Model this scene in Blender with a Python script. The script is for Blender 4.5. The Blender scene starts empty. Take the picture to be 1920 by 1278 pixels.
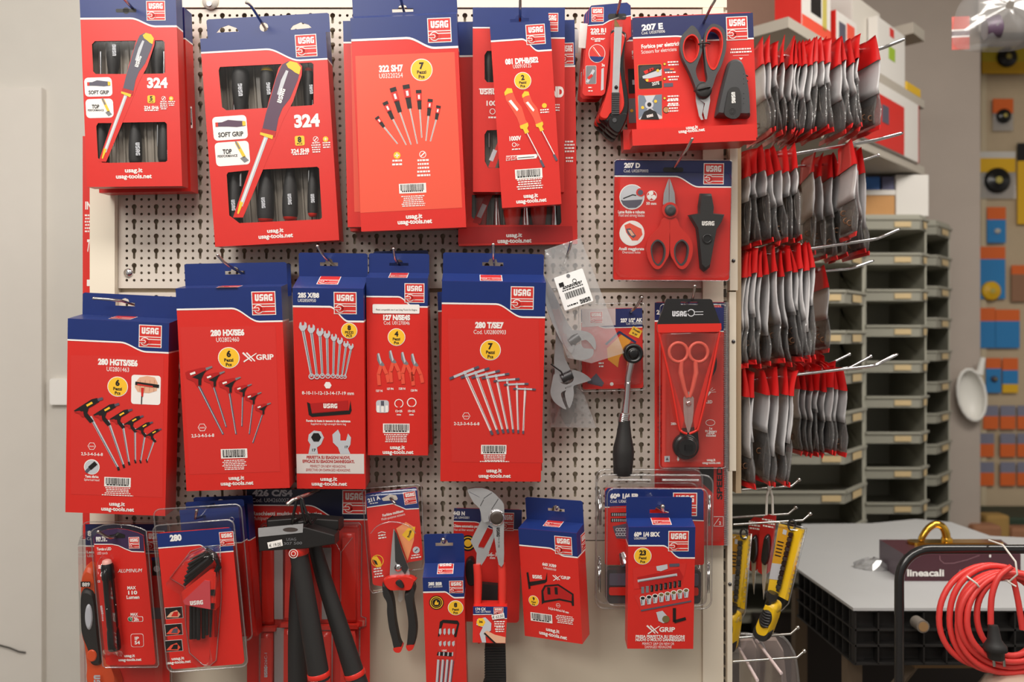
import bpy, math, random
from math import sin, cos, pi, radians, sqrt
from mathutils import Vector, Matrix
from mathutils.geometry import tessellate_polygon

random.seed(7)
C = bpy.context.scene.collection
SC = bpy.context.scene

# ------------------------------------------------------------------ camera, world, lamps, exposure
F = 1556.0                       # focal length in pixels of the 1920x1278 frame
CX, CY, CZ, BD = 960.0, 639.0, 1.4, 1.4   # optical axis, camera height, distance to the perforated wall
cam = bpy.data.cameras.new('camera')
cam.sensor_width = 36.0
cam.lens = F / 1920 * 36.0
cam.clip_start = 0.02
cam.dof.use_dof = True
cam.dof.focus_distance = 1.31
cam.dof.aperture_fstop = 3.6
camo = bpy.data.objects.new('camera', cam)
camo.location = (0, -BD, CZ)
camo.rotation_euler = (pi / 2, 0, 0)
C.objects.link(camo)
SC.camera = camo
SC.view_settings.view_transform = 'Standard'
SC.view_settings.look = 'None'
SC.view_settings.gamma = 1
SC.view_settings.use_curve_mapping = False
SC.view_settings.exposure = 0.0
SC.cycles.transparent_max_bounces = 24
SC.cycles.max_bounces = 8
SC.cycles.caustics_reflective = False
SC.cycles.caustics_refractive = False

world = bpy.data.worlds.new('shop_ambient_fill')
world.use_nodes = True
bg = world.node_tree.nodes['Background']
bg.inputs[0].default_value = (1.0, 0.96, 0.91, 1)
bg.inputs[1].default_value = 0.48
_nt = world.node_tree                # ambient fill for the unseen shop; dark-to-pale ramp and noise added for reflections
_tc = _nt.nodes.new('ShaderNodeTexCoord')
_sp = _nt.nodes.new('ShaderNodeSeparateXYZ')
_nt.links.new(_tc.outputs['Generated'], _sp.inputs[0])
_rp = _nt.nodes.new('ShaderNodeValToRGB')
_rp.color_ramp.elements[0].position, _rp.color_ramp.elements[0].color = 0.0, (0.22, 0.19, 0.17, 1)
_rp.color_ramp.elements[1].position, _rp.color_ramp.elements[1].color = 1.0, (1.25, 1.2, 1.1, 1)
_e = _rp.color_ramp.elements.new(0.45)
_e.color = (0.55, 0.5, 0.46, 1)
_e = _rp.color_ramp.elements.new(0.62)
_e.color = (1.15, 1.1, 1.02, 1)
_mp = _nt.nodes.new('ShaderNodeMath')
_mp.operation = 'MULTIPLY_ADD'
_mp.inputs[1].default_value, _mp.inputs[2].default_value = 0.5, 0.5
_nt.links.new(_sp.outputs[2], _mp.inputs[0])
_nz = _nt.nodes.new('ShaderNodeTexNoise')
_nz.inputs['Scale'].default_value = 3.5
_nt.links.new(_tc.outputs['Generated'], _nz.inputs['Vector'])
_ad = _nt.nodes.new('ShaderNodeMath')
_ad.operation = 'MULTIPLY_ADD'
_ad.inputs[1].default_value, _ad.inputs[2].default_value = 0.6, -0.3
_nt.links.new(_nz.outputs['Fac'], _ad.inputs[0])
_a2 = _nt.nodes.new('ShaderNodeMath')
_nt.links.new(_mp.outputs[0], _a2.inputs[0])
_nt.links.new(_ad.outputs[0], _a2.inputs[1])
_nt.links.new(_a2.outputs[0], _rp.inputs[0])
_nt.links.new(_rp.outputs[0], bg.inputs[0])
SC.world = world


def lamp(name, loc, rot, sx, sy, power, col=(1, 0.95, 0.88)):
    l = bpy.data.lights.new(name, 'AREA')
    l.shape = 'RECTANGLE'
    l.size, l.size_y, l.energy, l.color = sx, sy, power, col
    o = bpy.data.objects.new(name, l)
    o.location, o.rotation_euler = loc, rot
    C.objects.link(o)


lamp('ceiling_lamp', (-0.3, -1.25, 2.95), (radians(25), 0, 0), 2.6, 0.5, 56)
lamp('ceiling_lamp', (1.75, -0.1, 2.95), (radians(22), 0, 0), 1.6, 0.6, 40)
lamp('ceiling_lamp', (-1.2, -2.6, 2.7), (radians(48), 0, radians(-20)), 1.2, 0.6, 24)


def W(x, y, d):
    return Vector(((x - CX) / F * d, d - BD, CZ - (y - CY) / F * d))


# ------------------------------------------------------------------ materials
def lin(c):
    return tuple(((v / 255) / 12.92 if v <= 10 else (((v / 255) + 0.055) / 1.055) ** 2.4) for v in c) + (1.0,)


_M = {}


def mat(name, rgb=None, rough=0.45, metal=0.0, spec=0.5, noise=0.0, nscale=40.0, bump=0.0, bscale=300.0, coat=0.0):
    if name in _M:
        return _M[name]
    m = bpy.data.materials.new(name)
    m.use_nodes = True
    nt = m.node_tree
    b = nt.nodes['Principled BSDF']
    b.inputs['Base Color'].default_value = lin(rgb)
    b.inputs['Roughness'].default_value = rough
    b.inputs['Metallic'].default_value = metal
    b.inputs['Specular IOR Level'].default_value = spec
    b.inputs['Coat Weight'].default_value = coat
    b.inputs['Coat Roughness'].default_value = 0.12
    if noise or bump:
        tc = nt.nodes.new('ShaderNodeTexCoord')
        if noise:
            n = nt.nodes.new('ShaderNodeTexNoise')
            n.inputs['Scale'].default_value = nscale
            n.inputs['Detail'].default_value = 6
            nt.links.new(tc.outputs['Object'], n.inputs['Vector'])
            r = nt.nodes.new('ShaderNodeMixRGB')
            c = lin(rgb)
            r.inputs[1].default_value = tuple(v * (1 - noise) for v in c[:3]) + (1,)
            r.inputs[2].default_value = tuple(min(1, v * (1 + noise)) for v in c[:3]) + (1,)
            nt.links.new(n.outputs['Fac'], r.inputs[0])
            nt.links.new(r.outputs[0], b.inputs['Base Color'])
        if bump:
            n2 = nt.nodes.new('ShaderNodeTexNoise')
            n2.inputs['Scale'].default_value = bscale
            nt.links.new(tc.outputs['Object'], n2.inputs['Vector'])
            bp = nt.nodes.new('ShaderNodeBump')
            bp.inputs['Strength'].default_value = bump
            bp.inputs['Distance'].default_value = 0.002
            nt.links.new(n2.outputs['Fac'], bp.inputs['Height'])
            nt.links.new(bp.outputs[0], b.inputs['Normal'])
    _M[name] = m
    return m


def clear(name, tint=(255, 255, 255), base=0.06, fres=0.75, rough=0.08, haze=0.0, hcol=(220, 220, 222), wrinkle=0.0, wscale=18.0):
    """thin clear plastic: see-through, with surface reflections and a little milky haze"""
    if name in _M:
        return _M[name]
    m = bpy.data.materials.new(name)
    m.use_nodes = True
    nt = m.node_tree
    nt.nodes.clear()
    out = nt.nodes.new('ShaderNodeOutputMaterial')
    tr = nt.nodes.new('ShaderNodeBsdfTransparent')
    tr.inputs[0].default_value = lin(tint)
    gl = nt.nodes.new('ShaderNodeBsdfGlossy')
    gl.inputs['Roughness'].default_value = rough
    lw = nt.nodes.new('ShaderNodeLayerWeight')
    lw.inputs['Blend'].default_value = 0.22
    ma = nt.nodes.new('ShaderNodeMath')
    ma.operation = 'MULTIPLY_ADD'
    ma.inputs[1].default_value = fres
    ma.inputs[2].default_value = base
    nt.links.new(lw.outputs['Fresnel'], ma.inputs[0])
    mx = nt.nodes.new('ShaderNodeMixShader')
    nt.links.new(ma.outputs[0], mx.inputs[0])
    if haze:
        di = nt.nodes.new('ShaderNodeBsdfDiffuse')
        di.inputs[0].default_value = lin(hcol)
        m2 = nt.nodes.new('ShaderNodeMixShader')
        m2.inputs[0].default_value = haze
        nt.links.new(tr.outputs[0], m2.inputs[1])
        nt.links.new(di.outputs[0], m2.inputs[2])
        nt.links.new(m2.outputs[0], mx.inputs[1])
    else:
        nt.links.new(tr.outputs[0], mx.inputs[1])
    nt.links.new(gl.outputs[0], mx.inputs[2])
    if wrinkle:
        tc = nt.nodes.new('ShaderNodeTexCoord')
        n2 = nt.nodes.new('ShaderNodeTexNoise')
        n2.inputs['Scale'].default_value = wscale
        n2.inputs['Detail'].default_value = 3
        nt.links.new(tc.outputs['Object'], n2.inputs['Vector'])
        bp = nt.nodes.new('ShaderNodeBump')
        bp.inputs['Strength'].default_value = wrinkle
        bp.inputs['Distance'].default_value = 0.01
        nt.links.new(n2.outputs['Fac'], bp.inputs['Height'])
        nt.links.new(bp.outputs[0], gl.inputs['Normal'])
    nt.links.new(mx.outputs[0], out.inputs['Surface'])
    _M[name] = m
    return m


RED = mat('red_card', (207, 42, 35), 0.34, bump=0.015, bscale=420, noise=0.04, nscale=60)
REDL = mat('light_red_ink_glare', (226, 84, 62), 0.36)  # lighter print; on the screwdriver cartons' panel its colour also holds glare
REDD = mat('dark_red_ink', (176, 30, 30), 0.36)
REDS = mat('red_panel_ink', (205, 46, 40), 0.4)
BLUE = mat('blue_card', (24, 45, 108), 0.34, bump=0.015, bscale=420, noise=0.05, nscale=60)
NAVY = mat('navy_card', (34, 40, 88), 0.34)
WHITE = mat('white_ink', (236, 232, 228), 0.4)
YEL = mat('yellow_ink', (244, 190, 48), 0.4)
ORANGE = mat('orange_ink', (232, 120, 40), 0.4)
BLK = mat('black_ink', (26, 24, 24), 0.4)
GREYI = mat('grey_ink', (120, 120, 124), 0.4)
LGREYI = mat('light_grey_ink', (190, 192, 198), 0.4)
PLUM = mat('plum_ink', (84, 58, 80), 0.4)
SLATE = mat('slate_ink', (84, 82, 96), 0.4)
SKIN = mat('skin_ink', (222, 170, 140), 0.45)
KRAFT = mat('kraft_card', (120, 92, 70), 0.8)
RUB = mat('black_rubber', (34, 33, 33), 0.55, bump=0.15, bscale=900)
RUBG = mat('charcoal_plastic', (62, 62, 64), 0.5, bump=0.1, bscale=900)
BPL = mat('black_gloss_plastic', (24, 24, 25), 0.25)
RPL = mat('red_plastic', (206, 44, 34), 0.3)
YPL = mat('yellow_plastic', (238, 192, 26), 0.35)
STEEL = mat('satin_steel', (205, 205, 207), 0.26, 0.72, noise=0.08, nscale=25, bump=0.25, bscale=45)
CHROME = mat('chrome', (225, 225, 228), 0.12, 1.0)
DSTEEL = mat('dark_steel', (92, 92, 94), 0.38, 0.9)
NICKEL = mat('zinc_wire', (190, 188, 184), 0.25, 1.0)
BRASS = mat('polished_brass', (226, 178, 72), 0.15, 1.0)
CREAM = mat('cream_enamel', (226, 216, 198), 0.42, noise=0.02, nscale=8)
BEIGE = mat('beige_enamel', (206, 197, 186), 0.42, noise=0.03, nscale=6)
BACKP = mat('board_backing', (188, 174, 150), 0.7)
CLEAR = clear('clear_blister', base=0.045, fres=0.3)
CLEARR = clear('clear_rim', base=0.14, fres=0.9, haze=0.10)
FILM = clear('clear_film', base=0.03, fres=0.6)
BAGF = clear('polythene', base=0.10, fres=0.5, rough=0.16, haze=0.17, wrinkle=0.5, wscale=30)
GREYBAG = clear('grey_polythene', base=0.10, fres=0.6, rough=0.18, haze=0.34, hcol=(170, 168, 170), wrinkle=0.5, wscale=60)
REDCLEAR = clear('red_tint_vinyl', tint=(255, 236, 232), base=0.07, fres=0.6, haze=0.04, hcol=(220, 110, 95), wrinkle=0.2)

# ------------------------------------------------------------------ mesh builder
FONT = bpy.data.curves.new('lettering', 'FONT')
FONT.resolution_u = 3
FONTO = bpy.data.objects.new('lettering', FONT)
_T = {}


def glyphs(s, bold):
    k = (s, bold)
    if k not in _T:
        FONT.body = s
        FONT.offset = bold
        me = bpy.data.meshes.new_from_object(FONTO)
        vs = [(v.co.x, v.co.y) for v in me.vertices]
        fs = [tuple(p.vertices) for p in me.polygons]
        bpy.data.meshes.remove(me)
        _T[k] = (vs, fs)
    return _T[k]


class MB:
    def __init__(s):
        s.v, s.f, s.m, s.mats, s.sm = [], [], [], [], []

    def mi(s, m):
        if m not in s.mats:
            s.mats.append(m)
        return s.mats.index(m)

    def add(s, vs, fs, m, smooth=False):
        o = len(s.v)
        i = s.mi(m)
        s.v += [tuple(v) for v in vs]
        for f in fs:
            s.f.append(tuple(o + k for k in f))
            s.m.append(i)
            s.sm.append(smooth)

    def poly(s, pts, z, m, holes=()):
        loops = [[Vector((p[0], p[1], 0)) for p in l] for l in [pts, *holes]]
        flat = [(p.x, p.y, z) for l in loops for p in l]
        s.add(flat, [t for t in tessellate_polygon(loops)], m)

    def prism(s, pts, z0, z1, m, holes=(), mside=None, inset=0.0):
        s.poly(pts, z1, m, holes)
        s.poly(pts, z0, m, holes)
        for l in [pts, *holes]:
            n = len(l)
            s.add([(p[0], p[1], z) for z in (z0, z1) for p in l], [(i, (i + 1) % n, n + (i + 1) % n, n + i) for i in range(n)], mside or m)

    def dome(s, pts, z0, z1, m, inset=0.2, steps=3, smooth=True):
        """rounded mound over an outline"""
        n = len(pts)
        cx = sum(p[0] for p in pts) / n
        cy = sum(p[1] for p in pts) / n
        vs = []
        for k in range(steps + 1):
            a = k / steps * pi / 2
            q = 1 - inset * (1 - cos(a))
            vs += [(cx + (p[0] - cx) * q, cy + (p[1] - cy) * q, z0 + (z1 - z0) * sin(a)) for p in pts]
        s.add(vs, [(k * n + i, k * n + (i + 1) % n, (k + 1) * n + (i + 1) % n, (k + 1) * n + i) for k in range(steps) for i in range(n)], m, smooth)
        top = vs[steps * n:]
        s.poly([(p[0], p[1]) for p in top], z1, m)

    def box(s, x0, x1, y0, y1, z0, z1, m):
        vs = [(x, y, z) for x in (x0, x1) for y in (y0, y1) for z in (z0, z1)]
        s.add(vs, [(0, 1, 3, 2), (4, 6, 7, 5), (0, 4, 5, 1), (2, 3, 7, 6), (0, 2, 6, 4), (1, 5, 7, 3)], m)

    def tube(s, path, r, m, n=8, closed=False, smooth=True, flat=1.0):
        path = [Vector(p) for p in path]
        k = len(path)
        rr = r if isinstance(r, (list, tuple)) else [r] * k
        vs = []
        ref = None
        for i, p in enumerate(path):
            a = path[i - 1] if (i or closed) else p
            b = path[(i + 1) % k] if (i < k - 1 or closed) else p
            t = (b - a).normalized()
            if ref is None:
                ref = Vector((0, 0, 1)) if abs(t.z) < 0.9 else Vector((1, 0, 0))
            u = (ref - t * ref.dot(t))
            u = u.normalized() if u.length > 1e-6 else t.orthogonal().normalized()
            w = t.cross(u)
            ref = u
            for j in range(n):
                an = 2 * pi * j / n
                vs.append(p + u * (cos(an) * rr[i] * flat) + w * (sin(an) * rr[i]))
        fs = [(i * n + j, i * n + (j + 1) % n, ((i + 1) % k) * n + (j + 1) % n, ((i + 1) % k) * n + j) for i in range(k if closed else k - 1) for j in range(n)]
        s.add(vs, fs, m, smooth)
        if not closed:
            s.add(vs[:n], [tuple(range(n))], m)
            s.add(vs[-n:], [tuple(range(n))], m)

    def lathe(s, prof, o, ax, m, n=16, flat=1.0):
        """prof: (distance along axis, radius)"""
        ax = Vector(ax).normalized()
        o = Vector(o)
        u = ax.orthogonal().normalized()
        if abs(ax.z) < 0.5:
            u = (Vector((0, 0, 1)) - ax * ax.z).normalized()
        w = ax.cross(u)
        vs = [o + ax * t + u * (cos(2 * pi * j / n) * r * flat) + w * (sin(2 * pi * j / n) * r) for t, r in prof for j in range(n)]
        s.add(vs, [(i * n + j, i * n + (j + 1) % n, (i + 1) * n + (j + 1) % n, (i + 1) * n + j) for i in range(len(prof) - 1) for j in range(n)], m, True)
        s.add(vs[:n], [tuple(range(n))], m)
        s.add(vs[-n:], [tuple(range(n))], m)

    def build(s, name, parent=None, mx=None, bevel=0.0):
        me = bpy.data.meshes.new(name)
        me.from_pydata(s.v, [], s.f)
        for m in s.mats:
            me.materials.append(m)
        me.polygons.foreach_set('material_index', s.m)
        me.polygons.foreach_set('use_smooth', s.sm)
        me.update()
        o = bpy.data.objects.new(name, me)
        C.objects.link(o)
        if parent is not None:
            o.parent = parent
        if mx is not None:
            o.matrix_world = mx
        if bevel:
            b = o.modifiers.new('edge', 'BEVEL')
            b.width, b.segments, b.limit_method = bevel, 2, 'ANGLE'
        return o


def thing(name, label, cat, mx=None, group=None):
    o = bpy.data.objects.new(name, None)
    o.empty_display_size = 0.02
    C.objects.link(o)
    if mx is not None:
        o.matrix_world = mx
    return tag(o, label, cat, group)


def tag(o, label, cat, group=None):
    o['label'], o['category'] = label, cat
    if group:
        o['group'] = group
    return o


def struct(o):
    o['kind'] = 'structure'
    return o


def rrect(x0, x1, y0, y1, r, n=4):
    out = []
    for cx, cy, a0 in ((x1 - r, y1 - r, 0), (x0 + r, y1 - r, 90), (x0 + r, y0 + r, 180), (x1 - r, y0 + r, 270)):
        for k in range(n + 1):
            a = radians(a0 + 90 * k / n)
            out.append((cx + r * cos(a), cy + r * sin(a)))
    return out


def circ(cx, cy, r, n=24, ry=None):
    return [(cx + r * cos(2 * pi * k / n), cy + (ry or r) * sin(2 * pi * k / n)) for k in range(n)]


def smooth_path(pts, n=6, closed=True):
    """Catmull-Rom through pts"""
    k = len(pts)
    out = []
    rng = range(k) if closed else range(k - 1)
    for i in rng:
        p = [Vector(pts[(i + j) % k] if closed else pts[min(max(i + j, 0), k - 1)]) for j in (-1, 0, 1, 2)]
        for t in range(n):
            u = t / n
            q = 0.5 * ((2 * p[1]) + (p[2] - p[0]) * u + (2 * p[0] - 5 * p[1] + 4 * p[2] - p[3]) * u * u + (3 * p[1] - p[0] - 3 * p[2] + p[3]) * u ** 3)
            out.append(tuple(q))
    if not closed:
        out.append(tuple(pts[-1]))
    return out


LOGO = {
    'U': ([(0, 7), (1.6, 7), (1.6, 2), (2.4, 2), (2.4, 7), (4, 7), (4, 1), (3, 0), (1, 0), (0, 1)], []),
    'S': ([(4, 7), (1, 7), (0, 6), (0, 3), (2.4, 3), (2.4, 2), (0, 2), (0, 0), (3, 0), (4, 1), (4, 4), (1.6, 4), (1.6, 5.2), (4, 5.2)], []),
    'A': ([(1, 7), (3, 7), (4, 6), (4, 0), (2.5, 0), (2.5, 2), (1.5, 2), (1.5, 0), (0, 0), (0, 6)], [[(1.5, 3.6), (2.5, 3.6), (2.5, 5.2), (1.5, 5.2)]]),
    'G': ([(4, 7), (1, 7), (0, 6), (0, 1), (1, 0), (4, 0), (4, 4), (2.1, 4), (2.1, 2.9), (2.6, 2.9), (2.6, 1.8), (1.5, 1.8), (1.5, 5.2), (4, 5.2)], []),
}
ZL = 0.00022                     # print layer step


class Face:
    """A flat face of a package: local x right, y up, z towards the shopper."""

    def __init__(s, q, p, yaw=0.0, tilt=0.0, lean=False):
        yaw, tilt = radians(yaw), radians(tilt)
        N = Vector((sin(yaw) * cos(tilt), -cos(yaw) * cos(tilt), -sin(tilt)))
        c = Vector((sum(a[0] for a in q) / 4, sum(a[1] for a in q) / 4))
        s.d = BD - p
        P0 = W(c.x, c.y, s.d)
        cs = Vector((0, -BD, CZ))
        pts = []
        for x, y in q:
            r = W(x, y, 1.0) - cs
            pts.append(cs + r * ((P0 - cs).dot(N) / r.dot(N)))
        U = ((pts[1] - pts[0]) + (pts[2] - pts[3])).normalized()
        if lean:             # let the long sides set the lean
            U = ((pts[0] - pts[3]) + (pts[1] - pts[2])).normalized().cross(N)
        V = N.cross(U)
        O = sum(pts, Vector()) / 4
        s.M = Matrix(((U.x, V.x, N.x, O.x), (U.y, V.y, N.y, O.y), (U.z, V.z, N.z, O.z), (0, 0, 0, 1)))
        s.Mi = s.M.inverted()
        s.w = ((pts[1] - pts[0]).dot(U) + (pts[2] - pts[3]).dot(U)) / 2
        s.h = ((pts[0] - pts[3]).dot(V) + (pts[1] - pts[2]).dot(V)) / 2
        s.s = s.d / F
        s.N = N
        s.mb = MB()

    def P(s, x, y, z=0.0):
        o = s.Mi @ Vector((0, -BD, CZ))
        r = s.Mi.to_3x3() @ (W(x, y, 1.0) - Vector((0, -BD, CZ)))
        t = (z - o.z) / r.z
        return (o.x + r.x * t, o.y + r.y * t)

    def world(s, x, y, z=0.0):
        a = s.P(x, y, z)
        return s.M @ Vector((a[0], a[1], z))

    # ---- printing: photo pixels in, flat ink layers out
    def pg(s, pts, m, L=1, holes=()):
        s.mb.poly([s.P(*p) for p in pts], ZL * L, m, [[s.P(*p) for p in h] for h in holes])

    def rect(s, cx, cy, w, h, m, L=1, r=0.0, rot=0.0):
        a = s.P(cx, cy)
        k = s.s
        pts = rrect(-w * k / 2, w * k / 2, -h * k / 2, h * k / 2, max(r, 0.001) * k, 3 if r else 1)
        c, sn = cos(rot), sin(rot)
        s.mb.poly([(a[0] + x * c - y * sn, a[1] + x * sn + y * c) for x, y in pts], ZL * L, m)

    def disc(s, cx, cy, r, m, L=1, n=28, ry=None):
        a = s.P(cx, cy)
        s.mb.poly(circ(a[0], a[1], r * s.s, n, (ry or r) * s.s), ZL * L, m)

    def ring(s, cx, cy, r, w, m, L=1, n=28, ry=None):
        a = s.P(cx, cy)
        ry = ry or r
        s.mb.poly(circ(a[0], a[1], r * s.s, n, ry * s.s), ZL * L, m, [circ(a[0], a[1], (r - w) * s.s, n, (ry - w) * s.s)])

    def line(s, pts, w, m, L=1, w2=None):
        pp = [Vector(s.P(*p)) for p in pts]
        k = len(pp)
        for i in range(k - 1):
            wa = (w + ((w2 if w2 is not None else w) - w) * i / (k - 1)) * s.s / 2
            wb = (w + ((w2 if w2 is not None else w) - w) * (i + 1) / (k - 1)) * s.s / 2
            t = (pp[i + 1] - pp[i]).normalized()
            n = Vector((-t.y, t.x))
            a, b = pp[i] - t * wa * 0.2, pp[i + 1] + t * wb * 0.2
            s.mb.add([(*(a + n * wa), ZL * L), (*(a - n * wa), ZL * L), (*(b - n * wb), ZL * L), (*(b + n * wb), ZL * L)], [(0, 1, 2, 3)], m)

    def text(s, t, cx, cy, w, h, m=None, L=3, bold=0.034, rot=0.0, al='c', slant=0.0):
        m = m or WHITE
        vs, fs = glyphs(t, bold)
        if not vs:
            return
        x0, x1 = min(v[0] for v in vs), max(v[0] for v in vs)
        a = s.P(cx, cy)
        k = h * s.s / 0.71
        kx = (w * s.s / (x1 - x0)) if w else k
        ww = (x1 - x0) * kx
        off = {'c': -ww / 2, 'l': 0, 'r': -ww}[al]
        c, sn = cos(rot), sin(rot)
        out = []
        for x, y in vs:
            u, v = (x - x0) * kx + off, (y - 0.35) * k
            u += v * slant
            out.append((a[0] + u * c - v * sn, a[1] + u * sn + v * c, ZL * L))
        s.mb.add(out, fs, m)

    def greek(s, cx, cy, w, rows, pitch, m=None, L=3, hgt=None):
        """rows of fine print too small to read"""
        m = m or WHITE
        k = s.s
        a = s.P(cx, cy)
        for r in range(rows):
            x, y = -w * k / 2 * random.uniform(0.75, 1), (rows / 2 - r - 0.5) * pitch * k
            end = -x
            h = (hgt or pitch * 0.5) * k
            while x < end:
                l = random.uniform(2, 6) * k
                s.mb.poly([(a[0] + x, a[1] + y), (a[0] + min(x + l, end), a[1] + y), (a[0] + min(x + l, end), a[1] + y + h), (a[0] + x, a[1] + y + h)], ZL * L, m)
                x += l + 1.1 * k

    def barcode(s, cx, cy, w, h, L=2):
        s.rect(cx, cy, w, h, WHITE, L)
        a = s.P(cx, cy)
        k = s.s
        x = -w * k * 0.44
        rnd = random.Random(int(cx * 7 + cy))
        while x < w * k * 0.44:
            b = rnd.choice((0.7, 1.0, 1.6)) * k
            s.mb.poly([(a[0] + x, a[1] - h * k * 0.22), (a[0] + x + b, a[1] - h * k * 0.22), (a[0] + x + b, a[1] + h * k * 0.42), (a[0] + x, a[1] + h * k * 0.42)], ZL * (L + 1), BLK)
            x += b + rnd.choice((0.7, 1.0, 1.5)) * k
        s.greek(cx, cy + h * 0.36, w * 0.85, 1, h * 0.2, BLK, L + 1, h * 0.13)

    def usag(s, cx, cy, w, h, m=None, L=4, rot=0.0):
        """the block letters of the maker's mark"""
        a = s.P(cx, cy)
        k = s.s
        c, sn = cos(rot), sin(rot)
        for i, ch in enumerate('USAG'):
            po, ho = LOGO[ch]
            f = lambda p: ((lambda u, v: (a[0] + u * c - v * sn, a[1] + u * sn + v * c))((p[0] + i * 4.6 - 8.9) / 17.8 * w * k, (p[1] / 7 - 0.5) * h * k))
            s.mb.poly([f(p) for p in po], ZL * L, m or WHITE, [[f(p) for p in h2] for h2 in ho])

    def logo(s, cx, cy, w, L=3, h=None, bgm=None):
        h = h or w * 1.02
        bgm = bgm or REDS
        s.rect(cx, cy, w, h, WHITE, L)
        s.rect(cx, cy, w * 0.93, h * 0.93, bgm, L + 1)
        s.usag(cx, cy - h * 0.24, w * 0.74, h * 0.29, L=L + 2)
        a = s.P(cx, cy)
        k = s.s
        X = lambda u, v: (a[0] + u * w * k, a[1] - v * h * k)

        def R(u0, u1, v0, v1, m, l):
            s.mb.poly([X(u0, v0), X(u1, v0), X(u1, v1), X(u0, v1)], ZL * l, m)
        R(-0.465, 0.465, 0.015, 0.05, WHITE, L + 2)
        R(-0.1, 0.465, 0.12, 0.155, WHITE, L + 2)
        R(-0.1, 0.465, 0.335, 0.37, WHITE, L + 2)
        c0 = X(-0.22, 0.245)
        s.mb.poly(circ(c0[0], c0[1], 0.2 * w * k, 20, 0.19 * h * k), ZL * (L + 3), WHITE)
        s.mb.poly(circ(c0[0], c0[1], 0.165 * w * k, 20, 0.155 * h * k), ZL * (L + 4), bgm)
        R(-0.16, 0.03, 0.157, 0.333, bgm, L + 4)
        s.mb.poly([X(-0.46, 0.185), X(-0.22, 0.165), X(-0.17, 0.245), X(-0.22, 0.325), X(-0.46, 0.305)], ZL * (L + 5), WHITE)
        s.mb.poly([X(-0.465, 0.215), X(-0.24, 0.195), X(-0.205, 0.245), X(-0.24, 0.295), X(-0.465, 0.275)], ZL * (L + 6), bgm)

    def badge(s, cx, cy, r, n, L=2, words=('Pezzi', 'Pcs')):
        s.disc(cx, cy, r, WHITE, L)
        s.disc(cx, cy, r * 0.93, YEL, L + 1)
        s.text(n, cx, cy - r * 0.38, 0, r * 0.55, BLK, L + 2, 0.05)
        for i, t in enumerate(words):
            s.text(t, cx, cy + r * (0.2 + 0.42 * i), 0, r * 0.3, BLK, L + 2, 0.03)

    def header(s, fl, fr, m=None, a=0.52, b=0.78, top=0.0, stripe=0.008, L=1, wx=1.0):
        """blue band across the top with its white S edge; fl and fr are heights as shares of the face"""
        m = m or BLUE
        w, h = s.w / 2, s.h
        k = 10
        edge = []
        for i in range(k + 1):
            t = i / k
            e = t * t * (3 - 2 * t)
            edge.append((-w + 2 * w * (a + (b - a) * t), h / 2 - h * (fl + (fr - fl) * e)))
        edge = [(-w, h / 2 - h * fl)] + edge + [(w, h / 2 - h * fr)]
        s.mb.poly([(-w, h / 2 - h * top), *edge, (w, h / 2 - h * top)], ZL * L, m)
        st = h * stripe
        s.mb.poly([*edge, *[(x, y - st) for x, y in reversed(edge)]], ZL * (L + 0.5), WHITE)
        s.fl, s.fr = fl, fr

    def done(s, root, name='printed_front', off=0.0):
        if s.mb.v:
            o = s.mb.build(name, root)
            o.matrix_parent_inverse = Matrix()
            o.location.z = off
            return o


def slot(cx, cy, w, h, kind='euro'):
    if kind == 'round':
        return circ(cx, cy, w / 2, 14)
    if kind == 'euro':
        b = h * 0.45
        return [(cx - w / 2, cy - b / 2 - h * .2), (cx + w / 2, cy - b / 2 - h * .2), (cx + w / 2, cy + b / 2 - h * .2), (cx + w * .22, cy + b / 2 - h * .2),
                (cx + w * .16, cy + h * .42), (cx, cy + h * .58), (cx - w * .16, cy + h * .42), (cx - w * .22, cy + b / 2 - h * .2), (cx - w / 2, cy + b / 2 - h * .2)]
    return rrect(cx - w / 2, cx + w / 2, cy - h / 2, cy + h / 2, h * 0.45, 3)


HOOKS = []


def hook(label, x, y, d, tip_d, rise=0.02, up=0.012, r=0.0022, tipx=0.0):
    """single-wire peg hook whose wire crosses pixel (x, y) at distance d and ends at distance tip_d"""
    a = W(x, y, d)
    mb = MB()
    y0, y1 = (-0.0009 if x < 1290 and y > 20 else -0.0075), tip_d - BD
    z = lambda yy: a.z - rise * (yy - a.y) / 0.1 * 0.5
    path = [(a.x, y0, z(y0)), (a.x, y1 + 0.012, z(y1 + 0.012)), (a.x + tipx * 0.5, y1 + 0.004, z(y1) + up * 0.35), (a.x + tipx, y1 - up * 0.25, z(y1) + up)]
    mb.tube(path, r, NICKEL, 8)
    mb.lathe([(-r, r * 0.3), (-r * 0.5, r * 1.15), (r * 0.6, r * 1.15), (r, r * 0.3)], path[-1], Vector(path[-1]) - Vector(path[-2]), NICKEL, 8)
    mb.lathe([(0, 0.004), (0.002, 0.004)], (a.x, y0 - 0.0022, z(0)), (0, 1, 0), NICKEL, 10)
    o = mb.build('pegboard_hook')
    return tag(o, label, 'hook', 'wire hooks on the perforated board')


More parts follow.
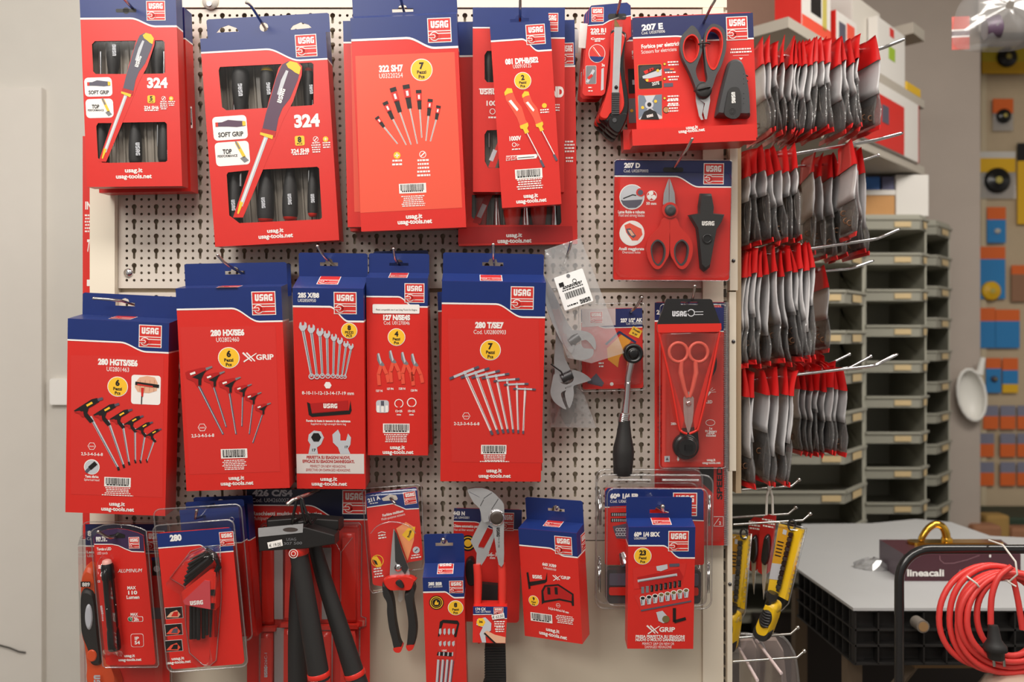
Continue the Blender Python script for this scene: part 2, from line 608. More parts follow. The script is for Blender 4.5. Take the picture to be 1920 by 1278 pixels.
def carton(label, q, p, T, yaw=0, tilt=4, fl=0.1, fr=0.15, tab=None, ytop=None, slotpx=None, slotw=40, sloth=16, windows=(), name='tool_carton', group='boxed tools on hooks', blue=None, stripe=0.008, cat='box', inner=None, tabslot='euro', taboff=0, header=True, extra=()):
    """hanging cardboard box: q = front corners in the photo (TL TR BR BL), p = how far its front stands off the board"""
    blue = blue or BLUE
    f = Face(q, p, yaw, tilt)
    root = thing(name, label, cat, f.M, group)
    f.root = root
    w, h = f.w / 2, f.h / 2
    mb = MB()
    yt = f.P(q[0][0] / 2 + q[1][0] / 2, ytop, -T)[1] if ytop is not None else h
    ybl, ybr = h - f.h * fl, h - f.h * fr
    st = f.h * stripe
    if not header:
        ybl = ybr = h
        st = 0
    # front with its windows, back, bottom, top
    wn = [[f.P(*a) for a in wq] for wq in windows]
    if wn:
        mb.poly([(-w, -h), (w, -h), (w, h), (-w, h)], 0, RED, wn)
        for l in wn:
            n = len(l)
            mb.add([(a[0], a[1], z) for z in (0, -0.0012) for a in l], [(i, (i + 1) % n, n + (i + 1) % n, n + i) for i in range(n)], KRAFT)
    else:
        mb.add([(-w, -h, 0), (w, -h, 0), (w, h, 0), (-w, h, 0)], [(0, 1, 2, 3)], RED)
    mb.add([(-w, -h, -T), (w, -h, -T), (w, yt, -T), (-w, yt, -T)], [(0, 3, 2, 1)], RED)
    mb.add([(-w, -h, 0), (w, -h, 0), (w, -h, -T), (-w, -h, -T)], [(0, 3, 2, 1)], RED)
    mb.add([(-w, h, 0), (w, h, 0), (w, yt, -T), (-w, yt, -T)], [(0, 1, 2, 3)], blue if header else RED)
    for sx, yb in ((1, ybr), (-1, ybl)):
        x = sx * w
        mb.add([(x, -h, 0), (x, -h, -T), (x, yb - st, -T), (x, yb - st, 0)], [(0, 1, 2, 3)], RED)
        if header:
            mb.add([(x, yb - st, 0), (x, yb - st, -T), (x, yb, -T), (x, yb, 0)], [(0, 1, 2, 3)], WHITE)
            mb.add([(x, yb, 0), (x, yb, -T), (x, yt, -T), (x, h, 0)], [(0, 1, 2, 3)], blue)
    mb.build('carton', root)
    f.yt, f.T = yt, T
    if tab:
        tb = MB()
        tx0, tx1 = -w + taboff, w + taboff
        yy = f.P((q[0][0] + q[1][0]) / 2, tab, -T)[1]
        c = f.P(slotpx[0], slotpx[1], -T)
        k = f.s
        hole = slot(c[0], c[1], slotw * k, sloth * k, tabslot)
        tb.prism([(tx0, yt - 0.002), (tx1, yt - 0.002), (tx1, yy - 0.002), (tx1 - 0.003, yy), (tx0 + 0.003, yy), (tx0, yy - 0.002)], -T - 0.0001, -T + 0.0009, blue, [hole, *[[f.P(*a, -T) for a in e_] for e_ in extra]])
        tb.build('hang_tab', root)
        f.slot_d = (f.M @ Vector((c[0], c[1], -T))).y + BD
    if header:
        f.header(fl, fr, blue, stripe=stripe)
    if wn:
        for l in wn:
            g = MB()
            g.poly(l, -0.0016, FILM)
            g.build('window_film', root)
        t = MB()
        t.box(-w + .002, w - .002, -h + .002, h - .002, -T + .002, -T + .004, mat('tray_plastic', (136, 128, 118), 0.22))
        n_ = int(f.w / .011)
        for i in range(n_):          # ribs added to the tray to catch glints
            x = -w + .006 + (f.w - .012) * i / max(1, n_ - 1)
            t.tube([(x, -h + .003, -T + .005), (x, h - .003, -T + .005)], .0022, mat('tray_plastic', (136, 128, 118), 0.22), 8)
        t.build('inner_tray', root)
    return f


def flap_face(f, top=True):
    """a Face for printing on the carton's top flap (or its right side)"""
    g = Face.__new__(Face)
    w, h = f.w / 2, f.h / 2
    if top:
        o, y = Vector((0, h, 0)), Vector((0, f.yt - h, -f.T)).normalized()
        x = Vector((1, 0, 0))
    else:
        o, y = Vector((w, 0, 0)), Vector((0, 1, 0))
        x = Vector((0, 0, -1))
    n = x.cross(y)
    L = Matrix(((x.x, y.x, n.x, o.x), (x.y, y.y, n.y, o.y), (x.z, y.z, n.z, o.z), (0, 0, 0, 1)))
    g.L = L
    g.M = f.M @ L
    g.Mi = g.M.inverted()
    g.s, g.d, g.w, g.h, g.mb = f.s, f.d, f.w, f.h, MB()
    return g


def flap_logo(f, x, y, w, h, top=True, name='printed_flap'):
    g = flap_face(f, top)
    g.logo(x, y, w, h=h, L=1)
    o = g.mb.build(name, f.root)
    o.matrix_parent_inverse = Matrix()
    o.matrix_local = g.L


def screwdriver_in(f, x, yt, yb, wpx, T, cap, up=True, ring=True):
    """handle seen through a window, standing inside its tray"""
    k = f.s
    a, b = f.P(x, yt, -T * 0.5), f.P(x, yb, -T * 0.5)
    L = sqrt((a[0] - b[0]) ** 2 + (a[1] - b[1]) ** 2)
    r = min(wpx * k / 2, T * 0.38)
    o, ax = (a, (b[0] - a[0], b[1] - a[1], 0)) if up else (b, (a[0] - b[0], a[1] - b[1], 0))
    mb = MB()
    P = [(0, .55), (.02, .8), (.06, .92)]
    mb.lathe([(t * L, q * r) for t, q in P], (o[0], o[1], -T * .5), ax, cap)
    mb.lathe([(t * L, q * r) for t, q in [(.06, .92), (.12, 1), (.35, 1), (.55, .85), (.72, .6), (.85, .55), (.95, .68), (1, .68)]], (o[0], o[1], -T * .5), ax, RUB)
    mb.lathe([(L, .22 * r), (L + 0.09, .2 * r)], (o[0], o[1], -T * .5), ax, CHROME, 8)
    mb.build('screwdriver', f.root)
    return (o, ax, L, r)

# ------------------------------------------------------------------ the shop: wall, floor, ceiling, display stand
PLASTER = mat('plaster', (203, 199, 192), 0.85, noise=0.035, nscale=14, bump=0.08, bscale=120)
PLASTERF = mat('far_plaster', (178, 166, 156), 0.9, noise=0.05, nscale=7)


def slab(name, x0, x1, y0, y1, z0, z1, m):
    mb = MB()
    mb.box(x0, x1, y0, y1, z0, z1, m)
    return struct(mb.build(name))


slab('floor', -3, 6, -3.5, 3.6, -0.1, 0, mat('floor_tiles', (120, 112, 104), 0.5, noise=0.1))
slab('ceiling', -3, 6, -3.5, 3.6, 3.1, 3.2, mat('ceiling_paint', (225, 222, 215), 0.9))
# wall behind the stand on the left, with its casing
slab('wall_left', -3, -0.42, 0.72, 0.84, 0, 3.1, PLASTER)
slab('trim_1', -3, W(80, 0, 2.105)[0], 0.70, 0.7199, 0, W(0, 165, 2.105)[2], mat('pale_plaster', (212, 207, 200), 0.85, noise=0.03, nscale=14))
slab('wall_back', 0.2, W(1838, 0, 3.95)[0], 2.55, 2.7, 0, 3.1, PLASTERF)
slab('wall_far', -0.4, 6, 3.3, 3.45, 0, 3.1, PLASTERF)
mb = MB()
a, b = W(97, 709, 2.118), W(150, 758, 2.118)
mb.prism(rrect(a.x, b.x, b.z, a.z, 0.006), 0, 0.012, mat('switch_white', (236, 234, 230), 0.35))
o = mb.build('switch_plate', None, Matrix(((1, 0, 0, 0), (0, 0, -1, 0.7199), (0, 1, 0, 0), (0, 0, 0, 1))), 0.002)
tag(o, 'white switch plate on the bare plaster wall left of the display', 'switch')
mb = MB()
mb.tube([W(-5, 1208, 2.095), W(18, 1214, 2.095), W(35, 1221, 2.095), W(48, 1223, 2.098)], 0.0022, mat('scuff', (70, 66, 62), 0.8), 6)
struct(mb.build('trim_2'))

# perforated display stand
X0, X1 = W(222, 0, BD)[0], W(1316, 0, BD)[0]
stand = thing('display_stand', 'cream metal display stand with perforated back panels full of red tool packs', 'shop display', Matrix.Translation((0, 0, 0)))
PT = 0.0124
NX = 88


def perf(name, xk, ztop, rows, zkey, x0, x1, ytop, ybot, mask=None):
    """perforated sheet: every third column carries keyholes two rows high, the rest round holes"""
    mb = MB()
    n = 10
    r = 0.0024
    th = 0.0016
    cv, cf, cs = [], [], []
    cells = {}

    def cell(w0, w1, h0, h1, hole):
        v = [(w0, h0), (w1, h0), (w1, h1), (w0, h1)]
        loops = [[Vector((x, y, 0)) for x, y in v], [Vector((x, y, 0)) for x, y in hole]]
        tri = tessellate_polygon(loops)
        pts = [*v, *hole]
        k = len(hole)
        verts = [(x, 0, y) for x, y in pts] + [(x, th, y) for x, y in hole]
        faces = [tuple(t) for t in tri] + [(4 + i, 4 + (i + 1) % k, 4 + k + (i + 1) % k, 4 + k + i) for i in range(k)]
        return verts, faces
    h = PT / 2
    small = cell(-h, h, -h, h, [(r * cos(2 * pi * i / n), r * sin(2 * pi * i / n)) for i in range(n)])
    R = 0.0043
    key = [(0.0021, -0.0125), (0.0021, -0.0036)] + [(R * cos(a), R * sin(a)) for a in [radians(-58 + (296) * i / 12) for i in range(13)]] + [(-0.0021, -0.0036), (-0.0021, -0.0125), (0, -0.0142)]
    keyc = cell(-h, h, -h - PT, h, key)
    kx = 0
    x = xk
    col = 0
    xmin, xmax = x0, x1
    while x - h < xmin:
        x += PT
        col += 1
    left = x - h
    while x + h < xmax:
        z = zkey
        row = 0
        while z - h > ybot:
            if col % 3 == 0:
                if row % 2 == 0 and z - h - PT > ybot:
                    mb.add([(vx + x, vy, vz + z) for vx, vy, vz in keyc[0]], keyc[1], BEIGE)
                elif row % 2 == 0:
                    mb.add([(vx + x, vy, vz + z) for vx, vy, vz in small[0]], small[1], BEIGE)
            else:
                mb.add([(vx + x, vy, vz + z) for vx, vy, vz in small[0]], small[1], BEIGE)
            z -= PT
            row += 1
        x += PT
        col += 1
    right = x - h
    bot = zkey - row * PT + h
    top = zkey + h
    for a in ((x0, left, ybot, ytop), (right, x1, ybot, ytop), (left, right, top, ytop), (left, right, ybot, bot)):
        mb.add([(a[0], 0, a[2]), (a[1], 0, a[2]), (a[1], 0, a[3]), (a[0], 0, a[3])], [(0, 1, 2, 3)], BEIGE)
    for z, s in ((ytop, 1), (ybot, -1)):
        mb.add([(x0, 0, z), (x1, 0, z), (x1, 0.0099, z), (x0, 0.0099, z)], [(0, 1, 2, 3)], BEIGE)
    for xx in (x0, x1):
        mb.add([(xx, 0, ybot), (xx, 0.0099, ybot), (xx, 0.0099, ytop), (xx, 0, ytop)], [(0, 1, 2, 3)], BEIGE)
    return mb.build(name, stand)


bz = lambda y: W(0, y, BD).z
xk = W(627.5 - 41.67 * 12, 0, BD).x
perf('perforated_panel', xk, 0, 0, bz(29), X0, X1, bz(17), bz(540), None)
perf('perforated_panel', xk, 0, 0, bz(557.5), X0, X1, bz(548), bz(1012), None)
mb = MB()
mb.box(X0 - 0.03, X1 + .03, 0.0100, 0.0130, bz(1500), bz(-100), BACKP)
mb.build('backing_sheet', stand)
mb = MB()
mb.box(X0, X1, 0.0, 0.0095, bz(1500), bz(1014), mat('plain_panel', (214, 203, 184), 0.45, noise=0.02, nscale=8))
mb.build('plain_panel', stand)
mb = MB()
mb.box(W(300, 0, BD).x, W(1362, 0, BD).x, -0.003, 0.0095, bz(15), bz(-140), CREAM)
mb.build('header_panel', stand)
mb = MB()
mb.box(W(175, 0, BD).x, X0 - 0.0006, -0.012, 0.03, bz(1500), bz(-140), CREAM)
mb.build('side_post', stand)
mb = MB()
mb.box(X1 + 0.0004, W(1355, 0, BD).x, -0.006, 0.02, bz(1500), bz(17), CREAM)
mb.box(W(1364.5, 0, BD).x, W(1379, 0, BD).x, -0.014, 0.03, bz(545), bz(275), CREAM)
mb.box(W(1363.5, 0, BD).x, W(1376, 0, BD).x, -0.014, 0.03, bz(880), bz(548), CREAM)
mb.box(W(1360, 0, BD).x, W(1369, 0, BD).x, -0.014, 0.03, bz(1500), bz(880.5), CREAM)
mb.build('side_post', stand)
mb = MB()
sx0, sx1 = W(1355, 0, BD).x, W(1364.5, 0, BD).x
mb.box(sx0, sx1, 0.004, 0.02, bz(1500), bz(17), CREAM)
z = bz(30)
while z > bz(1400):
    mb.box(sx0 + .0025, sx1 - .0025, -0.0, 0.0045, z - 0.014, z, mat('slot_dark', (70, 62, 54), 0.8))
    z -= 0.020
mb.build('slotted_strip', stand)
mb = MB()
for y in (490, 640, 1090):
    mb.lathe([(0, .0032), (.0012, .003), (.002, .001)], (W(1371 if y < 900 else 1364.5, 0, BD).x, -0.014, bz(y)), (0, -1, 0), DSTEEL, 10)
mb.lathe([(0, .0075), (.002, .007), (.003, .002)], (W(241, 0, BD).x, -0.0005, bz(511)), (0, -1, 0), CHROME, 14)
mb.lathe([(0, .014), (.003, .013), (.005, .006)], (W(396, 0, BD).x, -0.0035, bz(4)), (0, -1, 0), mat('washer', (205, 200, 190), .4), 18)
mb.lathe([(0, .004), (.001, .004)], (W(396, 0, BD).x, -0.009, bz(11)), (0, -1, 0), CHROME, 10)
mb.build('fixing_screw', stand)
mb = MB()
mb.box(W(1381, 0, BD).x, W(1391, 0, BD).x, 0.004, 0.62, bz(925), bz(275), mat('side_board', (170, 148, 120), 0.7, noise=0.05))
mb.build('side_board', stand)
mb = MB()
mb.box(W(1364, 0, BD).x, W(1389, 0, BD).x, 0.63, 0.66, 0, bz(-100), CREAM)
mb.box(W(175, 0, BD).x, W(1360, 0, BD).x, 0.63, 0.66, 0, bz(-100), CREAM)
mb.build('rear_panel', stand)
mb = MB()
mb.box(W(170, 0, BD).x, W(1369, 0, BD).x, -0.25, 0.66, 0, 0.12, CREAM)
mb.box(W(180, 0, BD).x, W(1360, 0, BD).x, 0.0, 0.02, 0.12, bz(1500), CREAM)
mb.build('plinth', stand)


def crop(x0, y0, s):
    c = lambda x, y: (x0 + x / s, y0 + y / s)
    c.s = s
    return c


def quad(c, *pts):
    return [c(*p) for p in pts]


# ------------------------------------------------------------------ top row
# 324 screwdriver sets
def promo324(f, c, n, code, big, k=1.0):
    """printed art shared by the two screwdriver boxes; c maps art coordinates (second box crop) to the photo"""
    big1 = PLUM if big else SLATE
    # red die-cut tongue, then the driver on it
    tip, fer = c(232, 1068), c(372, 672)
    f.pg([c(205, 1085), c(338, 690), c(345, 640), c(360, 600), c(385, 500), c(432, 340), c(455, 310), c(520, 302), c(550, 330), c(548, 375), c(505, 505), c(455, 600), c(420, 690), c(255, 1085)], RED, 1)
    f.pg([c(352, 640), c(368, 570), c(395, 480), c(420, 390), c(450, 322), c(480, 306), c(520, 312), c(543, 340), c(528, 400), c(490, 490), c(452, 540), c(432, 590), c(420, 655)], big1, 2)
    f.pg([c(470, 320), c(490, 305), c(525, 313), c(544, 338), c(536, 372), c(515, 362), c(500, 350), c(480, 338)], YEL, 3)
    f.pg([c(425, 470), c(445, 400), c(470, 350), c(482, 355), c(460, 420), c(440, 480)], LGREYI, 3)
    f.usag(*c(446, 478), 27 * k, 8.5 * k, L=4, rot=radians(69))
    f.pg([c(342, 668), c(350, 640), c(420, 658), c(414, 684)], REDD, 3)
    f.pg([c(340, 672), c(342, 660), c(406, 676), c(402, 695)], YEL, 4)
    f.line([c(370, 685), c(245, 1025)], 7.5 * k, LGREYI, 2)
    f.line([c(366, 690), c(250, 1010)], 2.2 * k, WHITE, 3)
    f.line([c(248, 1008), c(230, 1066)], 7 * k, YEL, 3, 3 * k)
    # two white feature panels
    for (a, b, t) in (((190, 638), 0, 1), ((202, 766), 1, 2)):
        f.rect(*c(*a), 64 * k, 44 * k, WHITE, 1, 7, radians(1))
    f.pg([c(122, 612), c(150, 610), c(180, 598), c(225, 602), c(262, 604), c(268, 628), c(225, 634), c(180, 632), c(122, 632)], big1, 2)
    f.rect(*c(124, 622), 5 * k, 8 * k, RPL, 3)
    f.rect(*c(260, 616), 6 * k, 8 * k, YEL, 3)
    f.text('SOFT GRIP', *c(194, 670), 47 * k, 8.5 * k, BLK, 2, 0.03)
    f.text('TOP', *c(176, 756), 17 * k, 8.5 * k, BLK, 2, 0.04)
    f.text('PERFORMANCE', *c(178, 778), 37 * k, 4.5 * k, BLK, 2, 0.02)
    f.line([c(222, 712), c(262, 784)], 6 * k, YEL, 2)
    f.line([c(218, 706), c(238, 742)], 3, GREYI, 3)
    f.pg([c(240, 790), c(262, 778), c(285, 800), c(262, 812)], GREYI, 2)
    f.text('324', *c(574, 602), 48 * k, 22 * k, WHITE, 2, 0.05)
    f.rect(*c(538, 702), 18 * k, 18 * k, YEL, 2, 3)
    f.text(n, *c(537, 696), 0 * k, 9.5 * k, BLK, 3, 0.05)
    f.text('PCS', *c(538, 717), 10 * k, 3.2 * k, BLK, 3, 0.02)
    f.text(code, *c(540, 752), 34 * k, 7.5 * k, WHITE, 2, 0.035)
    f.greek(*c(542, 772), 34 * k, 1, 5 * k)
    f.ring(*c(618, 694), 5 * k, 0.9 * k, WHITE, 2)
    f.line([c(611, 702), c(625, 686)], 1.6, WHITE, 2)
    f.greek(*c(620, 738), 18 * k, 5, 4.2 * k)
    f.disc(*c(667, 694), 5 * k, YEL, 2)
    f.rect(*c(667, 694), 5 * k, 1.2 * k, WHITE, 3)
    f.rect(*c(667, 694), 1.2 * k, 5 * k, WHITE, 3)
    f.greek(*c(672, 726), 16 * k, 3, 4.2 * k)


# 324 SH8 (second from the left)
c = crop(360, 0, 2.662)
f = carton('wide red carton of eight screwdrivers with two windows, second from the left', quad(c, (38, 193), (665, 160), (737, 1197), (118, 1232)), 0.075, 0.036, 0, 3,
           0.063, 0.124, tab=31, ytop=67, slotpx=(495, 51), slotw=17, sloth=14, tabslot='round', extra=[quad(c, (122, 164), (142, 140), (182, 126), (222, 140), (234, 158)), quad(c, (488, 150), (505, 128), (543, 112), (582, 124), (598, 140))],
           windows=[quad(c, (140, 334), (596, 312), (606, 320), (607, 518), (597, 525), (172, 550), (150, 535), (133, 350)),
                    quad(c, (180, 860), (275, 850), (338, 846), (625, 832), (634, 840), (649, 1085), (640, 1094), (236, 1113), (200, 1085), (186, 1075), (173, 872))])
f.logo(*c(570, 228), 40, h=41)
promo324(f, c, '8', '324 SH8', True)
f.text('usag.it', *c(416, 1149), 31, 7.5, WHITE, 2, 0.03)
f.text('usag-tools.net', *c(418, 1176), 65, 8, WHITE, 2, 0.03)
for x, w, cap in ((243, 96, RUB), (375, 66, YPL), (583, 46, RPL)):
    o, ax, L, r = screwdriver_in(f, *(c(x, 338)), c(x, 650)[1], w / 2.662, 0.036, cap, True)
for x, w, cap in ((205, 70, RUB), (362, 84, RPL), (484, 78, RPL), (596, 52, RPL)):
    yb = {205: 1130, 362: 1112, 484: 1102, 596: 1082}[x]
    screwdriver_in(f, *(c(x + 6, 780)), c(x, yb)[1], w / 2.662, 0.036, cap, False)
g = Face(quad(c, (38, 193), (665, 160), (737, 1197), (118, 1232)), 0.075, 0, 3)
g.usag(*c(237, 445), 23, 8, LGREYI, 1, pi / 2)
g.usag(*c(378, 438), 22, 7, LGREYI, 1, pi / 2)
g.usag(*c(592, 442), 17, 6, LGREYI, 1, pi / 2)
for x, y in ((202, 1022), (352, 1010), (484, 992), (599, 988)):
    g.usag(*c(x, y), 20 if x < 500 else 16, 7, LGREYI, 1, -pi / 2)
g.done(f.root, 'handle_marking', -0.0040)
f.done(f.root)
hook('wire hook with bent tip holding the wide eight-screwdriver carton', 493, 46, f.slot_d, f.slot_d - 0.07, up=0.0, tipx=-0.004)

# 324 SH6 (far left) and its twin behind
c = crop(120, 0, 3.362)
# art of the smaller box: an affine fit of the larger box's art


def c6(x, y):
    return (120 + (217 + (x - 190) * .966 - (y - 638) * .03) / 3.362, (548 + (y - 638) * 1.05 + (x - 190) * .03) / 3.362)


q6 = [(147, -26), (327, -26), (343.5, 348), (164.5, 351)]
q6b = [(176, 16), (342, 14), (361, 358), (181, 362)]
f = carton('second screwdriver carton tucked behind the narrow five-piece one at far left', q6b, 0.055, 0.032, 0, 3, 0.155, 0.165, name='tool_carton', group='boxed tools on hooks')
f.barcode(*c(804, 740), 3, 40)
f.done(f.root)
f = carton('narrow red carton of five screwdrivers with two windows, far left of the top row', q6, 0.1, 0.026, 1, 3, 0.155, 0.196, stripe=0.009,
           windows=[quad(c, (195, 259), (455, 256), (620, 254), (634, 266), (637, 455), (628, 463), (470, 466), (200, 466), (184, 450), (176, 280)),
                    quad(c, (215, 775), (320, 775), (370, 772), (635, 768), (648, 780), (652, 1010), (640, 1020), (290, 1026), (240, 1024), (214, 995), (203, 795))])
f.logo(*c(580, 68), 35, h=36)
promo324(f, c6, '5', '324 SH6', False, 0.8)
f.text('usag.it', *c(440, 1072), 33, 8, WHITE, 2, 0.03)
f.text('usag-tools.net', *c(441, 1110), 67, 8, WHITE, 2, 0.03)
f.disc(*c(392, 67), 6, BLK, 2)
f.rect(*c(392, 67), 38, 6.5, BLK, 2, 2)
for x, w in ((310, 92), (590, 60)):
    screwdriver_in(f, *c(x, 250), c(x, 560)[1], w / 3.362, 0.026, RUB, True)
for x, w in ((232, 80), (450, 140), (632, 100)):
    screwdriver_in(f, *c(x, 690), c(x, 1040 if x != 632 else 1030)[1], w / 3.362, 0.026, RUB, False)
g = Face(q6, 0.1, 1, 3)
g.usag(*c(310, 312), 21, 7, LGREYI, 1, pi / 2)
g.usag(*c(459, 936), 24, 8, LGREYI, 1, -pi / 2)
g.usag(*c(652, 975), 20, 4, LGREYI, 1, -pi / 2)
g.done(f.root, 'handle_marking', -0.0035)
f.done(f.root)
hook('wire hook rising from the slot of the narrow five-screwdriver carton', 252, 19, BD - 0.1, BD - 0.17, up=0.0, tipx=-0.004)

# 322 SH7: front box and two more behind it
c = crop(630, 0, 2.84)
for q, p, lab in (([(652, 40), (842, 34), (850, 429), (648, 433)], 0.045, 'rearmost orange-panelled carton, only its lower edge showing under the others'),
                  ([(652, 40), (846, 36), (842, 424), (643, 425)], 0.085, 'middle orange-panelled carton peeping out left of the front one')):
    f = carton(lab, q, p, 0.026, 0, 3, 0.1, 0.145)
    f.rect((q[0][0] + q[1][0]) / 2 + 2, 240, 180, 310, REDL, 1)  # same light panel print, glare included in its colour
    f.done(f.root)
f = carton('front red carton with orange panel showing seven fanned screwdrivers', quad(c, (70, 94), (638, 78), (698, 1205), (140, 1236)), 0.125, 0.026, 0, 3.5, 0.097, 0.148,
           tab=-12, ytop=27, slotpx=(755, 17), slotw=40, sloth=14, stripe=0.010)
f.logo(*c(551, 161), 44, h=45)
f.pg(quad(c, (103, 298), (631, 277), (672, 1105), (130, 1133)), REDL, 1)  # lighter panel print with glare put into its colour
f.text('322 SH7', *c(293, 364), 45, 11.5, L=2, bold=0.05)
f.text('U03220254', *c(293, 402), 44, 9, L=2, bold=0.0)
f.badge(*c(456, 372), 20.5, '7')
for (hx, hy), (nx, ny), (tx, ty), w in (((218, 625), (255, 675), (328, 766), 9), ((262, 545), (302, 632), (374, 772), 11), ((303, 470), (340, 595), (400, 770), 13), ((373, 455), (393, 575), (433, 765), 14), ((440, 482), (446, 580), (457, 733), 11), ((502, 530), (493, 615), (479, 750), 10), ((546, 565), (534, 635), (503, 752), 9)):
    f.line([c(nx, ny), c(tx, ty)], 2.6, WHITE, 2, 2)
    f.line([c(nx, ny), c(tx, ty)], 0.9, GREYI, 3, 0.8)
    m_ = (hx + (nx - hx) * 0.55, hy + (ny - hy) * 0.55)
    f.line([c(hx, hy), c(*m_)], w, REDS, 3, w * 0.85)
    f.line([c(hx, hy), c(hx + (nx - hx) * .12, hy + (ny - hy) * .12)], w * .9, BLK, 4)
    f.line([c(*m_), c(nx, ny)], w * 0.72, BLK, 3, w * .6)
    f.line([c(hx + (nx - hx) * .25, hy + (ny - hy) * .25), c(hx + (nx - hx) * .45, hy + (ny - hy) * .45)], w * 0.32, WHITE, 4)
f.disc(*c(325, 827), 6.5, YEL, 2)
f.rect(*c(325, 827), 8, 2, WHITE, 3)
f.rect(*c(325, 827), 2, 8, WHITE, 3)
f.greek(*c(327, 870), 22, 2, 7, hgt=3.5)
f.ring(*c(462, 822), 6.5, 1.2, WHITE, 2)
f.line([c(450, 834), c(474, 810)], 2.2, WHITE, 2)
f.greek(*c(466, 898), 26, 5, 7, hgt=3.5)
f.barcode(*c(408, 1002), 51, 18)
f.greek(*c(412, 1072), 46, 6, 3.6)
f.text('usag.it', *c(416, 1150), 31, 8.5, L=2, bold=0.035)
f.text('usag-tools.net', *c(420, 1178), 65, 8.5, L=2, bold=0.035)
f.done(f.root)
hook('wire hook through the tab of the orange-panelled screwdriver carton', 755, 12, f.slot_d, f.slot_d - 0.05, up=0.006)

# insulated driver boxes: rear, middle, front
c = crop(840, 0, 2.662)
f = carton('rearmost wide red carton with a low window under the insulated screwdriver boxes', quad(c, (48, 108), (638, 100), (640, 1215), (35, 1228)), 0.05, 0.03, 0, 3, 0.148, 0.2,
           windows=[quad(c, (120, 972), (560, 972), (566, 1110), (556, 1122), (155, 1122), (118, 1080))])
f.pg(quad(c, (52, 1132), (620, 1128), (625, 1206), (50, 1216)), REDD, 1)
f.logo(*c(598, 268), 22, h=40)
f.pg(quad(c, (122, 1110), (185, 975), (222, 972), (160, 1118)), REDD, 1)
f.line([c(155, 1082), c(182, 1022)], 9, LGREYI, 2)
f.text('usag.it', *c(330, 1172), 30, 7.5, L=3)
f.text('usag-tools.net', *c(332, 1200), 64, 8, L=3)
f.greek(*c(606, 735), 20, 4, 6)
f.greek(*c(606, 800), 14, 2, 6)
for x, w, m_ in ((165, 60, RPL), (318, 96, RPL), (450, 88, RPL)):
    mb = MB()
    a, b = f.P(*c(x, 900), -0.015), f.P(*c(x, 1135), -0.015)
    r = w / 2.662 * f.s / 2
    mb.lathe([(0, .6 * r), (.1 * (a[1] - b[1]), r), (.7 * (a[1] - b[1]), r * .95), (a[1] - b[1], .7 * r)], (a[0], a[1], -0.015), (0, -1, 0), m_, 14, flat=.7)
    mb.build('screwdriver', f.root)
for x in (240, 385, 530):
    mb = MB()
    a, b = f.P(*c(x, 900), -0.015), f.P(*c(x, 1135), -0.015)
    mb.lathe([(0, .004), (.04, .004), (a[1] - b[1], .0075)], (a[0], a[1], -0.015), (0, -1, 0), CHROME, 10)
    mb.build('screwdriver_blade', f.root)
f.done(f.root)
f = carton('middle red carton marked 1000V, mostly hidden by the two-piece screwdriver box', quad(c, (120, 40), (580, 36), (583, 960), (128, 955)), 0.09, 0.026, 0, 3, 0.105, 0.16, stripe=0.007,
           windows=[quad(c, (182, 275), (195, 254), (330, 250), (330, 412), (195, 410), (183, 395)), quad(c, (182, 672), (195, 650), (330, 645), (330, 838), (200, 838), (184, 805))])
f.logo(*c(514, 112), 27, h=34)
f.usag(*c(200, 458), 30, 10, L=3)
f.pg(quad(c, (155, 442), (240, 440), (240, 445), (155, 447)), WHITE, 2)
f.text('1000V', *c(240, 515), 36, 9, L=2, bold=.03)
f.ring(*c(222, 556), 5.5, 1.2, WHITE, 2)
f.greek(*c(235, 590), 26, 1, 6)
f.text('UND', *c(530, 458), 36, 18, L=2, bold=.06)
f.greek(*c(545, 540), 10, 3, 5)
f.pg(quad(c, (200, 835), (255, 690), (290, 690), (235, 838)), REDS, 1)
f.line([c(215, 800), c(235, 750)], 8, LGREYI, 2)
screwdriver_in(f, *c(205, 245), c(205, 450)[1], 17, 0.026, RPL, True)
f.done(f.root)
f = carton('slim red carton picturing two red and yellow screwdrivers, in front of two others', quad(c, (208, 127), (513, 98), (562, 1022), (270, 1034)), 0.128, 0.022, 0, 3, 0.086, 0.155, stripe=0.009,
           tab=18, ytop=45, slotpx=(974, 36), slotw=36, sloth=12)
f.logo(*c(437, 172), 36, h=37)
f.text('081 DPHB/SE2', *c(368, 303), 62, 9.5, L=2, bold=.055)
f.text('U00910125', *c(370, 329), 34, 7.5, L=2, bold=0)
f.badge(*c(373, 403), 16, '2')
for dx, dy, l in ((0, 0, 1.0), (88, 15, .88)):
    p = lambda x, y: c(283 + dx + (x - 283) * l, 445 + dy + (y - 445) * l)
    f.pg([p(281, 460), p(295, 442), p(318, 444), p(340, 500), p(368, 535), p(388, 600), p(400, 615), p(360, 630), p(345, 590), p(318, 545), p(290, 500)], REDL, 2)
    f.pg([p(281, 462), p(295, 440), p(318, 442), p(324, 462), p(300, 468), p(284, 478)], YEL, 3)
    f.pg([p(302, 505), p(315, 498), p(352, 545), p(345, 556)], WHITE, 3)
    f.pg([p(358, 628), p(398, 612), p(402, 628), p(395, 640), p(405, 660), p(385, 668), p(375, 645), p(362, 642)], YEL, 4)
    f.line([p(390, 662), p(470, 815)], 4.4, REDD, 2)
    f.line([p(394, 662), p(472, 812)], 1.5, WHITE, 3)
    f.line([p(462, 800), p(478, 832)], 4.4, SLATE, 4)
f.disc(*c(481, 527), 4.5, YEL, 2)
f.greek(*c(482, 557), 20, 2, 4.5)
f.text('1000V', *c(336, 690), 22, 8, L=2, bold=.04)
f.ring(*c(330, 722), 4, 1, WHITE, 2)
f.ring(*c(348, 723), 3, 1, WHITE, 2, 3)
f.greek(*c(340, 747), 18, 1, 4)
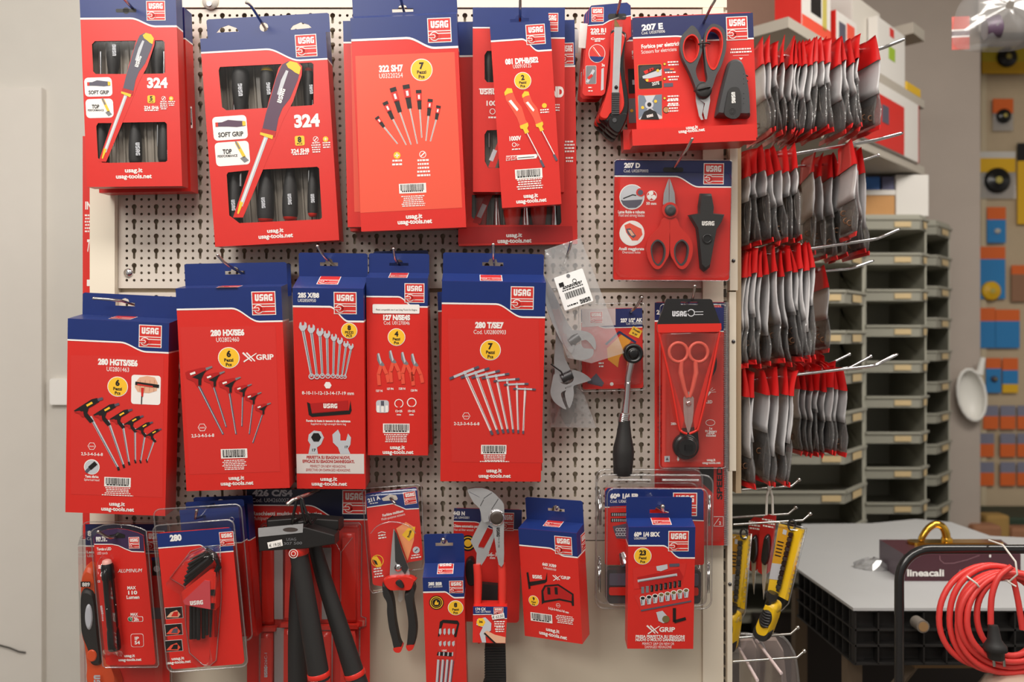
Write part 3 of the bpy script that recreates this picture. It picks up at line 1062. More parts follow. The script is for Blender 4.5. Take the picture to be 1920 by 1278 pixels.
f.pg(quad(c, (290, 778), (452, 768), (440, 790), (290, 802)), WHITE, 2)
f.usag(*c(318, 789), 20, 7, REDS, 3)
f.line([c(350, 788), c(430, 782)], 1.2, BLK, 3)
f.barcode(*c(403, 866), 51, 18)
f.greek(*c(408, 920), 50, 5, 4.2)
f.text('usag.it', *c(413, 975), 27, 7.5, L=2)
f.text('usag-tools.net', *c(416, 1000), 57, 7.5, L=2)
f.done(f.root)
hook('upright tipped wire hook above the slim two-screwdriver carton', 975, 33, f.slot_d, f.slot_d - 0.035, up=0.016)

# ------------------------------------------------------------------ knives and scissors, top right
def outline(f, c, pts, z=0.0):
    return [f.P(*c(*p), z) for p in pts]


c = crop(1060, 0, 4.408)


def knife(k, dx, dy, p, label):
    """carded cutter: printed card with the knife strapped along its right side"""
    cc = lambda x, y: (lambda a: (a[0] + dx, a[1] + dy))(c(x, y))
    q = [cc(205, 45), cc(540, 22), cc(500, 800), cc(145, 785)]
    f = Face(q, p, -2, 3)
    root = thing('carded_cutter', label, 'utility knife', f.M, 'carded cutters on one hook')
    f.root = root
    mb = MB()
    pts = outline(f, cc, [(195, 70), (215, 45), (510, 20), (540, 45), (545, 300), (500, 330), (375, 330), (330, 760), (320, 778), (300, 790), (160, 790), (140, 770), (150, 640)])
    hole = slot(*f.P(*cc(428, 138)), 33 * f.s, 10 * f.s, 'slot')
    mb.prism(pts, -0.0012, 0, RED, [hole])
    mb.build('card', root)
    f.pg([cc(197, 70), cc(215, 46), cc(508, 21), cc(539, 46), cc(542, 130), cc(440, 145), cc(365, 172), cc(310, 205), cc(187, 212)], BLUE, 1, [])
    f.line([cc(187, 212), cc(310, 203), cc(365, 171), cc(440, 145), cc(542, 130)], 1.8, WHITE, 2)
    f.mb = f.mb
    f.rect(*cc(428, 138), 34, 11, BLK, 2, 4)
    f.logo(*cc(266, 121), 23, h=27, L=3)
    f.text('220 B1', *cc(272, 252), 29, 7.5, L=2, bold=.04, rot=radians(1))
    f.greek(*cc(270, 286), 34, 1, 4.5)
    f.text('Cutter', *cc(270, 320), 27, 4, L=2)
    f.greek(*cc(268, 345), 15, 1, 4.5)
    f.ring(*cc(261, 442), 15.5, 0.9, WHITE, 2, ry=17)
    f.disc(*cc(261, 442), 14.6, REDS, 1, ry=16)
    f.pg([cc(198, 465), cc(320, 470), cc(306, 500), cc(280, 514), cc(242, 514), cc(212, 492)], BLUE, 2)
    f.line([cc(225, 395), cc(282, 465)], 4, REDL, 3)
    f.line([cc(232, 390), cc(290, 468)], 1, WHITE, 4)
    f.rect(*cc(212, 618), 20, 34, WHITE, 1, 2)
    f.rect(*cc(212, 618), 19, 33, DSTEEL and GREYI, 2, 2)
    f.line([cc(180, 680), cc(235, 580)], 5, LGREYI, 3)
    f.line([cc(190, 650), cc(220, 620)], 5, RED, 4)
    f.text('3s', *cc(313, 538), 0, 5, L=2)
    f.pg([cc(298, 570), cc(318, 560), cc(316, 740), cc(294, 750)], LGREYI, 2)
    f.greek(*cc(205, 728), 8, 1, 4)
    f.greek(*cc(208, 756), 11, 1, 4)
    f.done(root, 'printed_card')
    # knife body: curved black and red sheath
    z0 = 0.0005
    body = smooth_path(outline(f, cc, [(385, 250), (490, 270), (498, 330), (480, 500), (485, 620), (520, 820), (515, 960), (470, 1060), (440, 1115), (400, 1110), (330, 1050), (275, 990), (290, 920), (345, 760), (365, 540), (372, 330)]), 4)
    mb = MB()
    mb.dome(body, z0, z0 + 0.013, BPL, 0.12, 3)
    b = mb.build('knife_body', root)
    mb = MB()
    mb.dome(smooth_path(outline(f, cc, [(375, 290), (482, 300), (468, 420), (445, 560), (470, 760), (480, 900), (430, 985), (370, 960), (330, 1010), (275, 985), (300, 900), (352, 720), (368, 500)]), 4), z0 + .006, z0 + 0.0145, RPL, 0.06, 3)
    mb.build('red_inlay', root)
    mb = MB()
    mb.prism(outline(f, cc, [(398, 250), (462, 250), (450, 480), (432, 820), (378, 820), (390, 480)]), z0 + .012, z0 + .0155, STEEL)
    mb.prism(outline(f, cc, [(400, 190), (412, 185), (448, 245), (400, 240)]), z0 + .01, z0 + .0125, mat('bronze_blade', (150, 120, 80), .35, .8))
    mb.build('blade_channel', root)
    mb = MB()
    for i in range(12):
        y = 790 + i * 15
        mb.prism(outline(f, cc, [(378, y), (438, y), (436, y + 9), (376, y + 9)]), z0 + .0145, z0 + .019, RUBG)
    mb.prism(outline(f, cc, [(376, 785), (440, 785), (432, 975), (374, 975)]), z0 + .0145, z0 + .017, RUBG)
    mb.lathe([(0, .003), (.002, .0028), (.003, .001)], (*f.P(*cc(413, 742)), z0 + .0155), (0, 0, 1), BLK, 10)
    mb.build('slider', root)
    mb = MB()
    mb.dome(smooth_path(outline(f, cc, [(352, 985), (420, 965), (500, 950), (495, 1010), (445, 1112), (405, 1118), (345, 1060)]), 4), z0 + .008, z0 + .0185, BPL, 0.15, 3)
    mb.lathe([(0, .004), (.001, .0035)], (*f.P(*cc(398, 1015)), z0 + .0185), (0, 0, 1), DSTEEL, 10)
    mb.build('end_cap', root)
    mb = MB()
    mb.prism(outline(f, cc, [(380, 205), (400, 175), (455, 175), (472, 205), (468, 300), (380, 300)]), z0, z0 + .0125, CLEAR)
    mb.build('clear_cap', root)
    return f


f3 = knife(2, -9, 12, 0.032, 'hindmost of three carded red and black cutters on one hook')
f2 = knife(1, -4, 6, 0.055, 'middle one of three carded red and black cutters on one hook')
f1 = knife(0, 0, 0, 0.078, 'front carded cutter, a red and black snap-off knife fully in view')
for k, (f, dx, dy, x0, y0) in enumerate(((f3, -9, 12, 80, 350), (f2, -4, 6, 145, 300))):
    g = MB()
    pp = [f.P(*c(x, y)) for x, y in (((52, 238), (112, 246), (104, 442), (46, 436)), ((122, 192), (184, 198), (166, 402), (108, 396)))[k]]
    zz = 0.0012
    g.prism(pp, zz, zz + .0004, WHITE)
    g.build('price_tab', f.root)
hook('wire hook through the front carded cutter', *c(425, 120), BD - 0.08, BD - 0.15, up=0.02, tipx=0.006)


def scissor_card(p, q, c, main, label):
    f = Face(q, p, 0, 1)
    root = thing('scissors_pack', label, 'scissors', f.M, 'electrician scissors cards')
    f.root = root
    w, h = f.w / 2, f.h / 2
    mb = MB()
    pts = [(-w, -h), (w, -h), *rrect(-w, w, h - .03, h, .006, 3)[0:4], *rrect(-w, w, h - .03, h, .006, 3)[4:8]]
    ho = slot(*f.P(*c(1156, 193)), 36 * f.s, 6.5 * f.s, 'slot')
    mb.prism(pts, -0.001, 0, RED, [ho])
    mb.build('card', root)
    # blue band
    f.header(0.16, 0.205, NAVY, 0.35, 0.6, top=0.006, stripe=0.012)
    yl = f.P(*c(590, 1040))[1]
    mb = MB()
    D = 0.03
    mb.box(-w - .012, w - .011, -h - .011, yl - .012, 0.0005, D, RED)
    mb.build('card_ledge', root)
    if not main:
        f.text('2', *c(575, 270), 10, 11, L=3, bold=.04)
        f.text('Co', *c(575, 312), 9, 5, L=3, bold=.0)
        f.text('Fo', *c(570, 435), 9, 7, L=3, bold=.03)
        f.text('Sc', *c(570, 475), 9, 6, L=3, bold=.0)
        f.rect(*c(556, 670), 16, 46, BLK, 2)
        f.rect(*c(570, 680), 8, 9, LGREYI, 3)
        f.rect(*c(556, 915), 16, 46, GREYI, 2)
        f.disc(*c(548, 915), 3, YEL, 3)
        f.done(root)
        return f
    r = radians(2.5)
    # white cut of the slot and lettering
    f.text('207 E', *c(718, 222), 40, 10.5, L=3, bold=.05, rot=r)
    f.text('Cod. U02070006', *c(726, 266), 44, 5.5, L=3, bold=0, rot=r)
    f.text('Forbice per elettricisti', *c(628, 386), 78, 7.5, L=2, bold=.03, rot=r, al='l')
    f.text('Scissors for eletricians', *c(628, 430), 66, 7, L=2, bold=0, rot=r, al='l')
    f.logo(*c(1418, 235), 40, h=44)
    f.greek(*c(1450, 424), 48, 2, 5.5)
    f.line([c(1385, 460), c(1515, 455)], .6, WHITE, 2)
    f.pg([c(1435, 478), c(1467, 478), c(1451, 495)], WHITE, 2)
    for (x, y) in ((700, 633), (700, 887)):
        f.rect(*c(x, y), 45, 46, ORANGE, 1, 2)
        f.rect(*c(x, y), 43.5, 44.5, BLK if y < 700 else LGREYI, 2, 2)
    f.pg([c(615, 560), c(640, 545), c(790, 545), c(790, 600), c(640, 640), c(612, 650)], mat('dark_photo', (52, 46, 44), .4), 3)
    f.pg([c(636, 630), c(700, 605), c(795, 570), c(795, 625), c(690, 650), c(640, 650)], LGREYI, 4)
    f.pg([c(645, 590), c(720, 560), c(745, 570), c(660, 615)], RED, 5)
    f.pg([c(650, 655), c(795, 630), c(795, 670), c(680, 680)], RED, 4)
    for x in range(690, 790, 22):
        f.rect(*c(x, 586 - (x - 690) * .2), 3.4, 5, BLK, 5)
    f.text('207E', *c(745, 690), 14, 6, L=5, bold=.02, rot=radians(8))
    f.disc(*c(763, 584), 2.6, YEL, 6)
    f.disc(*c(675, 665), 2.6, YEL, 6)
    f.pg([c(603, 785), c(650, 790), c(690, 880), c(660, 930), c(604, 985)], mat('photo_blue', (110, 122, 136), .4), 3)
    f.pg([c(797, 780), c(745, 785), c(700, 870), c(740, 925), c(797, 960)], mat('photo_blue', (110, 122, 136), .4), 3)
    f.disc(*c(693, 865), 8, LGREYI, 4)
    f.disc(*c(693, 865), 4, BLK, 5)
    f.pg([c(620, 987), c(650, 925), c(700, 900), c(750, 925), c(775, 987)], BLK, 4)
    f.usag(*c(698, 958), 12, 5, L=5, rot=radians(10))
    f.disc(*c(638, 890), 2.8, YEL, 5)
    f.disc(*c(745, 838), 2.8, YEL, 5)
    for y, n in ((530, 2), (652, 2), (812, 2), (900, 3)):
        f.disc(*c(820, y), 3.0 if y < 890 else 0.1, BLK, 2)
        f.disc(*c(820, y), 2.2 if y < 890 else 0.1, YEL, 3)
        f.greek(*c(892, y), 22, n, 5.2)
    f.disc(*c(833, 908), 6.2, BLK, 2)
    f.disc(*c(833, 908), 5.2, mat('tan_ink', (178, 130, 84), .4), 3)
    f.rect(*c(850, 578), 16, 5, SLATE, 2)
    f.rect(*c(880, 572), 8, 3, ORANGE, 3)
    f.greek(*c(868, 604), 24, 1, 5)
    f.rect(*c(852, 702), 17, 7, SLATE, 2)
    f.greek(*c(890, 850), 24, 2, 6)
    f.done(root)
    g = Face(q, p, 0, 1)
    g.M = f.M
    g.text('usag.it', *c(1012, 1088), 22, 6, L=1, bold=.03, rot=r)
    g.text('usag-tools.net', *c(1010, 1114), 48, 6, L=1, bold=.03, rot=r)
    g.done(root, 'printed_ledge', D)
    # scissors
    for nm, outer, inner, wall in (
            ('handle', [(1030, 240), (1075, 280), (1105, 350), (1112, 450), (1080, 540), (1060, 610), (1085, 690), (1130, 700), (1180, 740), (1160, 800), (1110, 810), (1075, 790), (1050, 720), (1010, 620), (950, 500), (933, 420), (945, 330), (985, 280)],
             [(1030, 312), (1075, 345), (1088, 420), (1070, 500), (1020, 545), (970, 510), (953, 420), (975, 345)], 0),
            ('handle', [(1190, 232), (1260, 250), (1300, 310), (1305, 430), (1270, 560), (1225, 650), (1195, 740), (1165, 790), (1120, 790), (1100, 740), (1150, 690), (1140, 600), (1128, 480), (1122, 380), (1140, 290)],
             [(1195, 258), (1255, 285), (1278, 360), (1270, 460), (1225, 590), (1180, 600), (1145, 520), (1135, 400), (1150, 310)], 1)):
        mb = MB()
        ou = smooth_path(outline(f, c, outer), 4)
        ri = smooth_path(outline(f, c, inner), 4)
        mb.prism(ou, 0.004 + .003 * wall, 0.016 + .002 * wall, RUBG, [ri])
        hnd = mb.build(nm, root)
        mb = MB()
        cx = sum(a[0] for a in ri) / len(ri)
        cy = sum(a[1] for a in ri) / len(ri)
        sm = [(cx + (a[0] - cx) * .87, cy + (a[1] - cy) * .9) for a in ri]
        mb.prism(ri, 0.003 + .003 * wall, 0.0168 + .002 * wall, RPL, [sm])
        mb.build('ring_lining', hnd)
    mb = MB()
    mb.prism(outline(f, c, [(1068, 780), (1120, 800), (1140, 830), (1130, 900), (1118, 960), (1130, 1000), (1112, 1002), (1095, 970), (1070, 850)]), .006, .009, STEEL)
    mb.prism(outline(f, c, [(1180, 780), (1130, 800), (1100, 840), (1140, 870), (1125, 940), (1140, 1000), (1155, 1000), (1182, 850)]), .009, .012, STEEL)
    mb.build('blade', root)
    mb = MB()
    mb.lathe([(0, .0125), (.004, .0125), (.006, .009), (.0065, .003)], (*f.P(*c(1124, 770)), .013), (0, 0, 1), RUB, 20)
    mb.build('pivot_screw', root)
    mb = MB()
    a, b = f.P(*c(1080, 395)), f.P(*c(1172, 393))
    mb.tube([(a[0], a[1], .017), (a[0] + .004, a[1], .021), (b[0] - .004, b[1], .022), (b[0], b[1], .018)], .0012, BLK, 6)
    a, b = f.P(*c(1050, 770)), f.P(*c(1195, 748))
    mb.tube([(a[0], a[1], .012), (a[0] + .006, a[1], .021), (b[0] - .006, b[1], .021), (b[0], b[1], .012)], .0011, BLK, 6)
    mb.build('cable_tie', root)
    # belt sheath
    mb = MB()
    sh = smooth_path(outline(f, c, [(1365, 510), (1410, 508), (1445, 545), (1475, 650), (1500, 800), (1508, 960), (1500, 985), (1420, 985), (1330, 985), (1240, 980), (1228, 955), (1260, 800), (1300, 640), (1330, 540)]), 4)
    mb.dome(sh, .003, .02, RUBG, .12, 3)
    for y in (640, 680, 720, 800, 840, 880):
        a, b = f.P(*c(1462, y)), f.P(*c(1500, y + 14))
        mb.tube([(a[0] - .004, a[1], .0195), (b[0] - .003, b[1], .016)], .0012, RUB, 5)
    shp = mb.build('sheath', root)
    mb = MB()
    mb.prism(smooth_path(outline(f, c, [(1350, 755), (1392, 758), (1412, 800), (1415, 960), (1385, 1005), (1340, 1010), (1292, 985), (1285, 940), (1305, 830), (1320, 775)]), 4), .019, .0235, RUB)
    clp = mb.build('belt_clip', shp)
    g = Face(q, p, 0, 1)
    g.M = f.M
    g.usag(*c(1356, 840), 20, 7, WHITE, 1, -pi / 2)
    g.ring(*c(1348, 952), 6, 1, BLK, 1)
    g.ring(*c(1348, 952), 3.5, .8, BLK, 1)
    g.done(root, 'sheath_marking', .0235)
    return f


scissor_card(0.04, [(1172, 40), (1394, 24), (1394, 268), (1174, 272)], c, False, 'second scissors card, its left edge showing behind the black-handled scissors card')
scissor_card(0.09, quad(c, (593, 155), (1575, 83), (1562, 1150), (552, 1165)), c, True, 'large red card of black-handled electrician scissors with grey sheath')
hook('wire hook with bent tip holding the large black-handled scissors card', *c(1140, 190), BD - 0.09, BD - 0.15, up=0.016, tipx=0.008)

# 207 D blister scissors
c = crop(1130, 260, 4.563)


def shell(f, root, pts, z0, z1, inset=.06, rim=None, m=None):
    """clear moulded shell over a card"""
    mb = MB()
    mb.dome(pts, z0, z1, m or CLEAR, inset, 2)
    s = mb.build('clear_shell', root)
    if rim:
        mb = MB()
        mb.tube([(x, y, z0 + .0008) for x, y in rim], .0009, CLEARR, 6, True)
        mb.build('shell_rim', s)
    return s


f = Face(quad(c, (100, 180), (1112, 184), (1078, 1215), (84, 1208)), 0.07, 0, 4)
root = thing('scissors_pack', 'clear-shelled red pack of red-handled scissors with black belt sheath', 'scissors', f.M, 'electrician scissors cards')
w, h = f.w / 2, f.h / 2
mb = MB()
mb.prism(rrect(-w, w, -h, h, .005), -0.001, 0, RED, [slot(*f.P(*c(603, 266)), 36 * f.s, 8 * f.s, 'slot')])
mb.build('card', root)
f.header(.13, .215, NAVY, .52, .72, top=.004, stripe=.011)
f.logo(*c(949, 300), 38, h=39)
f.rect(*c(603, 266), 38, 9, BLK, 3, 4)
f.text('207 D', *c(252, 228), 30, 8.5, L=3, bold=.06)
f.text('Cod. U02070002', *c(285, 275), 46, 5.5, L=3, bold=0)
for y in (498, 808):
    f.disc(*c(250, y), 23.5, WHITE, 2)
    f.disc(*c(250, y), 22, LGREYI if y < 600 else WHITE, 3)
f.pg([c(155, 525), c(340, 520), c(325, 560), c(285, 590), c(220, 592), c(175, 565)], RUB and SLATE, 4)
f.pg([c(170, 515), c(265, 470), c(340, 500), c(335, 520), c(170, 530)], LGREYI, 5)
f.line([c(175, 512), c(255, 480), c(285, 485)], 2, BLK, 6)
f.disc(*c(322, 460), 8, RED, 5)
f.disc(*c(322, 460), 5, SLATE, 6)
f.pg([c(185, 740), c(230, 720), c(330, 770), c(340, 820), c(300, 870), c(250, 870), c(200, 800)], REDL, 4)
f.pg([c(200, 770), c(235, 765), c(285, 830), c(262, 850), c(215, 815)], SLATE, 5)
f.pg([c(215, 780), c(240, 780), c(272, 825), c(245, 830)], SKIN, 6)
f.ring(*c(420, 487), 9.5, 1, WHITE, 2)
for x, y in ((414, 465), (400, 498), (437, 500)):
    f.disc(*c(x, y), 4.3, WHITE, 2)
f.text('50 mm', *c(416, 553), 19, 5, L=2)
f.text('Lame fluide e robuste', *c(245, 625), 50, 5.5, L=2)
f.text('Fluid and strong blades', *c(247, 654), 48, 5.5, L=2, bold=0)
f.text('Anelli maggiorate', *c(245, 940), 48, 5.5, L=2)
f.text('Oversized holes', *c(245, 970), 34, 5, L=2, bold=0)
f.done(root)
for sx in (-1, 1):
    X = lambda x: 560 + sx * x
    mb = MB()
    ou = smooth_path(outline(f, c, [(X(2), 680), (X(60), 690), (X(90), 760), (X(165), 840), (X(195), 920), (X(185), 1020), (X(135), 1105), (X(80), 1110), (X(30), 1040), (X(5), 980), (X(2), 850)]), 4)
    ri = smooth_path(outline(f, c, [(X(105), 865), (X(150), 900), (X(162), 960), (X(140), 1050), (X(95), 1088), (X(50), 1040), (X(35), 960), (X(55), 895)]), 4)
    mb.prism(ou, .004, .014, RPL, [ri])
    hd = mb.build('handle', root)
    cx, cy = sum(a[0] for a in ri) / len(ri), sum(a[1] for a in ri) / len(ri)
    mb = MB()
    mb.prism(ri, .003, .0145, RUBG, [[(cx + (a[0] - cx) * .82, cy + (a[1] - cy) * .87) for a in ri]])
    mb.build('ring_lining', hd)
    mb = MB()
    mb.prism(outline(f, c, [(X(2), 345), (X(20), 390), (X(45), 470), (X(52), 560), (X(40), 600), (X(0), 600)]), .007 + .001 * sx, .009 + .001 * sx, CHROME)
    mb.build('blade', root)
mb = MB()
a = f.P(*c(562, 618))
mb.lathe([(0, .013), (.004, .0125)], (*a, .012), (0, 0, 1), RPL, 24)
mb.lathe([(.004, .009), (.007, .0085), (.0078, .004)], (*a, .012), (0, 0, 1), RUBG, 20)
mb.build('pivot_screw', root)
mb = MB()
mb.dome(outline(f, c, [(825, 470), (915, 470), (935, 580), (930, 640), (1030, 650), (1000, 720), (960, 780), (930, 950), (900, 1110), (860, 1140), (825, 1110), (805, 900), (790, 770), (755, 710), (722, 655), (810, 640), (808, 580)]), .003, .017, RUB, .1, 2)
shp = mb.build('sheath', root)
mb = MB()
mb.lathe([(0, .008), (.002, .008), (.003, .006), (.0012, .0052)], (*f.P(*c(872, 860)), .0165), (0, 0, 1), BPL, 18)
mb.build('press_stud', shp)
g = Face(quad(c, (100, 180), (1112, 184), (1078, 1215), (84, 1208)), 0.07, 0, 4)
g.usag(*c(880, 730), 23, 8, WHITE, 1)
g.done(root, 'sheath_marking', .0173)
shell(f, root, rrect(-w * .97, w * .98, -h * .96, h * .8, .012), .0006, .021, .05, rrect(-w, w, -h, h, .005))
hook('wire hook with bent tip holding the pack of red-handled scissors', *c(603, 262), BD - .07, BD - .15, up=0.02, tipx=0.012)

# ------------------------------------------------------------------ middle row
def fine(f, c, x, y, w, rows=4):
    f.greek(*c(x, y), w, rows, 3.4)


def hexmm(f, c, x, y, r, t='mm'):
    a = c(x, y)
    f.ring(*a, r, r * .13, WHITE, 2, 6)
    f.text(t, *a, r * 1.2, r * .5, L=2, bold=0)


def feet(f, c, x, y, dy=27, w1=29, w2=61, h=7.5):
    f.text('usag.it', *c(x, y), w1, h, L=3, bold=.03)
    f.text('usag-tools.net', *c(x + 3, y + dy), w2, h, L=3, bold=.03)


# 280 HGTS/SE6
c = crop(100, 520, 2.779)
f = carton('leftmost big red carton of the middle row, picturing six black-handled keys', quad(c, (68, 210), (597, 240), (590, 1240), (70, 1225)), 0.115, 0.045, 2, 4, .105, .148,
           tab=551, ytop=592, slotpx=(235, 567), slotw=37, sloth=15, taboff=0.001)
f.pg(quad(c, (90, 405), (575, 410), (570, 1145), (92, 1128)), REDS, 1)
f.logo(*c(506, 306), 42, h=42)
f.text('280 HGTS/SE6', *c(337, 442), 73, 10.5, L=2, bold=.06)
f.text('U02801463', *c(337, 478), 41, 8.5, L=2, bold=0)
f.badge(*c(336, 568), 19, '6')
f.rect(*c(483, 585), 54, 55, WHITE, 2, 5)
f.pg([c(430, 545), c(450, 520), c(490, 512), c(530, 520), c(545, 550), c(540, 590), c(500, 602), c(470, 600), c(440, 595), c(425, 570)], SKIN, 3)
for x in (455, 480, 505, 528):
    f.line([c(x, 535), c(x - 4, 592)], .8, mat('skin_line', (190, 130, 100), .5), 4)
f.line([c(430, 550), c(550, 566)], 6, BLK, 5)
f.line([c(440, 556), c(520, 568)], 2.4, RED, 6)
f.line([c(466, 575), c(464, 620)], 5.5, RED, 5, 3)
f.line([c(462, 618), c(460, 658)], 1.8, BLK, 5)
for (hx, hy), (tx, ty), s in (((182, 665), (340, 995), 1), ((275, 690), (368, 982), .9), ((352, 715), (396, 968), .78), ((418, 745), (428, 958), .68), ((472, 775), (455, 958), .62), ((522, 808), (488, 955), .55)):
    px = lambda u, v: c(hx + u * s, hy + v * s)
    f.line([px(12, 60), c(tx, ty)], 5.2 * s, LGREYI, 2, 4 * s)
    f.line([px(9, 60), c(tx - 2, ty)], 1.3 * s, SLATE, 3)
    f.line([c(tx - 3, ty - 8), c(tx + 2, ty + 8)], 4.5 * s, BLK, 3)
    f.pg([px(-74, 28), px(-40, 6), px(20, -32), px(48, -38), px(58, -18), px(30, 0), px(4, 14), px(-4, 40), px(30, 82), px(10, 92), px(-18, 60), px(-26, 30), px(-50, 34), px(-60, 40)], BLK, 4)
    f.pg([px(-74, 34), px(-44, 28), px(-24, 38), px(-20, 62), px(-34, 58), px(-44, 44)], REDD, 5)
    f.line([px(-6, 2), px(22, -14)], 4 * s, YEL, 5)
    f.line([px(52, -28), px(76, -36)], 5 * s, SLATE, 5)
hexmm(f, c, 201, 878, 7.6)
f.text('2,5-3-4-5-6-8', *c(202, 919), 40, 5.6, L=2, bold=.02)
f.disc(*c(201, 986), 14.5, WHITE, 2)
f.disc(*c(201, 986), 13, LGREYI, 3)
f.line([c(172, 1012), c(210, 975)], 6, SLATE, 4)
f.line([c(192, 992), c(222, 966)], 8, BLK, 5)
f.text('Testa sferica', *c(201, 1036), 25, 4.6, L=2)
f.text('Spherical head', *c(201, 1053), 28, 4.4, L=2, bold=0)
f.barcode(*c(335, 1065), 49, 18)
fine(f, c, 336, 1112, 48, 4)
fine(f, c, 335, 1136, 62, 1)
feet(f, c, 333, 1178)
f.done(f.root)
flap_logo(f, *c(365, 210), 40, 38)
hook('wire hook pointing sideways from the leftmost middle-row carton tab', 239, 567, f.slot_d, f.slot_d - 0.03, up=0.002, tipx=-0.038)

# 280 HX/SE6 and its neighbour behind
c = crop(320, 470, 2.72)
f = carton('carton behind the six red T-handle key box, only its blue tab edge showing', [(345, 560), (546, 556), (540, 880), (352, 884)], 0.05, 0.035, 0, 4, .1, .14, tab=496, ytop=556, slotpx=(440, 508), slotw=37, sloth=15)
f.done(f.root)
f = carton('big red carton picturing six red T-handle keys, second in the middle row', quad(c, (30, 195), (581, 178), (590, 1212), (76, 1222)), 0.13, 0.045, 3, 5, .098, .165,
           tab=493, ytop=534, slotpx=(441, 508), slotw=38, sloth=15)
f.pg(quad(c, (48, 388), (535, 382), (558, 1125), (96, 1140)), REDS, 1)
f.logo(*c(475, 267), 44, h=44)
f.text('280 HX/SE6', *c(290, 417), 62, 10.5, L=2, bold=.06)
f.text('U02802460', *c(291, 452), 42, 8.5, L=2, bold=0)
f.badge(*c(297, 545), 20, '6')


def xgrip(f, c, x, y, w, rot=0.0):
    a = c(x, y)
    k = w / 58
    f.text('GRIP', a[0] + 13 * k, a[1], 33 * k, 10 * k, L=2, bold=.03)
    px = lambda u, v: (a[0] - 29 * k + u * k, a[1] + v * k)
    f.line([px(0, -8), px(17, 8)], 3.6 * k, WHITE, 2, 2 * k)
    f.line([px(2, 9), px(26, -7)], 2.6 * k, WHITE, 3, 1.6 * k)
    f.line([px(7, -8), px(23, 8)], 2.8 * k, WHITE, 2, 2 * k)


xgrip(f, c, 446, 541, 57)
for (hx, hy), (tx, ty), s in (((130, 640), (268, 935), 1), ((210, 655), (284, 898), .8), ((290, 685), (334, 935), .82), ((360, 712), (364, 895), .65), ((412, 752), (402, 935), .62), ((462, 805), (420, 980), .6)):
    px = lambda u, v: c(hx + u * s, hy + v * s)
    f.line([px(12, 45), c(tx, ty)], 4.6 * s, SLATE, 2, 3.6 * s)
    f.line([px(10, 45), c(tx - 2, ty - 4)], 1.2 * s, LGREYI, 3)
    f.pg([px(-55, -20), px(-40, -28), px(25, -44), px(52, -46), px(56, -30), px(38, -16), px(28, 10), px(26, 46), px(6, 52), px(-10, 26), px(-30, 18), px(-48, 10)], REDD, 4)
    f.pg([px(-20, 4), px(30, -22), px(54, -34), px(40, -14), px(28, 12), px(27, 44), px(12, 46), px(12, 14)], BLK, 5)
    f.line([px(-28, -12), px(-4, -20)], 4 * s, WHITE, 6)
    f.line([px(52, -38), px(82, -50)], 5 * s, GREYI, 5, 3 * s)
hexmm(f, c, 161, 900, 8)
f.text('2,5-3-4-5-6-8', *c(164, 941), 42, 6, L=2, bold=.02)
f.barcode(*c(324, 1033), 49, 18)
fine(f, c, 326, 1092, 46, 6)
feet(f, c, 336, 1156)
f.done(f.root)
flap_logo(f, *c(300, 183), 40, 38)
hook('wire hook with curled tip holding the six T-handle key carton', 441, 505, f.slot_d, f.slot_d - 0.04, up=0.014, tipx=-0.012)

# 285 X/B8
c = crop(540, 450, 2.664)
f = carton('tall worn red carton picturing eight spanners and two spanner heads', quad(c, (22, 240), (383, 240), (382, 1245), (45, 1238)), 0.115, 0.045, 1, 8, .085, .155,
           tab=474, ytop=518, slotpx=(617, 492), slotw=34, sloth=15, stripe=.009)
f.text('285 X/B8', *c(50, 274), 39, 8.5, L=3, bold=.05, al='l')
f.text('U02850950', *c(50, 300), 33, 6, L=3, bold=0, al='l')
f.logo(*c(286, 314), 42, h=41)
f.badge(*c(306, 452), 15, '8', words=('PEZZI', 'PCS'))
for (hx, hy), (tx, ty), s in (((75, 430), (118, 680), 1), ((117, 442), (145, 680), .95), ((160, 458), (172, 678), .9), ((195, 470), (200, 678), .85), ((230, 485), (226, 678), .8), ((260, 502), (248, 680), .75), ((290, 518), (268, 682), .7), ((315, 530), (284, 682), .66)):
    px = lambda u, v: c(hx + u * s, hy + v * s)
    f.line([px(0, 18), c(tx, ty)], 5.6 * s, LGREYI, 2, 4.4 * s)
    f.line([px(1, 24), c(tx, ty - 14)], 1.8 * s, GREYI, 3)
    f.pg([px(-16, -18), px(-8, -22), px(-5, -4), px(6, -6), px(8, -24), px(18, -16), px(20, 4), px(8, 22), px(-8, 24), px(-20, 6)], LGREYI, 4)
    f.ring(*c(tx, ty), 5.6 * s, 2 * s, LGREYI, 4)
f.disc(*c(199, 724), 7, WHITE, 2, 6)
f.text('8-10-11-12-13-14-17-19 mm', *c(200, 763), 97, 6.2, L=2, bold=.02)
f.pg([c(95, 808), c(110, 815), c(120, 865), c(305, 850), c(312, 800), c(318, 850), c(310, 868), c(120, 882), c(104, 872)], BLK, 2)
f.pg([c(112, 815), c(300, 800), c(302, 848), c(122, 862)], REDD, 2)
f.usag(*c(212, 827), 26, 9, L=3)
f.text('Fornito in busta in tessuto in alta resistenza', *c(202, 902), 83, 4.4, L=2)
f.text('Supplied in a high-strength fabric bag', *c(202, 917), 66, 4.2, L=2, bold=0)
f.pg([c(104, 970), c(130, 950), c(165, 955), c(180, 985), c(165, 1020), c(145, 1035), c(150, 1068), c(102, 1068), c(112, 1020), c(100, 1000)], LGREYI, 2)
f.disc(*c(141, 984), 9.5, BLK, 3, 6)
f.text('17', *c(130, 1047), 7, 5, BLK, 3)
f.pg([c(222, 970), c(250, 945), c(262, 970), c(262, 1000), c(290, 1000), c(300, 965), c(315, 985), c(312, 1020), c(300, 1040), c(312, 1068), c(262, 1068), c(250, 1035), c(225, 1010)], LGREYI, 2)
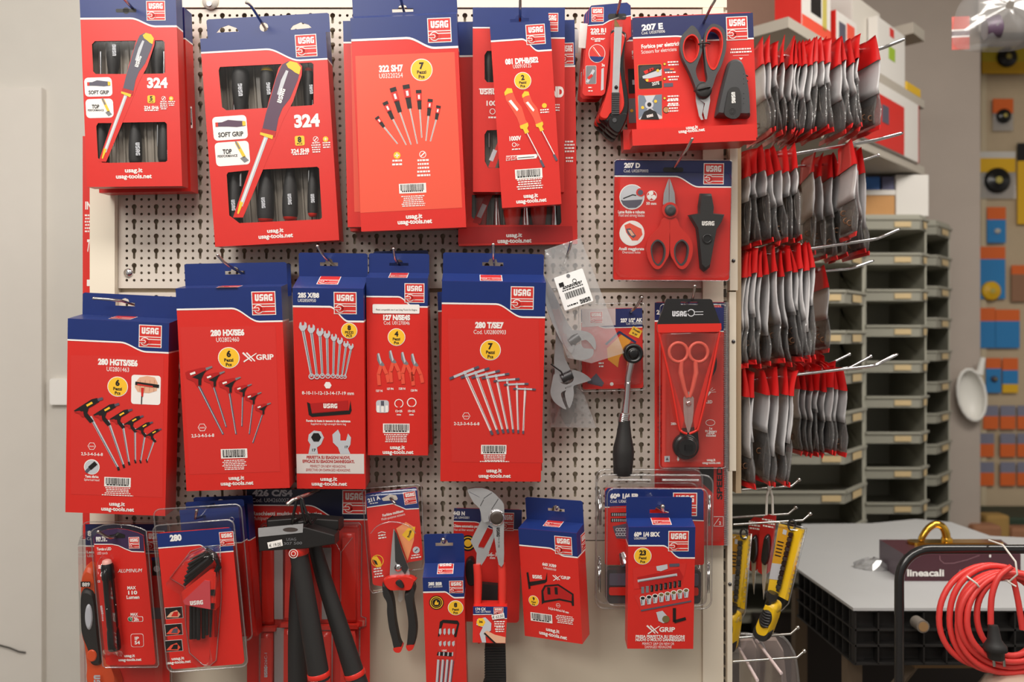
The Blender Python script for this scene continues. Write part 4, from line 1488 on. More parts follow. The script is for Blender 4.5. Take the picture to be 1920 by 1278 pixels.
f.text('17', *c(292, 1032), 6, 4.5, BLK, 3)
f.pg(quad(c, (42, 1067), (380, 1067), (381, 1166), (44, 1164)), mat('grey_panel_ink', (214, 206, 202), .4), 2)
f.text('PERFETTA SU ESAGONI NUOVI,', *c(202, 1084), 82, 5.6, REDD, 3)
f.text('EFFICACE SU ESAGONI DANNEGGIATI.', *c(203, 1104), 98, 5.6, REDD, 3)
f.text('PERFECT ON NEW HEXAGONS.', *c(201, 1128), 68, 5, REDD, 3, bold=0)
f.text('EFFECTIVE ON DAMAGED HEXAGONS.', *c(202, 1147), 84, 5, REDD, 3, bold=0)
feet(f, c, 204, 1191, 24, 32, 67)
f.done(f.root)
flap_logo(f, *c(206, 199), 40, 44)
hook('wire hook with curled tip holding the worn eight-spanner carton', 617, 489, f.slot_d, f.slot_d - 0.04, up=0.014, tipx=-0.008)

# 127 N/SE4S and the one behind
f = carton('twin carton hidden behind the slim four-plier box', [(700, 524), (804, 522), (808, 833), (704, 836)], 0.05, 0.03, 0, 4, .13, .18, tab=470, ytop=515, slotpx=(745, 486), slotw=36, sloth=12)
f.done(f.root)
f = carton('slim red carton with white strip label picturing four circlip pliers', quad(c, (395, 191), (704, 187), (693, 1078), (393, 1070)), 0.105, 0.03, 1, 6, .1, .155,
           tab=475, ytop=511, slotpx=(748, 493), slotw=36, sloth=12)
f.logo(*c(632, 264), 37, h=36)
f.rect(*c(540, 343), 87, 17, WHITE, 4, 2)
f.text('Pezzi compatibili con il set Usag Tools Kit Engine', *c(543, 347), 76, 3.4, BLK, 5, bold=0)
f.text('127 N/SE4S', *c(543, 386), 50, 9, L=2, bold=.06)
f.text('Cod. U01270046', *c(543, 413), 48, 7, L=2, bold=0)
f.badge(*c(542, 484), 16.5, '4')
for i, x in enumerate((460, 520, 580, 630)):
    y = 580 + (0, -14, -6, 2)[i]
    px = lambda u, v: c(x + u, y + v)
    f.pg([px(-16, -10), px(-8, -18), px(-2, -8), px(6, 20), px(22, 42), px(14, 56), px(0, 48), px(-14, 20)], GREYI, 2)
    f.pg([px(-12, -14), px(-4, -16), px(8, 30), px(2, 40)], LGREYI, 3)
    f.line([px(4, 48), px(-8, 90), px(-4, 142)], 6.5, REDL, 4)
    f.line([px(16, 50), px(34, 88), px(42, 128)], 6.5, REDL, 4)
    f.text(('127 N', '127 PN', '128 N', '128 PN')[i], *c((456, 511, 570, 630)[i], (752, 742, 741, 750)[i]), 12, 4, L=2)
f.rect(*c(472, 830), 24, 24, LGREYI, 2, 5)
for u in (-8, 0, 8):
    f.rect(c(472, 830)[0] + u, c(472, 842)[1], 5, 13, WHITE, 3)
f.rect(*c(472, 815), 6, 10, SLATE, 3)
f.ring(*c(554, 815), 8.5, 1.6, WHITE, 2)
f.rect(*c(554, 838), 6, 4, RED, 3)
f.ring(*c(618, 810), 9, 1.8, WHITE, 2)
f.rect(*c(618, 836), 6, 4, RED, 3)
for x in (554, 617):
    f.text('12÷25' if x < 600 else '10÷25', *c(x, 853), 13, 4.2, L=2)
    f.text('mm', *c(x, 870), 8, 3.6, L=2)
f.barcode(*c(541, 939), 50, 18)
fine(f, c, 541, 990, 46, 5)
feet(f, c, 547, 1033, 24, 28, 58)
f.done(f.root)
flap_logo(f, *c(553, 176), 35, 34)
hook('tipped wire hook holding the slim four-plier carton', 745, 491, f.slot_d, f.slot_d - 0.04, up=0.012)

# 280 T/SE7 and the one behind
c = crop(800, 450, 2.72)
f = carton('carton behind the seven T-bar box, a red edge at its lower left', [(824, 545), (1010, 545), (1016, 880), (827, 889)], 0.055, 0.035, 0, 4, .1, .15)
f.done(f.root)
f = carton('big red carton picturing seven steel T-bars in the middle row', quad(c, (55, 212), (584, 212), (606, 1235), (92, 1225)), 0.135, 0.045, 3, 8, .104, .166,
           tab=474.5, ytop=513, slotpx=(924, 492), slotw=40, sloth=15)
f.pg(quad(c, (108, 400), (570, 402), (592, 1135), (128, 1130)), REDS, 1)
f.logo(*c(487, 295), 43, h=43)
f.text('280 T/SE7', *c(320, 433), 53, 10.5, L=2, bold=.06)
f.text('Cod. U02800903', *c(322, 468), 60, 8, L=2, bold=0)
f.badge(*c(325, 560), 19.5, '7')
for (ax, ay), (bx, by), (tx, ty), s in (((118, 705), (265, 645), (335, 990), 1), ((175, 700), (318, 652), (365, 985), .95), ((230, 700), (372, 665), (392, 982), .9), ((282, 703), (420, 680), (416, 980), .85), ((342, 718), (472, 706), (442, 980), .8), ((395, 736), (518, 731), (467, 982), .75), ((442, 756), (555, 760), (492, 985), .7)):
    mx_, my_ = (ax + bx) / 2 + 3, (ay + by) / 2
    f.line([c(mx_, my_), c(tx, ty)], 5.4 * s, mat('pale_pink_ink', (232, 208, 208), .4), 2, 4.4 * s)
    f.line([c(mx_ + 6, my_ + 10), c(tx, ty - 10)], 1.2 * s, GREYI, 3, .8)
    f.line([c(ax, ay), c(bx, by)], 4.6 * s, LGREYI, 4)
    f.disc(*c(mx_, my_), 3.6 * s, LGREYI, 5)
    for (u, v), (u2, v2) in (((ax, ay), (ax + (bx - ax) * .13, ay + (by - ay) * .13)), ((bx, by), (bx - (bx - ax) * .15, by - (by - ay) * .15)), ((tx, ty), (tx - (tx - mx_) * .06, ty - (ty - my_) * .06))):
        f.line([c(u, v), c(u2, v2)], 4.8 * s, SLATE, 6)
hexmm(f, c, 202, 896, 7.5)
f.text('2-2,5-3-4-5-6-8', *c(204, 935), 48, 5.8, L=2, bold=.02)
f.barcode(*c(342, 1067), 48, 18)
fine(f, c, 346, 1112, 44, 4)
f.greek(*c(346, 1130), 64, 1, 3.6)
feet(f, c, 344, 1173)
f.done(f.root)
flap_logo(f, *c(328, 193), 42, 42)
hook('tipped wire hook holding the seven T-bar carton', 926, 490, f.slot_d, f.slot_d - 0.045, up=0.016)


# adjustable wrenches in polythene bags
def adj_wrench(label, p, c, handle, jaws, knurl, m, bevel=.0022, tie=None):
    """outlines are photo positions of the wrench; every piece gets its own thickness"""
    xs = [a_[0] for a_ in jaws[0]]
    ys = [a_[1] for a_ in jaws[0]]
    q = [c(min(xs), min(ys)), c(max(xs), min(ys)), c(max(xs), max(ys)), c(min(xs), max(ys))]
    f = Face(q, p, 0, 2)
    root = thing('adjustable_wrench', label, 'wrench', f.M, 'adjustable wrenches')
    if handle:
        mb = MB()
        mb.prism(smooth_path(outline(f, c, handle), 3), -.005, .005, m)
        mb.build('handle', root, bevel=bevel)
    for i, j_ in enumerate(jaws):
        mb = MB()
        z = (.0075, .0055)[i]
        mb.prism(smooth_path(outline(f, c, j_), 3), -z, z, m)
        mb.build(('fixed_jaw', 'moving_jaw')[i], root, bevel=bevel * .7)
    if knurl:
        mb = MB()
        (x0, y0), (x1, y1) = [f.P(*c(*a_)) for a_ in knurl[:2]]
        v = Vector((x1 - x0, y1 - y0, 0))
        r = knurl[2] / c.s * f.s
        mb.lathe([(v.length * i / 16, r * (1 if i % 2 else .84)) for i in range(17)], (x0, y0, .003), v, DSTEEL, 14)
        mb.build('knurl', root)
    if tie:
        mb = MB()
        mb.tube([(*f.P(*c(*a_)), .0088) for a_ in tie], .0013, BLK, 6)
        mb.build('cable_tie', root)
    return root


cw = crop(1020, 600, 6.39)
cw.s = 6.39
DULL = mat('dull_steel', (150, 148, 146), .5, .8)
r3 = adj_wrench('lowest adjustable wrench, its dull jaw just below the others', .02, cw, [(230, 760), (330, 760), (345, 900), (340, 1060), (240, 1060), (225, 900)], [[(205, 1060), (250, 1030), (350, 1015), (360, 1080), (340, 1170), (290, 1275), (240, 1225), (205, 1140)]], None, DULL)
r2 = adj_wrench('unwrapped middle adjustable wrench with black cable tie round its knurl', .055, cw,
                [(150, -80), (185, -20), (200, 150), (228, 330), (245, 440), (300, 560), (330, 640), (300, 720), (190, 740), (130, 690), (128, 600), (118, 470), (140, 200), (120, -20)],
                [[(130, 640), (200, 740), (330, 790), (400, 760), (560, 712), (520, 670), (440, 625), (370, 600), (320, 600), (345, 700), (250, 755), (180, 720)], ] if 0 else
                [[(118, 640), (150, 700), (230, 760), (330, 770), (250, 800), (262, 830), (200, 870), (230, 980), (262, 1062), (170, 1015), (105, 950), (74, 860), (85, 780)],
                 [(330, 600), (400, 605), (480, 640), (560, 705), (520, 730), (400, 765), (350, 790), (355, 870), (340, 960), (302, 1048), (268, 980), (248, 880), (262, 820), (250, 780), (330, 740), (352, 690)]],
                [(205, 700), (335, 640), 62], STEEL, tie=[(80, 520), (130, 560), (200, 610), (250, 690)])
r1 = adj_wrench('top adjustable wrench in a clear bag with white barcode sticker', .085, cw,
                [(-38, -500), (0, -530), (100, -360), (180, -190), (280, 30), (340, 120), (330, 230), (250, 310), (150, 150), (40, -120), (0, -330)],
                [[(250, 130), (330, 118), (450, 125), (540, 150), (600, 215), (618, 300), (605, 352), (560, 290), (500, 235), (440, 240), (380, 165), (300, 215), (360, 300), (330, 390), (270, 340), (220, 230)],
                 [(320, 380), (350, 320), (430, 280), (470, 330), (540, 340), (590, 350), (575, 430), (500, 468), (420, 472), (350, 450)]],
                [(300, 270), (420, 190), 60], STEEL)


def bag(root, pts, p, depth, name='clear_bag', m=None, tilt=3):
    """loose polythene bag, front and back sheets with soft bulges"""
    f = Face(pts[:4], p, 0, tilt)
    loc = [f.P(*q) for q in pts]
    cx, cy = sum(a[0] for a in loc) / len(loc), sum(a[1] for a in loc) / len(loc)
    ring = []
    n = len(loc)
    for i in range(n):
        for t in range(8):
            a, b = loc[i], loc[(i + 1) % n]
            ring.append((a[0] + (b[0] - a[0]) * t / 8, a[1] + (b[1] - a[1]) * t / 8))
    rnd = random.Random(len(pts) + int(p * 1000))
    vs = []
    K = 6
    N = len(ring)
    for j in range(K + 1):
        q = 1 - j / K
        for x, y in ring:
            bz_ = depth * (1 - q ** 3) + rnd.uniform(-1, 1) * .0009 * (j > 0)
            vs.append((cx + (x - cx) * q, cy + (y - cy) * q, bz_))
    fs = [(j * N + i, j * N + (i + 1) % N, (j + 1) * N + (i + 1) % N, (j + 1) * N + i) for j in range(K) for i in range(N)]
    mb = MB()
    mb.add(vs, fs, m or BAGF, True)
    mb.add([(x, y, -z * .5) for x, y, z in vs], fs, m or BAGF, True)
    o = mb.build(name, None)
    o.parent = root
    bpy.context.view_layer.update()
    o.matrix_world = f.M
    return f, o


c = crop(1010, 440, 2.776)
fb, ob = bag(r3, quad(c, (70, 690), (190, 700), (300, 1005), (60, 1000)), .03, .006)
fb, ob = bag(r1, quad(c, (32, 78), (218, 16), (445, 615), (275, 668), (150, 640), (40, 300)), .095, .008)
st = Face(quad(c, (75, 225), (225, 175), (288, 342), (140, 395)), .108, 0, 3)
mb = MB()
mb.prism(rrect(-st.w / 2, st.w / 2, -st.h / 2, st.h / 2, .002), 0, .0003, mat('sticker_white', (244, 243, 242), .4))
o = mb.build('sticker')
o.parent = ob
bpy.context.view_layer.update()
o.matrix_world = st.M
sv = o
rr = math.atan2(st.M[2][0], st.M[0][0])
st.s *= 1.0
cz = crop(1010, 440, 7.1)
for y, n_ in ((655, 1), (690, 2)):
    st.greek(*cz(450, y + 8), 46, n_, 4, BLK, 2)
st.rect(*cz(303, 665), 9, 8, BLK, 2)
st.ring(*cz(475, 612), 4, 1, BLK, 2)
st.disc(*cz(393, 546), 4, GREYI, 2, 6)
for i in range(26):
    a = -.0155 + i * .00125
    ww = (.0007, .0004, .0009)[i % 3]
    st.mb.add([(a, -.011, ZL * 2), (a + ww, -.011, ZL * 2), (a + ww, -.001, ZL * 2), (a, -.001, ZL * 2)], [(0, 1, 2, 3)], BLK)
st.usag(*cz(618, 868), 20, 8, BLK, 2, pi)
st.greek(*cz(455, 935), 26, 1, 5, BLK, 2)
o = st.mb.build('sticker_print')
o.parent = ob
bpy.context.view_layer.update()
o.matrix_world = st.M @ Matrix.Translation((0, 0, .0003))
hook('bent wire hook through the top of the clear wrench bags', 1062, 482, BD - .09, BD - .13, up=0.014, tipx=0.004)

# ratchet handle on its card
f = Face(quad(c, (228, 385), (553, 380), (531, 796), (220, 806)), .045, 0, 3)
root = thing('ratchet_pack', 'carded chrome ratchet with black grip beside the clear wrench bags', 'ratchet', f.M)
w, h = f.w / 2, f.h / 2
mb = MB()
mb.prism(rrect(-w, w, -h, h, .004), -.001, 0, RED, [slot(*f.P(*c(461, 405)), 36 * f.s, 7 * f.s, 'slot')])
mb.build('card', root)
f.header(.16, .235, NAVY, .1, .4, top=.005, stripe=.01)
f.pg(quad(c, (225, 385), (400, 383), (400, 470), (226, 480)), mat('pale_card', (190, 170, 168), .4), 2)
f.text('237 1/2" AK', *c(483, 444), 41, 6.6, L=3, bold=.06)
f.text('Cod. U02370002', *c(497, 461), 30, 4, L=3, bold=0)
f.pg([c(355, 590), c(440, 510), c(485, 545), c(420, 640), c(412, 690), c(360, 650)], mat('amber_ink', (226, 150, 44), .4), 2)
f.line([c(350, 570), c(420, 505), c(505, 560)], 4, NAVY, 3)
f.pg([c(492, 474), c(540, 500), c(520, 538), c(468, 515)], YEL, 3)
f.text('Provalo', *c(510, 498), 14, 4, BLK, 4, rot=radians(-28))
f.text('tu qui', *c(500, 513), 10, 4, BLK, 4, rot=radians(-28))
f.logo(*c(300, 430), 24, h=22)
f.greek(*c(325, 680), 10, 2, 6)
f.pg([c(250, 770), c(300, 720), c(340, 770), c(330, 790)], SLATE, 2)
f.disc(*c(380, 776), 3.4, WHITE, 2)
f.done(root)
mb = MB()
a = f.P(*c(488, 615), .02)
R = 51 / 2.776 * f.s
mb.lathe([(0, R * .92), (.012, R), (.024, R), (.027, R * .9), (.027, R * .72), (.0255, R * .68), (.0255, R * .5), (.028, R * .46), (.029, R * .3), (.029, 0.0005)], (*a, .006), (0, 0, 1), BPL, 28)
mb.build('ratchet_head', root)
path = [f.P(*c(*q), .02) for q in ((482, 660), (466, 740), (458, 850), (450, 925))]
mb = MB()
ws = [44, 36, 32, 40]
mb.tube([(x, y, .02) for x, y in path], [v / 2.776 * f.s / 2 for v in ws], CHROME, 14)
mb.build('shank', root)
mb = MB()
a, b = f.P(*c(448, 930), .02), f.P(*c(442, 965), .02)
for i in range(5):
    t = i / 4
    mb.lathe([(0, .0088), (.0012, .0094), (.0024, .0088)], (a[0] + (b[0] - a[0]) * t, a[1] + (b[1] - a[1]) * t, .02), (b[0] - a[0], b[1] - a[1], 0), CHROME, 14)
mb.build('knurled_collar', root)
a, b = f.P(*c(446, 965), .02), f.P(*c(437, 1250), .02)
L = (Vector(a) - Vector(b)).length
mb = MB()
k = f.s / 2.776
mb.lathe([(0, 30 * k), (.08 * L, 31 * k), (.3 * L, 40 * k), (.5 * L, 53 * k), (.62 * L, 55 * k), (.8 * L, 51 * k), (.98 * L, 48 * k), (L, 42 * k)], (*a, .02), (b[0] - a[0], b[1] - a[1], 0), RUB, 18)
mb.build('grip', root)
shell(f, root, rrect(-w * .9, w * .97, -h * .9, h * .55, .01), .0006, .03, .12, rrect(-w - .004, w + .004, -h - .003, h + .008, .006))
hook('wire hook with bent tip holding the ratchet card', *c(478, 402), BD - .05, BD - .1, up=0.016, tipx=0.01)

PINKV = mat('pink_vinyl_grip', (214, 104, 90), .2)
# scissors pouch, LED tester card and the long card behind it
c = crop(1190, 530, 3.455)
ql = [(1224, 566), (1361, 566), (1362, 1022), (1231, 1022)]
f = Face(ql, .025, 0, 0)
root = thing('long_blister_pack', 'long red card with ruled clear edge behind the scissors pouch', 'tool pack', f.M)
w, h = f.w / 2, f.h / 2
mb = MB()
mb.prism(rrect(-w, w, -h, h, .004), -.001, 0, RED)
mb.build('card', root)
f.header(.075, .11, NAVY, .5, .7, top=.002, stripe=.006)
f.text('2', *c(151, 190), 6, 8, L=3, bold=.04)
f.logo(*c(520, 190), 22, h=28)
f.text('SPECIAL TESTER', 1237, 785, 130, 8, REDD, 2, rot=pi / 2)
f.text('SPEED', 1349, 905, 62, 10, BLK, 2, rot=pi / 2)
f.line([(1338, 968), (1356, 968), (1356, 986), (1338, 986)], 1, WHITE, 2)
f.text('2', 1350, 980, 0, 6, L=2)
f.line([(1338, 985), (1348, 971)], 1, WHITE, 2)
f.pg([(1310, 872), (1338, 868), (1338, 925), (1316, 905)], BLK, 2)
f.done(root)
mb = MB()
k = f.s
n = 110
for i in range(n):
    y = -h + 2 * h * i / n
    mb.box(w - .004, w + .003, y, y + h / n, .0004, .0013, CLEARR)
mb.box(w - .003, w + .004, -h, h, 0, .0004, CLEARR)
mb.build('ruled_edge', root)
shell(f, root, rrect(-w * .95, w * .9, -h * .97, h * .84, .008), .0006, .012, .06)
hook('straight wire hook above the scissors pouch', 1290, 566, BD - .06, BD - .105, up=0.018)

f = Face([(1240, 575), (1357, 575), (1356, 875), (1243, 875)], .05, 0, 1)
root = thing('tester_pack', 'clear-shelled red card with black round knob marked LED', 'tool pack', f.M)
w, h = f.w / 2, f.h / 2
mb = MB()
mb.prism(rrect(-w, w, -h, h, .004), -.001, 0, mat('faded_red_card', (200, 62, 54), .36))
mb.build('card', root)
f.header(.12, .15, NAVY, .5, .7, top=.003, stripe=.006)
f.text('LED', *c(482, 770), 12, 5.5, L=2)
f.line([c(465, 735), c(490, 705)], 3.5, WHITE, 2)
for a, b in (((495, 700), (520, 690)), ((498, 708), (526, 706)), ((490, 695), (505, 678))):
    f.line([c(*a), c(*b)], .8, WHITE, 2)
a = f.P(*c(490, 905))
f.ring(*c(490, 905), 9, .9, WHITE, 2, ry=6)
f.text('1x', *c(494, 942), 6, 4.5, L=2)
f.text('9V Battery', *c(494, 960), 22, 4, L=2)
f.text('LiB/AM', *c(492, 974), 14, 3.6, L=2)
f.text('Included', *c(494, 988), 18, 4, L=2)
f.text('usag.it', *c(495, 1145), 16, 4.5, L=2)
f.text('usag-tools.net', *c(497, 1164), 34, 4.5, L=2)
f.text('280-', *c(253, 912), 11, 4.5, L=2)
f.rect(*c(210, 1140), 10, 11, LGREYI, 2)
f.pg([c(200, 1148), c(220, 1148), c(210, 1128)], SLATE, 3)
f.pg([c(276, 1120), c(286, 1120), c(286, 1140), c(291, 1140), c(281, 1155), c(271, 1140), c(276, 1140)], WHITE, 2)
f.done(root)
mb = MB()
k = f.s / 3.455
a = f.P(*c(342, 1062), .012)
mb.lathe([(0, 84 * k), (.008, 84 * k), (.012, 76 * k), (.012, 66 * k), (.018, 62 * k), (.02, 54 * k)], (*f.P(*c(336, 1062), .012), .001), (0, 0, 1), BPL, 30)
kb = mb.build('knob', root)
mb = MB()
mb.box(a[0] - .006, a[0] + .006, a[1] - .0045, a[1] + .0045, .019, .025, BPL)
mb.build('knob_grip', kb)
mb = MB()
mb.prism(smooth_path(outline(f, c, [(505, 460), (520, 500), (515, 560), (490, 605), (478, 610), (490, 540)]), 4), .001, .012, BPL)
mb.prism(outline(f, c, [(280, 1010), (300, 940), (400, 930), (412, 1040), (400, 1080), (280, 1080)]), .001, .006, BPL)
mb.build('tester_body', root)
shell(f, root, rrect(-w * .9, w * .94, -h * .96, h * .7, .008), .0006, .022, .08, rrect(-w - .004, w + .004, -h - .002, h + .004, .006))

q = quad(c, (148, 105), (548, 105), (548, 975), (148, 975))
f = Face(q, .082, 0, 2)
root = thing('pouched_scissors', 'scissors in a tapering clear red vinyl pouch under a black header', 'scissors', f.M)
mb = MB()
mb.prism(outline(f, c, [(200, 112), (210, 103), (485, 105), (497, 112), (552, 268), (548, 276), (148, 280), (144, 270)]), -.001, .004, mat('black_vinyl', (30, 29, 30), .2, coat=.5), [slot(*f.P(*c(350, 133)), 34 * f.s, 5.5 * f.s, 'slot')])
mb.build('header_strip', root)
mb = MB()
mb.prism(outline(f, c, [(144, 268), (554, 262), (556, 300), (540, 316), (150, 322), (144, 300)]), -.002, .0065, RPL)
mb.build('red_band', root)
mb = MB()
mb.dome(outline(f, c, [(150, 318), (548, 312), (500, 520), (440, 780), (408, 930), (370, 975), (310, 975), (283, 930), (230, 640)]), -.001, .006, REDCLEAR, .04, 2)
mb.build('vinyl_pouch', root)
mb = MB()
L1 = [f.P(*c(x, y)) for x, y in ((152, 318), (232, 650), (282, 920), (300, 960), (335, 975))]
L2 = [f.P(*c(x, y)) for x, y in ((548, 314), (480, 650), (412, 925), (395, 955), (350, 975))]
for L_ in (L1, L2):
    mb.tube([(x, y, .004) for x, y in smooth_path(L_, 4, False)], .0022, RPL, 6)
mb.prism(outline(f, c, [(160, 340), (285, 930), (300, 960), (322, 880), (240, 620)]), -.0008, .0004, RPL)
mb.prism(outline(f, c, [(540, 340), (410, 930), (390, 960), (378, 880), (455, 620)]), -.0008, .0004, RPL)
mb.build('welted_edge', root)
g = Face(q, .082, 0, 2)
g.usag(*c(287, 200), 27, 10, mat('silver_ink', (200, 200, 205), .4), 1)
g.ring(*c(362, 194), 7, 1.6, mat('silver_ink', (200, 200, 205), .4), 1)
g.line([c(385, 188), c(440, 187)], 1.2, mat('silver_ink', (200, 200, 205), .4), 1)
g.line([c(385, 206), c(440, 205)], 1.2, mat('silver_ink', (200, 200, 205), .4), 1)
g.rect(*c(340, 192), 5, 4, BLK, 2)
g.done(root, 'header_mark', .004)
for sx in (-1, 1):
    X = lambda x: 347 + sx * x
    mb = MB()
    ring_o = [f.P(*c(X(65) + 60 * cos(t * pi / 12) * 1.0, 450 + 62 * sin(t * pi / 12))) for t in range(24)]
    mb.tube([(x, y, .002) for x, y in ring_o], .0028, PINKV, 8, True)
    b_ = [f.P(*c(X(x), y)) for x, y in ((45, 508), (50, 580), (28, 680), (8, 740))]
    mb.tube([(x, y, .002) for x, y in b_], [.0036, .0042, .0036, .003], PINKV, 8)
    mb.build('finger_ring', root)
    mb = MB()
    mb.prism(outline(f, c, [(X(-2), 700), (X(34), 745), (X(32), 830), (X(24), 900), (X(4), 968), (X(-4), 960), (X(-4), 780)]), .0008 + .0012 * (sx > 0), .002 + .0012 * (sx > 0), STEEL)
    mb.build('blade', root)
mb = MB()
mb.lathe([(0, .0042), (.0015, .004), (.0022, .002)], (*f.P(*c(346, 780)), .0032), (0, 0, 1), CHROME, 14)
mb.build('pivot_screw', root)

# ------------------------------------------------------------------ bottom row
# torch and hand lamp blisters
c = crop(150, 960, 4.02)
q = [(156, 982), (312, 982), (322, 1440), (172, 1440)]
f = Face(q, .035, 0, 2)
root = thing('lamp_pack', 'clear-shelled pack of an orange and black hand lamp behind the torch', 'lamp', f.M)
w, h = f.w / 2, f.h / 2
mb = MB()
mb.prism(rrect(-w, w, -h, h, .006), -.001, 0, RED)
mb.build('card', root)
f.header(.086, .115, NAVY, .5, .7, stripe=.006)
f.text('8', *c(72, 158), 7, 9, L=3, bold=.06)
f.text('Co', *c(72, 198), 9, 5.5, L=3, bold=0)
f.text('Lam', *c(80, 298), 13, 5, L=3)
f.text('LED', *c(80, 326), 11, 5, L=3, bold=0)
f.logo(*c(570, 215), 34, h=38)
f.rect(*c(580, 350), 20, 6, BLUE, 2)
f.rect(*c(580, 420), 18, 30, BLK, 2)
f.rect(*c(575, 520), 14, 22, REDD, 3)
f.disc(*c(580, 425), 6, LGREYI, 3)
f.rect(*c(580, 640), 18, 40, REDD, 2)
f.rect(*c(580, 760), 18, 22, SLATE, 2)
f.done(root)
mb = MB()
mb.dome(smooth_path(outline(f, c, [(48, 460), (75, 380), (110, 372), (150, 430), (165, 700), (190, 1000), (300, 1180), (310, 1300), (110, 1300), (95, 1150), (75, 980), (52, 880), (45, 650)]), 4), .001, .02, mat('orange_plastic', (226, 84, 40), .35), .12, 3)
lb = mb.build('lamp_body', root)
mb = MB()
mb.dome(smooth_path(outline(f, c, [(65, 560), (130, 548), (165, 620), (190, 900), (210, 1050), (200, 1110), (140, 1100), (118, 1000), (75, 890), (62, 780)]), 4), .018, .026, RUB, .1, 2)
mb.build('lamp_grip', lb)
mb = MB()
mb.dome(circ(*f.P(*c(128, 745)), .0065, 18, .022), .024, .0285, mat('lamp_lens', (196, 198, 206), .25), .3, 3)
mb.build('lamp_lens', lb)
mb = MB()
mb.dome(circ(*f.P(*c(150, 1030)), .0085, 18, .0105), .024, .0275, mat('orange_plastic', (226, 84, 40), .35), .2, 2)
mb.build('switch_button', lb)
g = Face(q, .035, 0, 2)
g.rect(*c(105, 502), 18, 10, BLK, 1)
g.text('889', *c(108, 503), 14, 7, L=2, bold=.03)
g.usag(*c(190, 1240), 34, 12, LGREYI, 2, -pi / 2)
g.done(root, 'lamp_marking', .0265)
shell(f, root, rrect(-w * .97, w * .9, -h, h * .97, .01), .0006, .034, .05, rrect(-w - .004, w + .004, -h, h + .004, .01))

q = quad(c, (105, 130), (488, 150), (572, 1160), (195, 1168))
f = Face([c(105, 165), c(486, 165), c(575, 1148), (c(192, 1165)[0], c(192, 1165)[1])], .085, 0, 3)
root = thing('torch_pack', 'arched clear pack of a black aluminium pocket torch', 'torch', f.M)
mb = MB()
edge = [(100, 190), (120, 165), (200, 130), (280, 122), (360, 132), (440, 155), (478, 175), (490, 280), (540, 800), (570, 1130), (560, 1148), (215, 1152), (195, 1140), (160, 800), (112, 300)]
mb.prism(outline(f, c, edge), -.001, 0, RED)
mb.build('card', root)
f.pg([c(101, 190), c(120, 165), c(200, 130), c(280, 122), c(360, 132), c(440, 155), c(477, 175), c(485, 296), c(390, 292), c(340, 272), c(290, 248), c(240, 238), c(108, 238)], mat('plum_card', (58, 40, 74), .36), 1)
f.line([c(108, 240), c(240, 240), c(290, 250), c(340, 274), c(390, 294), c(485, 298)], 1.6, WHITE, 2)
f.text('889 TS', *c(157, 195), 18, 6, L=3, bold=.04)
f.greek(*c(165, 218), 22, 1, 3.6)
f.logo(*c(409, 229), 20, h=22, L=3)
f.pg([c(222, 170), c(262, 165), c(285, 148), (c(318, 160)), c(340, 168), c(340, 192), c(225, 195)], BLK, 3)
f.text('Torcia a LED', *c(182, 275), 27, 5.2, L=2)
f.text('LED torch', *c(170, 306), 19, 5, L=2, bold=0)
f.text('ALUMINIUM', *c(378, 438), 44, 7, L=2, bold=.0, slant=.25)
f.text('MAX', *c(390, 568), 16, 6, L=2)
f.text('110', *c(398, 604), 17, 6.8, L=2, bold=.04)
f.text('Lumen', *c(400, 638), 24, 6.4, L=2)
f.text('MAX', *c(410, 768), 14, 5.6, L=2)
f.rect(*c(432, 804), 22, 10, WHITE, 1, 2)
f.rect(*c(432, 804), 20, 8.2, RED, 2, 2)
f.disc(*c(380, 803), 4.6, WHITE, 3)
f.disc(*c(380, 803), 3.9, mat('green_ink', (34, 110, 70), .4), 4)
f.line([c(380, 790), c(380, 803), c(392, 803)], .7, WHITE, 5)
f.text('3h', *c(425, 805), 9, 6.5, L=3)
f.rect(*c(432, 964), 24, 25.5, WHITE, 1, 4)
f.rect(*c(432, 964), 22.6, 24, RED, 2, 4)
f.text('IP', *c(430, 948), 8, 6, L=3)
f.text('54', *c(433, 980), 10, 6.4, L=3)
feet(f, c, 375, 1078, 30, 20, 43, 5.4)
f.done(root)
a, b = f.P(*c(203, 385), .012), f.P(*c(262, 1036), .012)
L = (Vector(a) - Vector(b)).length
k = f.s / 4.02
mb = MB()
mb.lathe([(0, 38 * k), (.03 * L, 46 * k), (.17 * L, 47 * k), (.19 * L, 40 * k), (.42 * L, 41 * k), (.72 * L, 41 * k), (.74 * L, 38 * k), (.78 * L, 43 * k), (.9 * L, 46 * k), (.985 * L, 46 * k), (L, 40 * k)], (*a, .012), (b[0] - a[0], b[1] - a[1], 0), mat('black_anodised', (30, 30, 32), .32, .3), 20)
tr = mb.build('torch_body', root)
mb = MB()
mb.lathe([(-.006, 20 * k), (-.005, 30 * k), (0, 36 * k)], (*a, .012), (b[0] - a[0], b[1] - a[1], 0), mat('frosted_cap', (206, 150, 140), .4), 18)
mb.build('end_cap', tr)
mb = MB()
mm = f.P(*c(248, 695))
mb.tube([(mm[0], mm[1], .02), (mm[0] + .006, mm[1] + .002, .016), (mm[0] + .011, mm[1] + .004, .012)], .001, CHROME, 6)
mb.build('pocket_clip', tr)
g = Face([c(105, 165), c(486, 165), c(575, 1148), c(192, 1165)], .085, 0, 3)
g.usag(*c(218, 695), 16, 3.6, LGREYI, 1, radians(-84))
g.greek(*c(224, 752), 3, 6, 2.4, LGREYI, 1)
g.text('CE', *c(196, 483), 5, 4, LGREYI, 1)
g.done(root, 'torch_marking', .0226)
big = [(60 + (x - 60) * 1.0 + (-22 if x < 300 else 22), y + (-34 if y < 400 else (18 if y > 1000 else 0))) for x, y in edge]
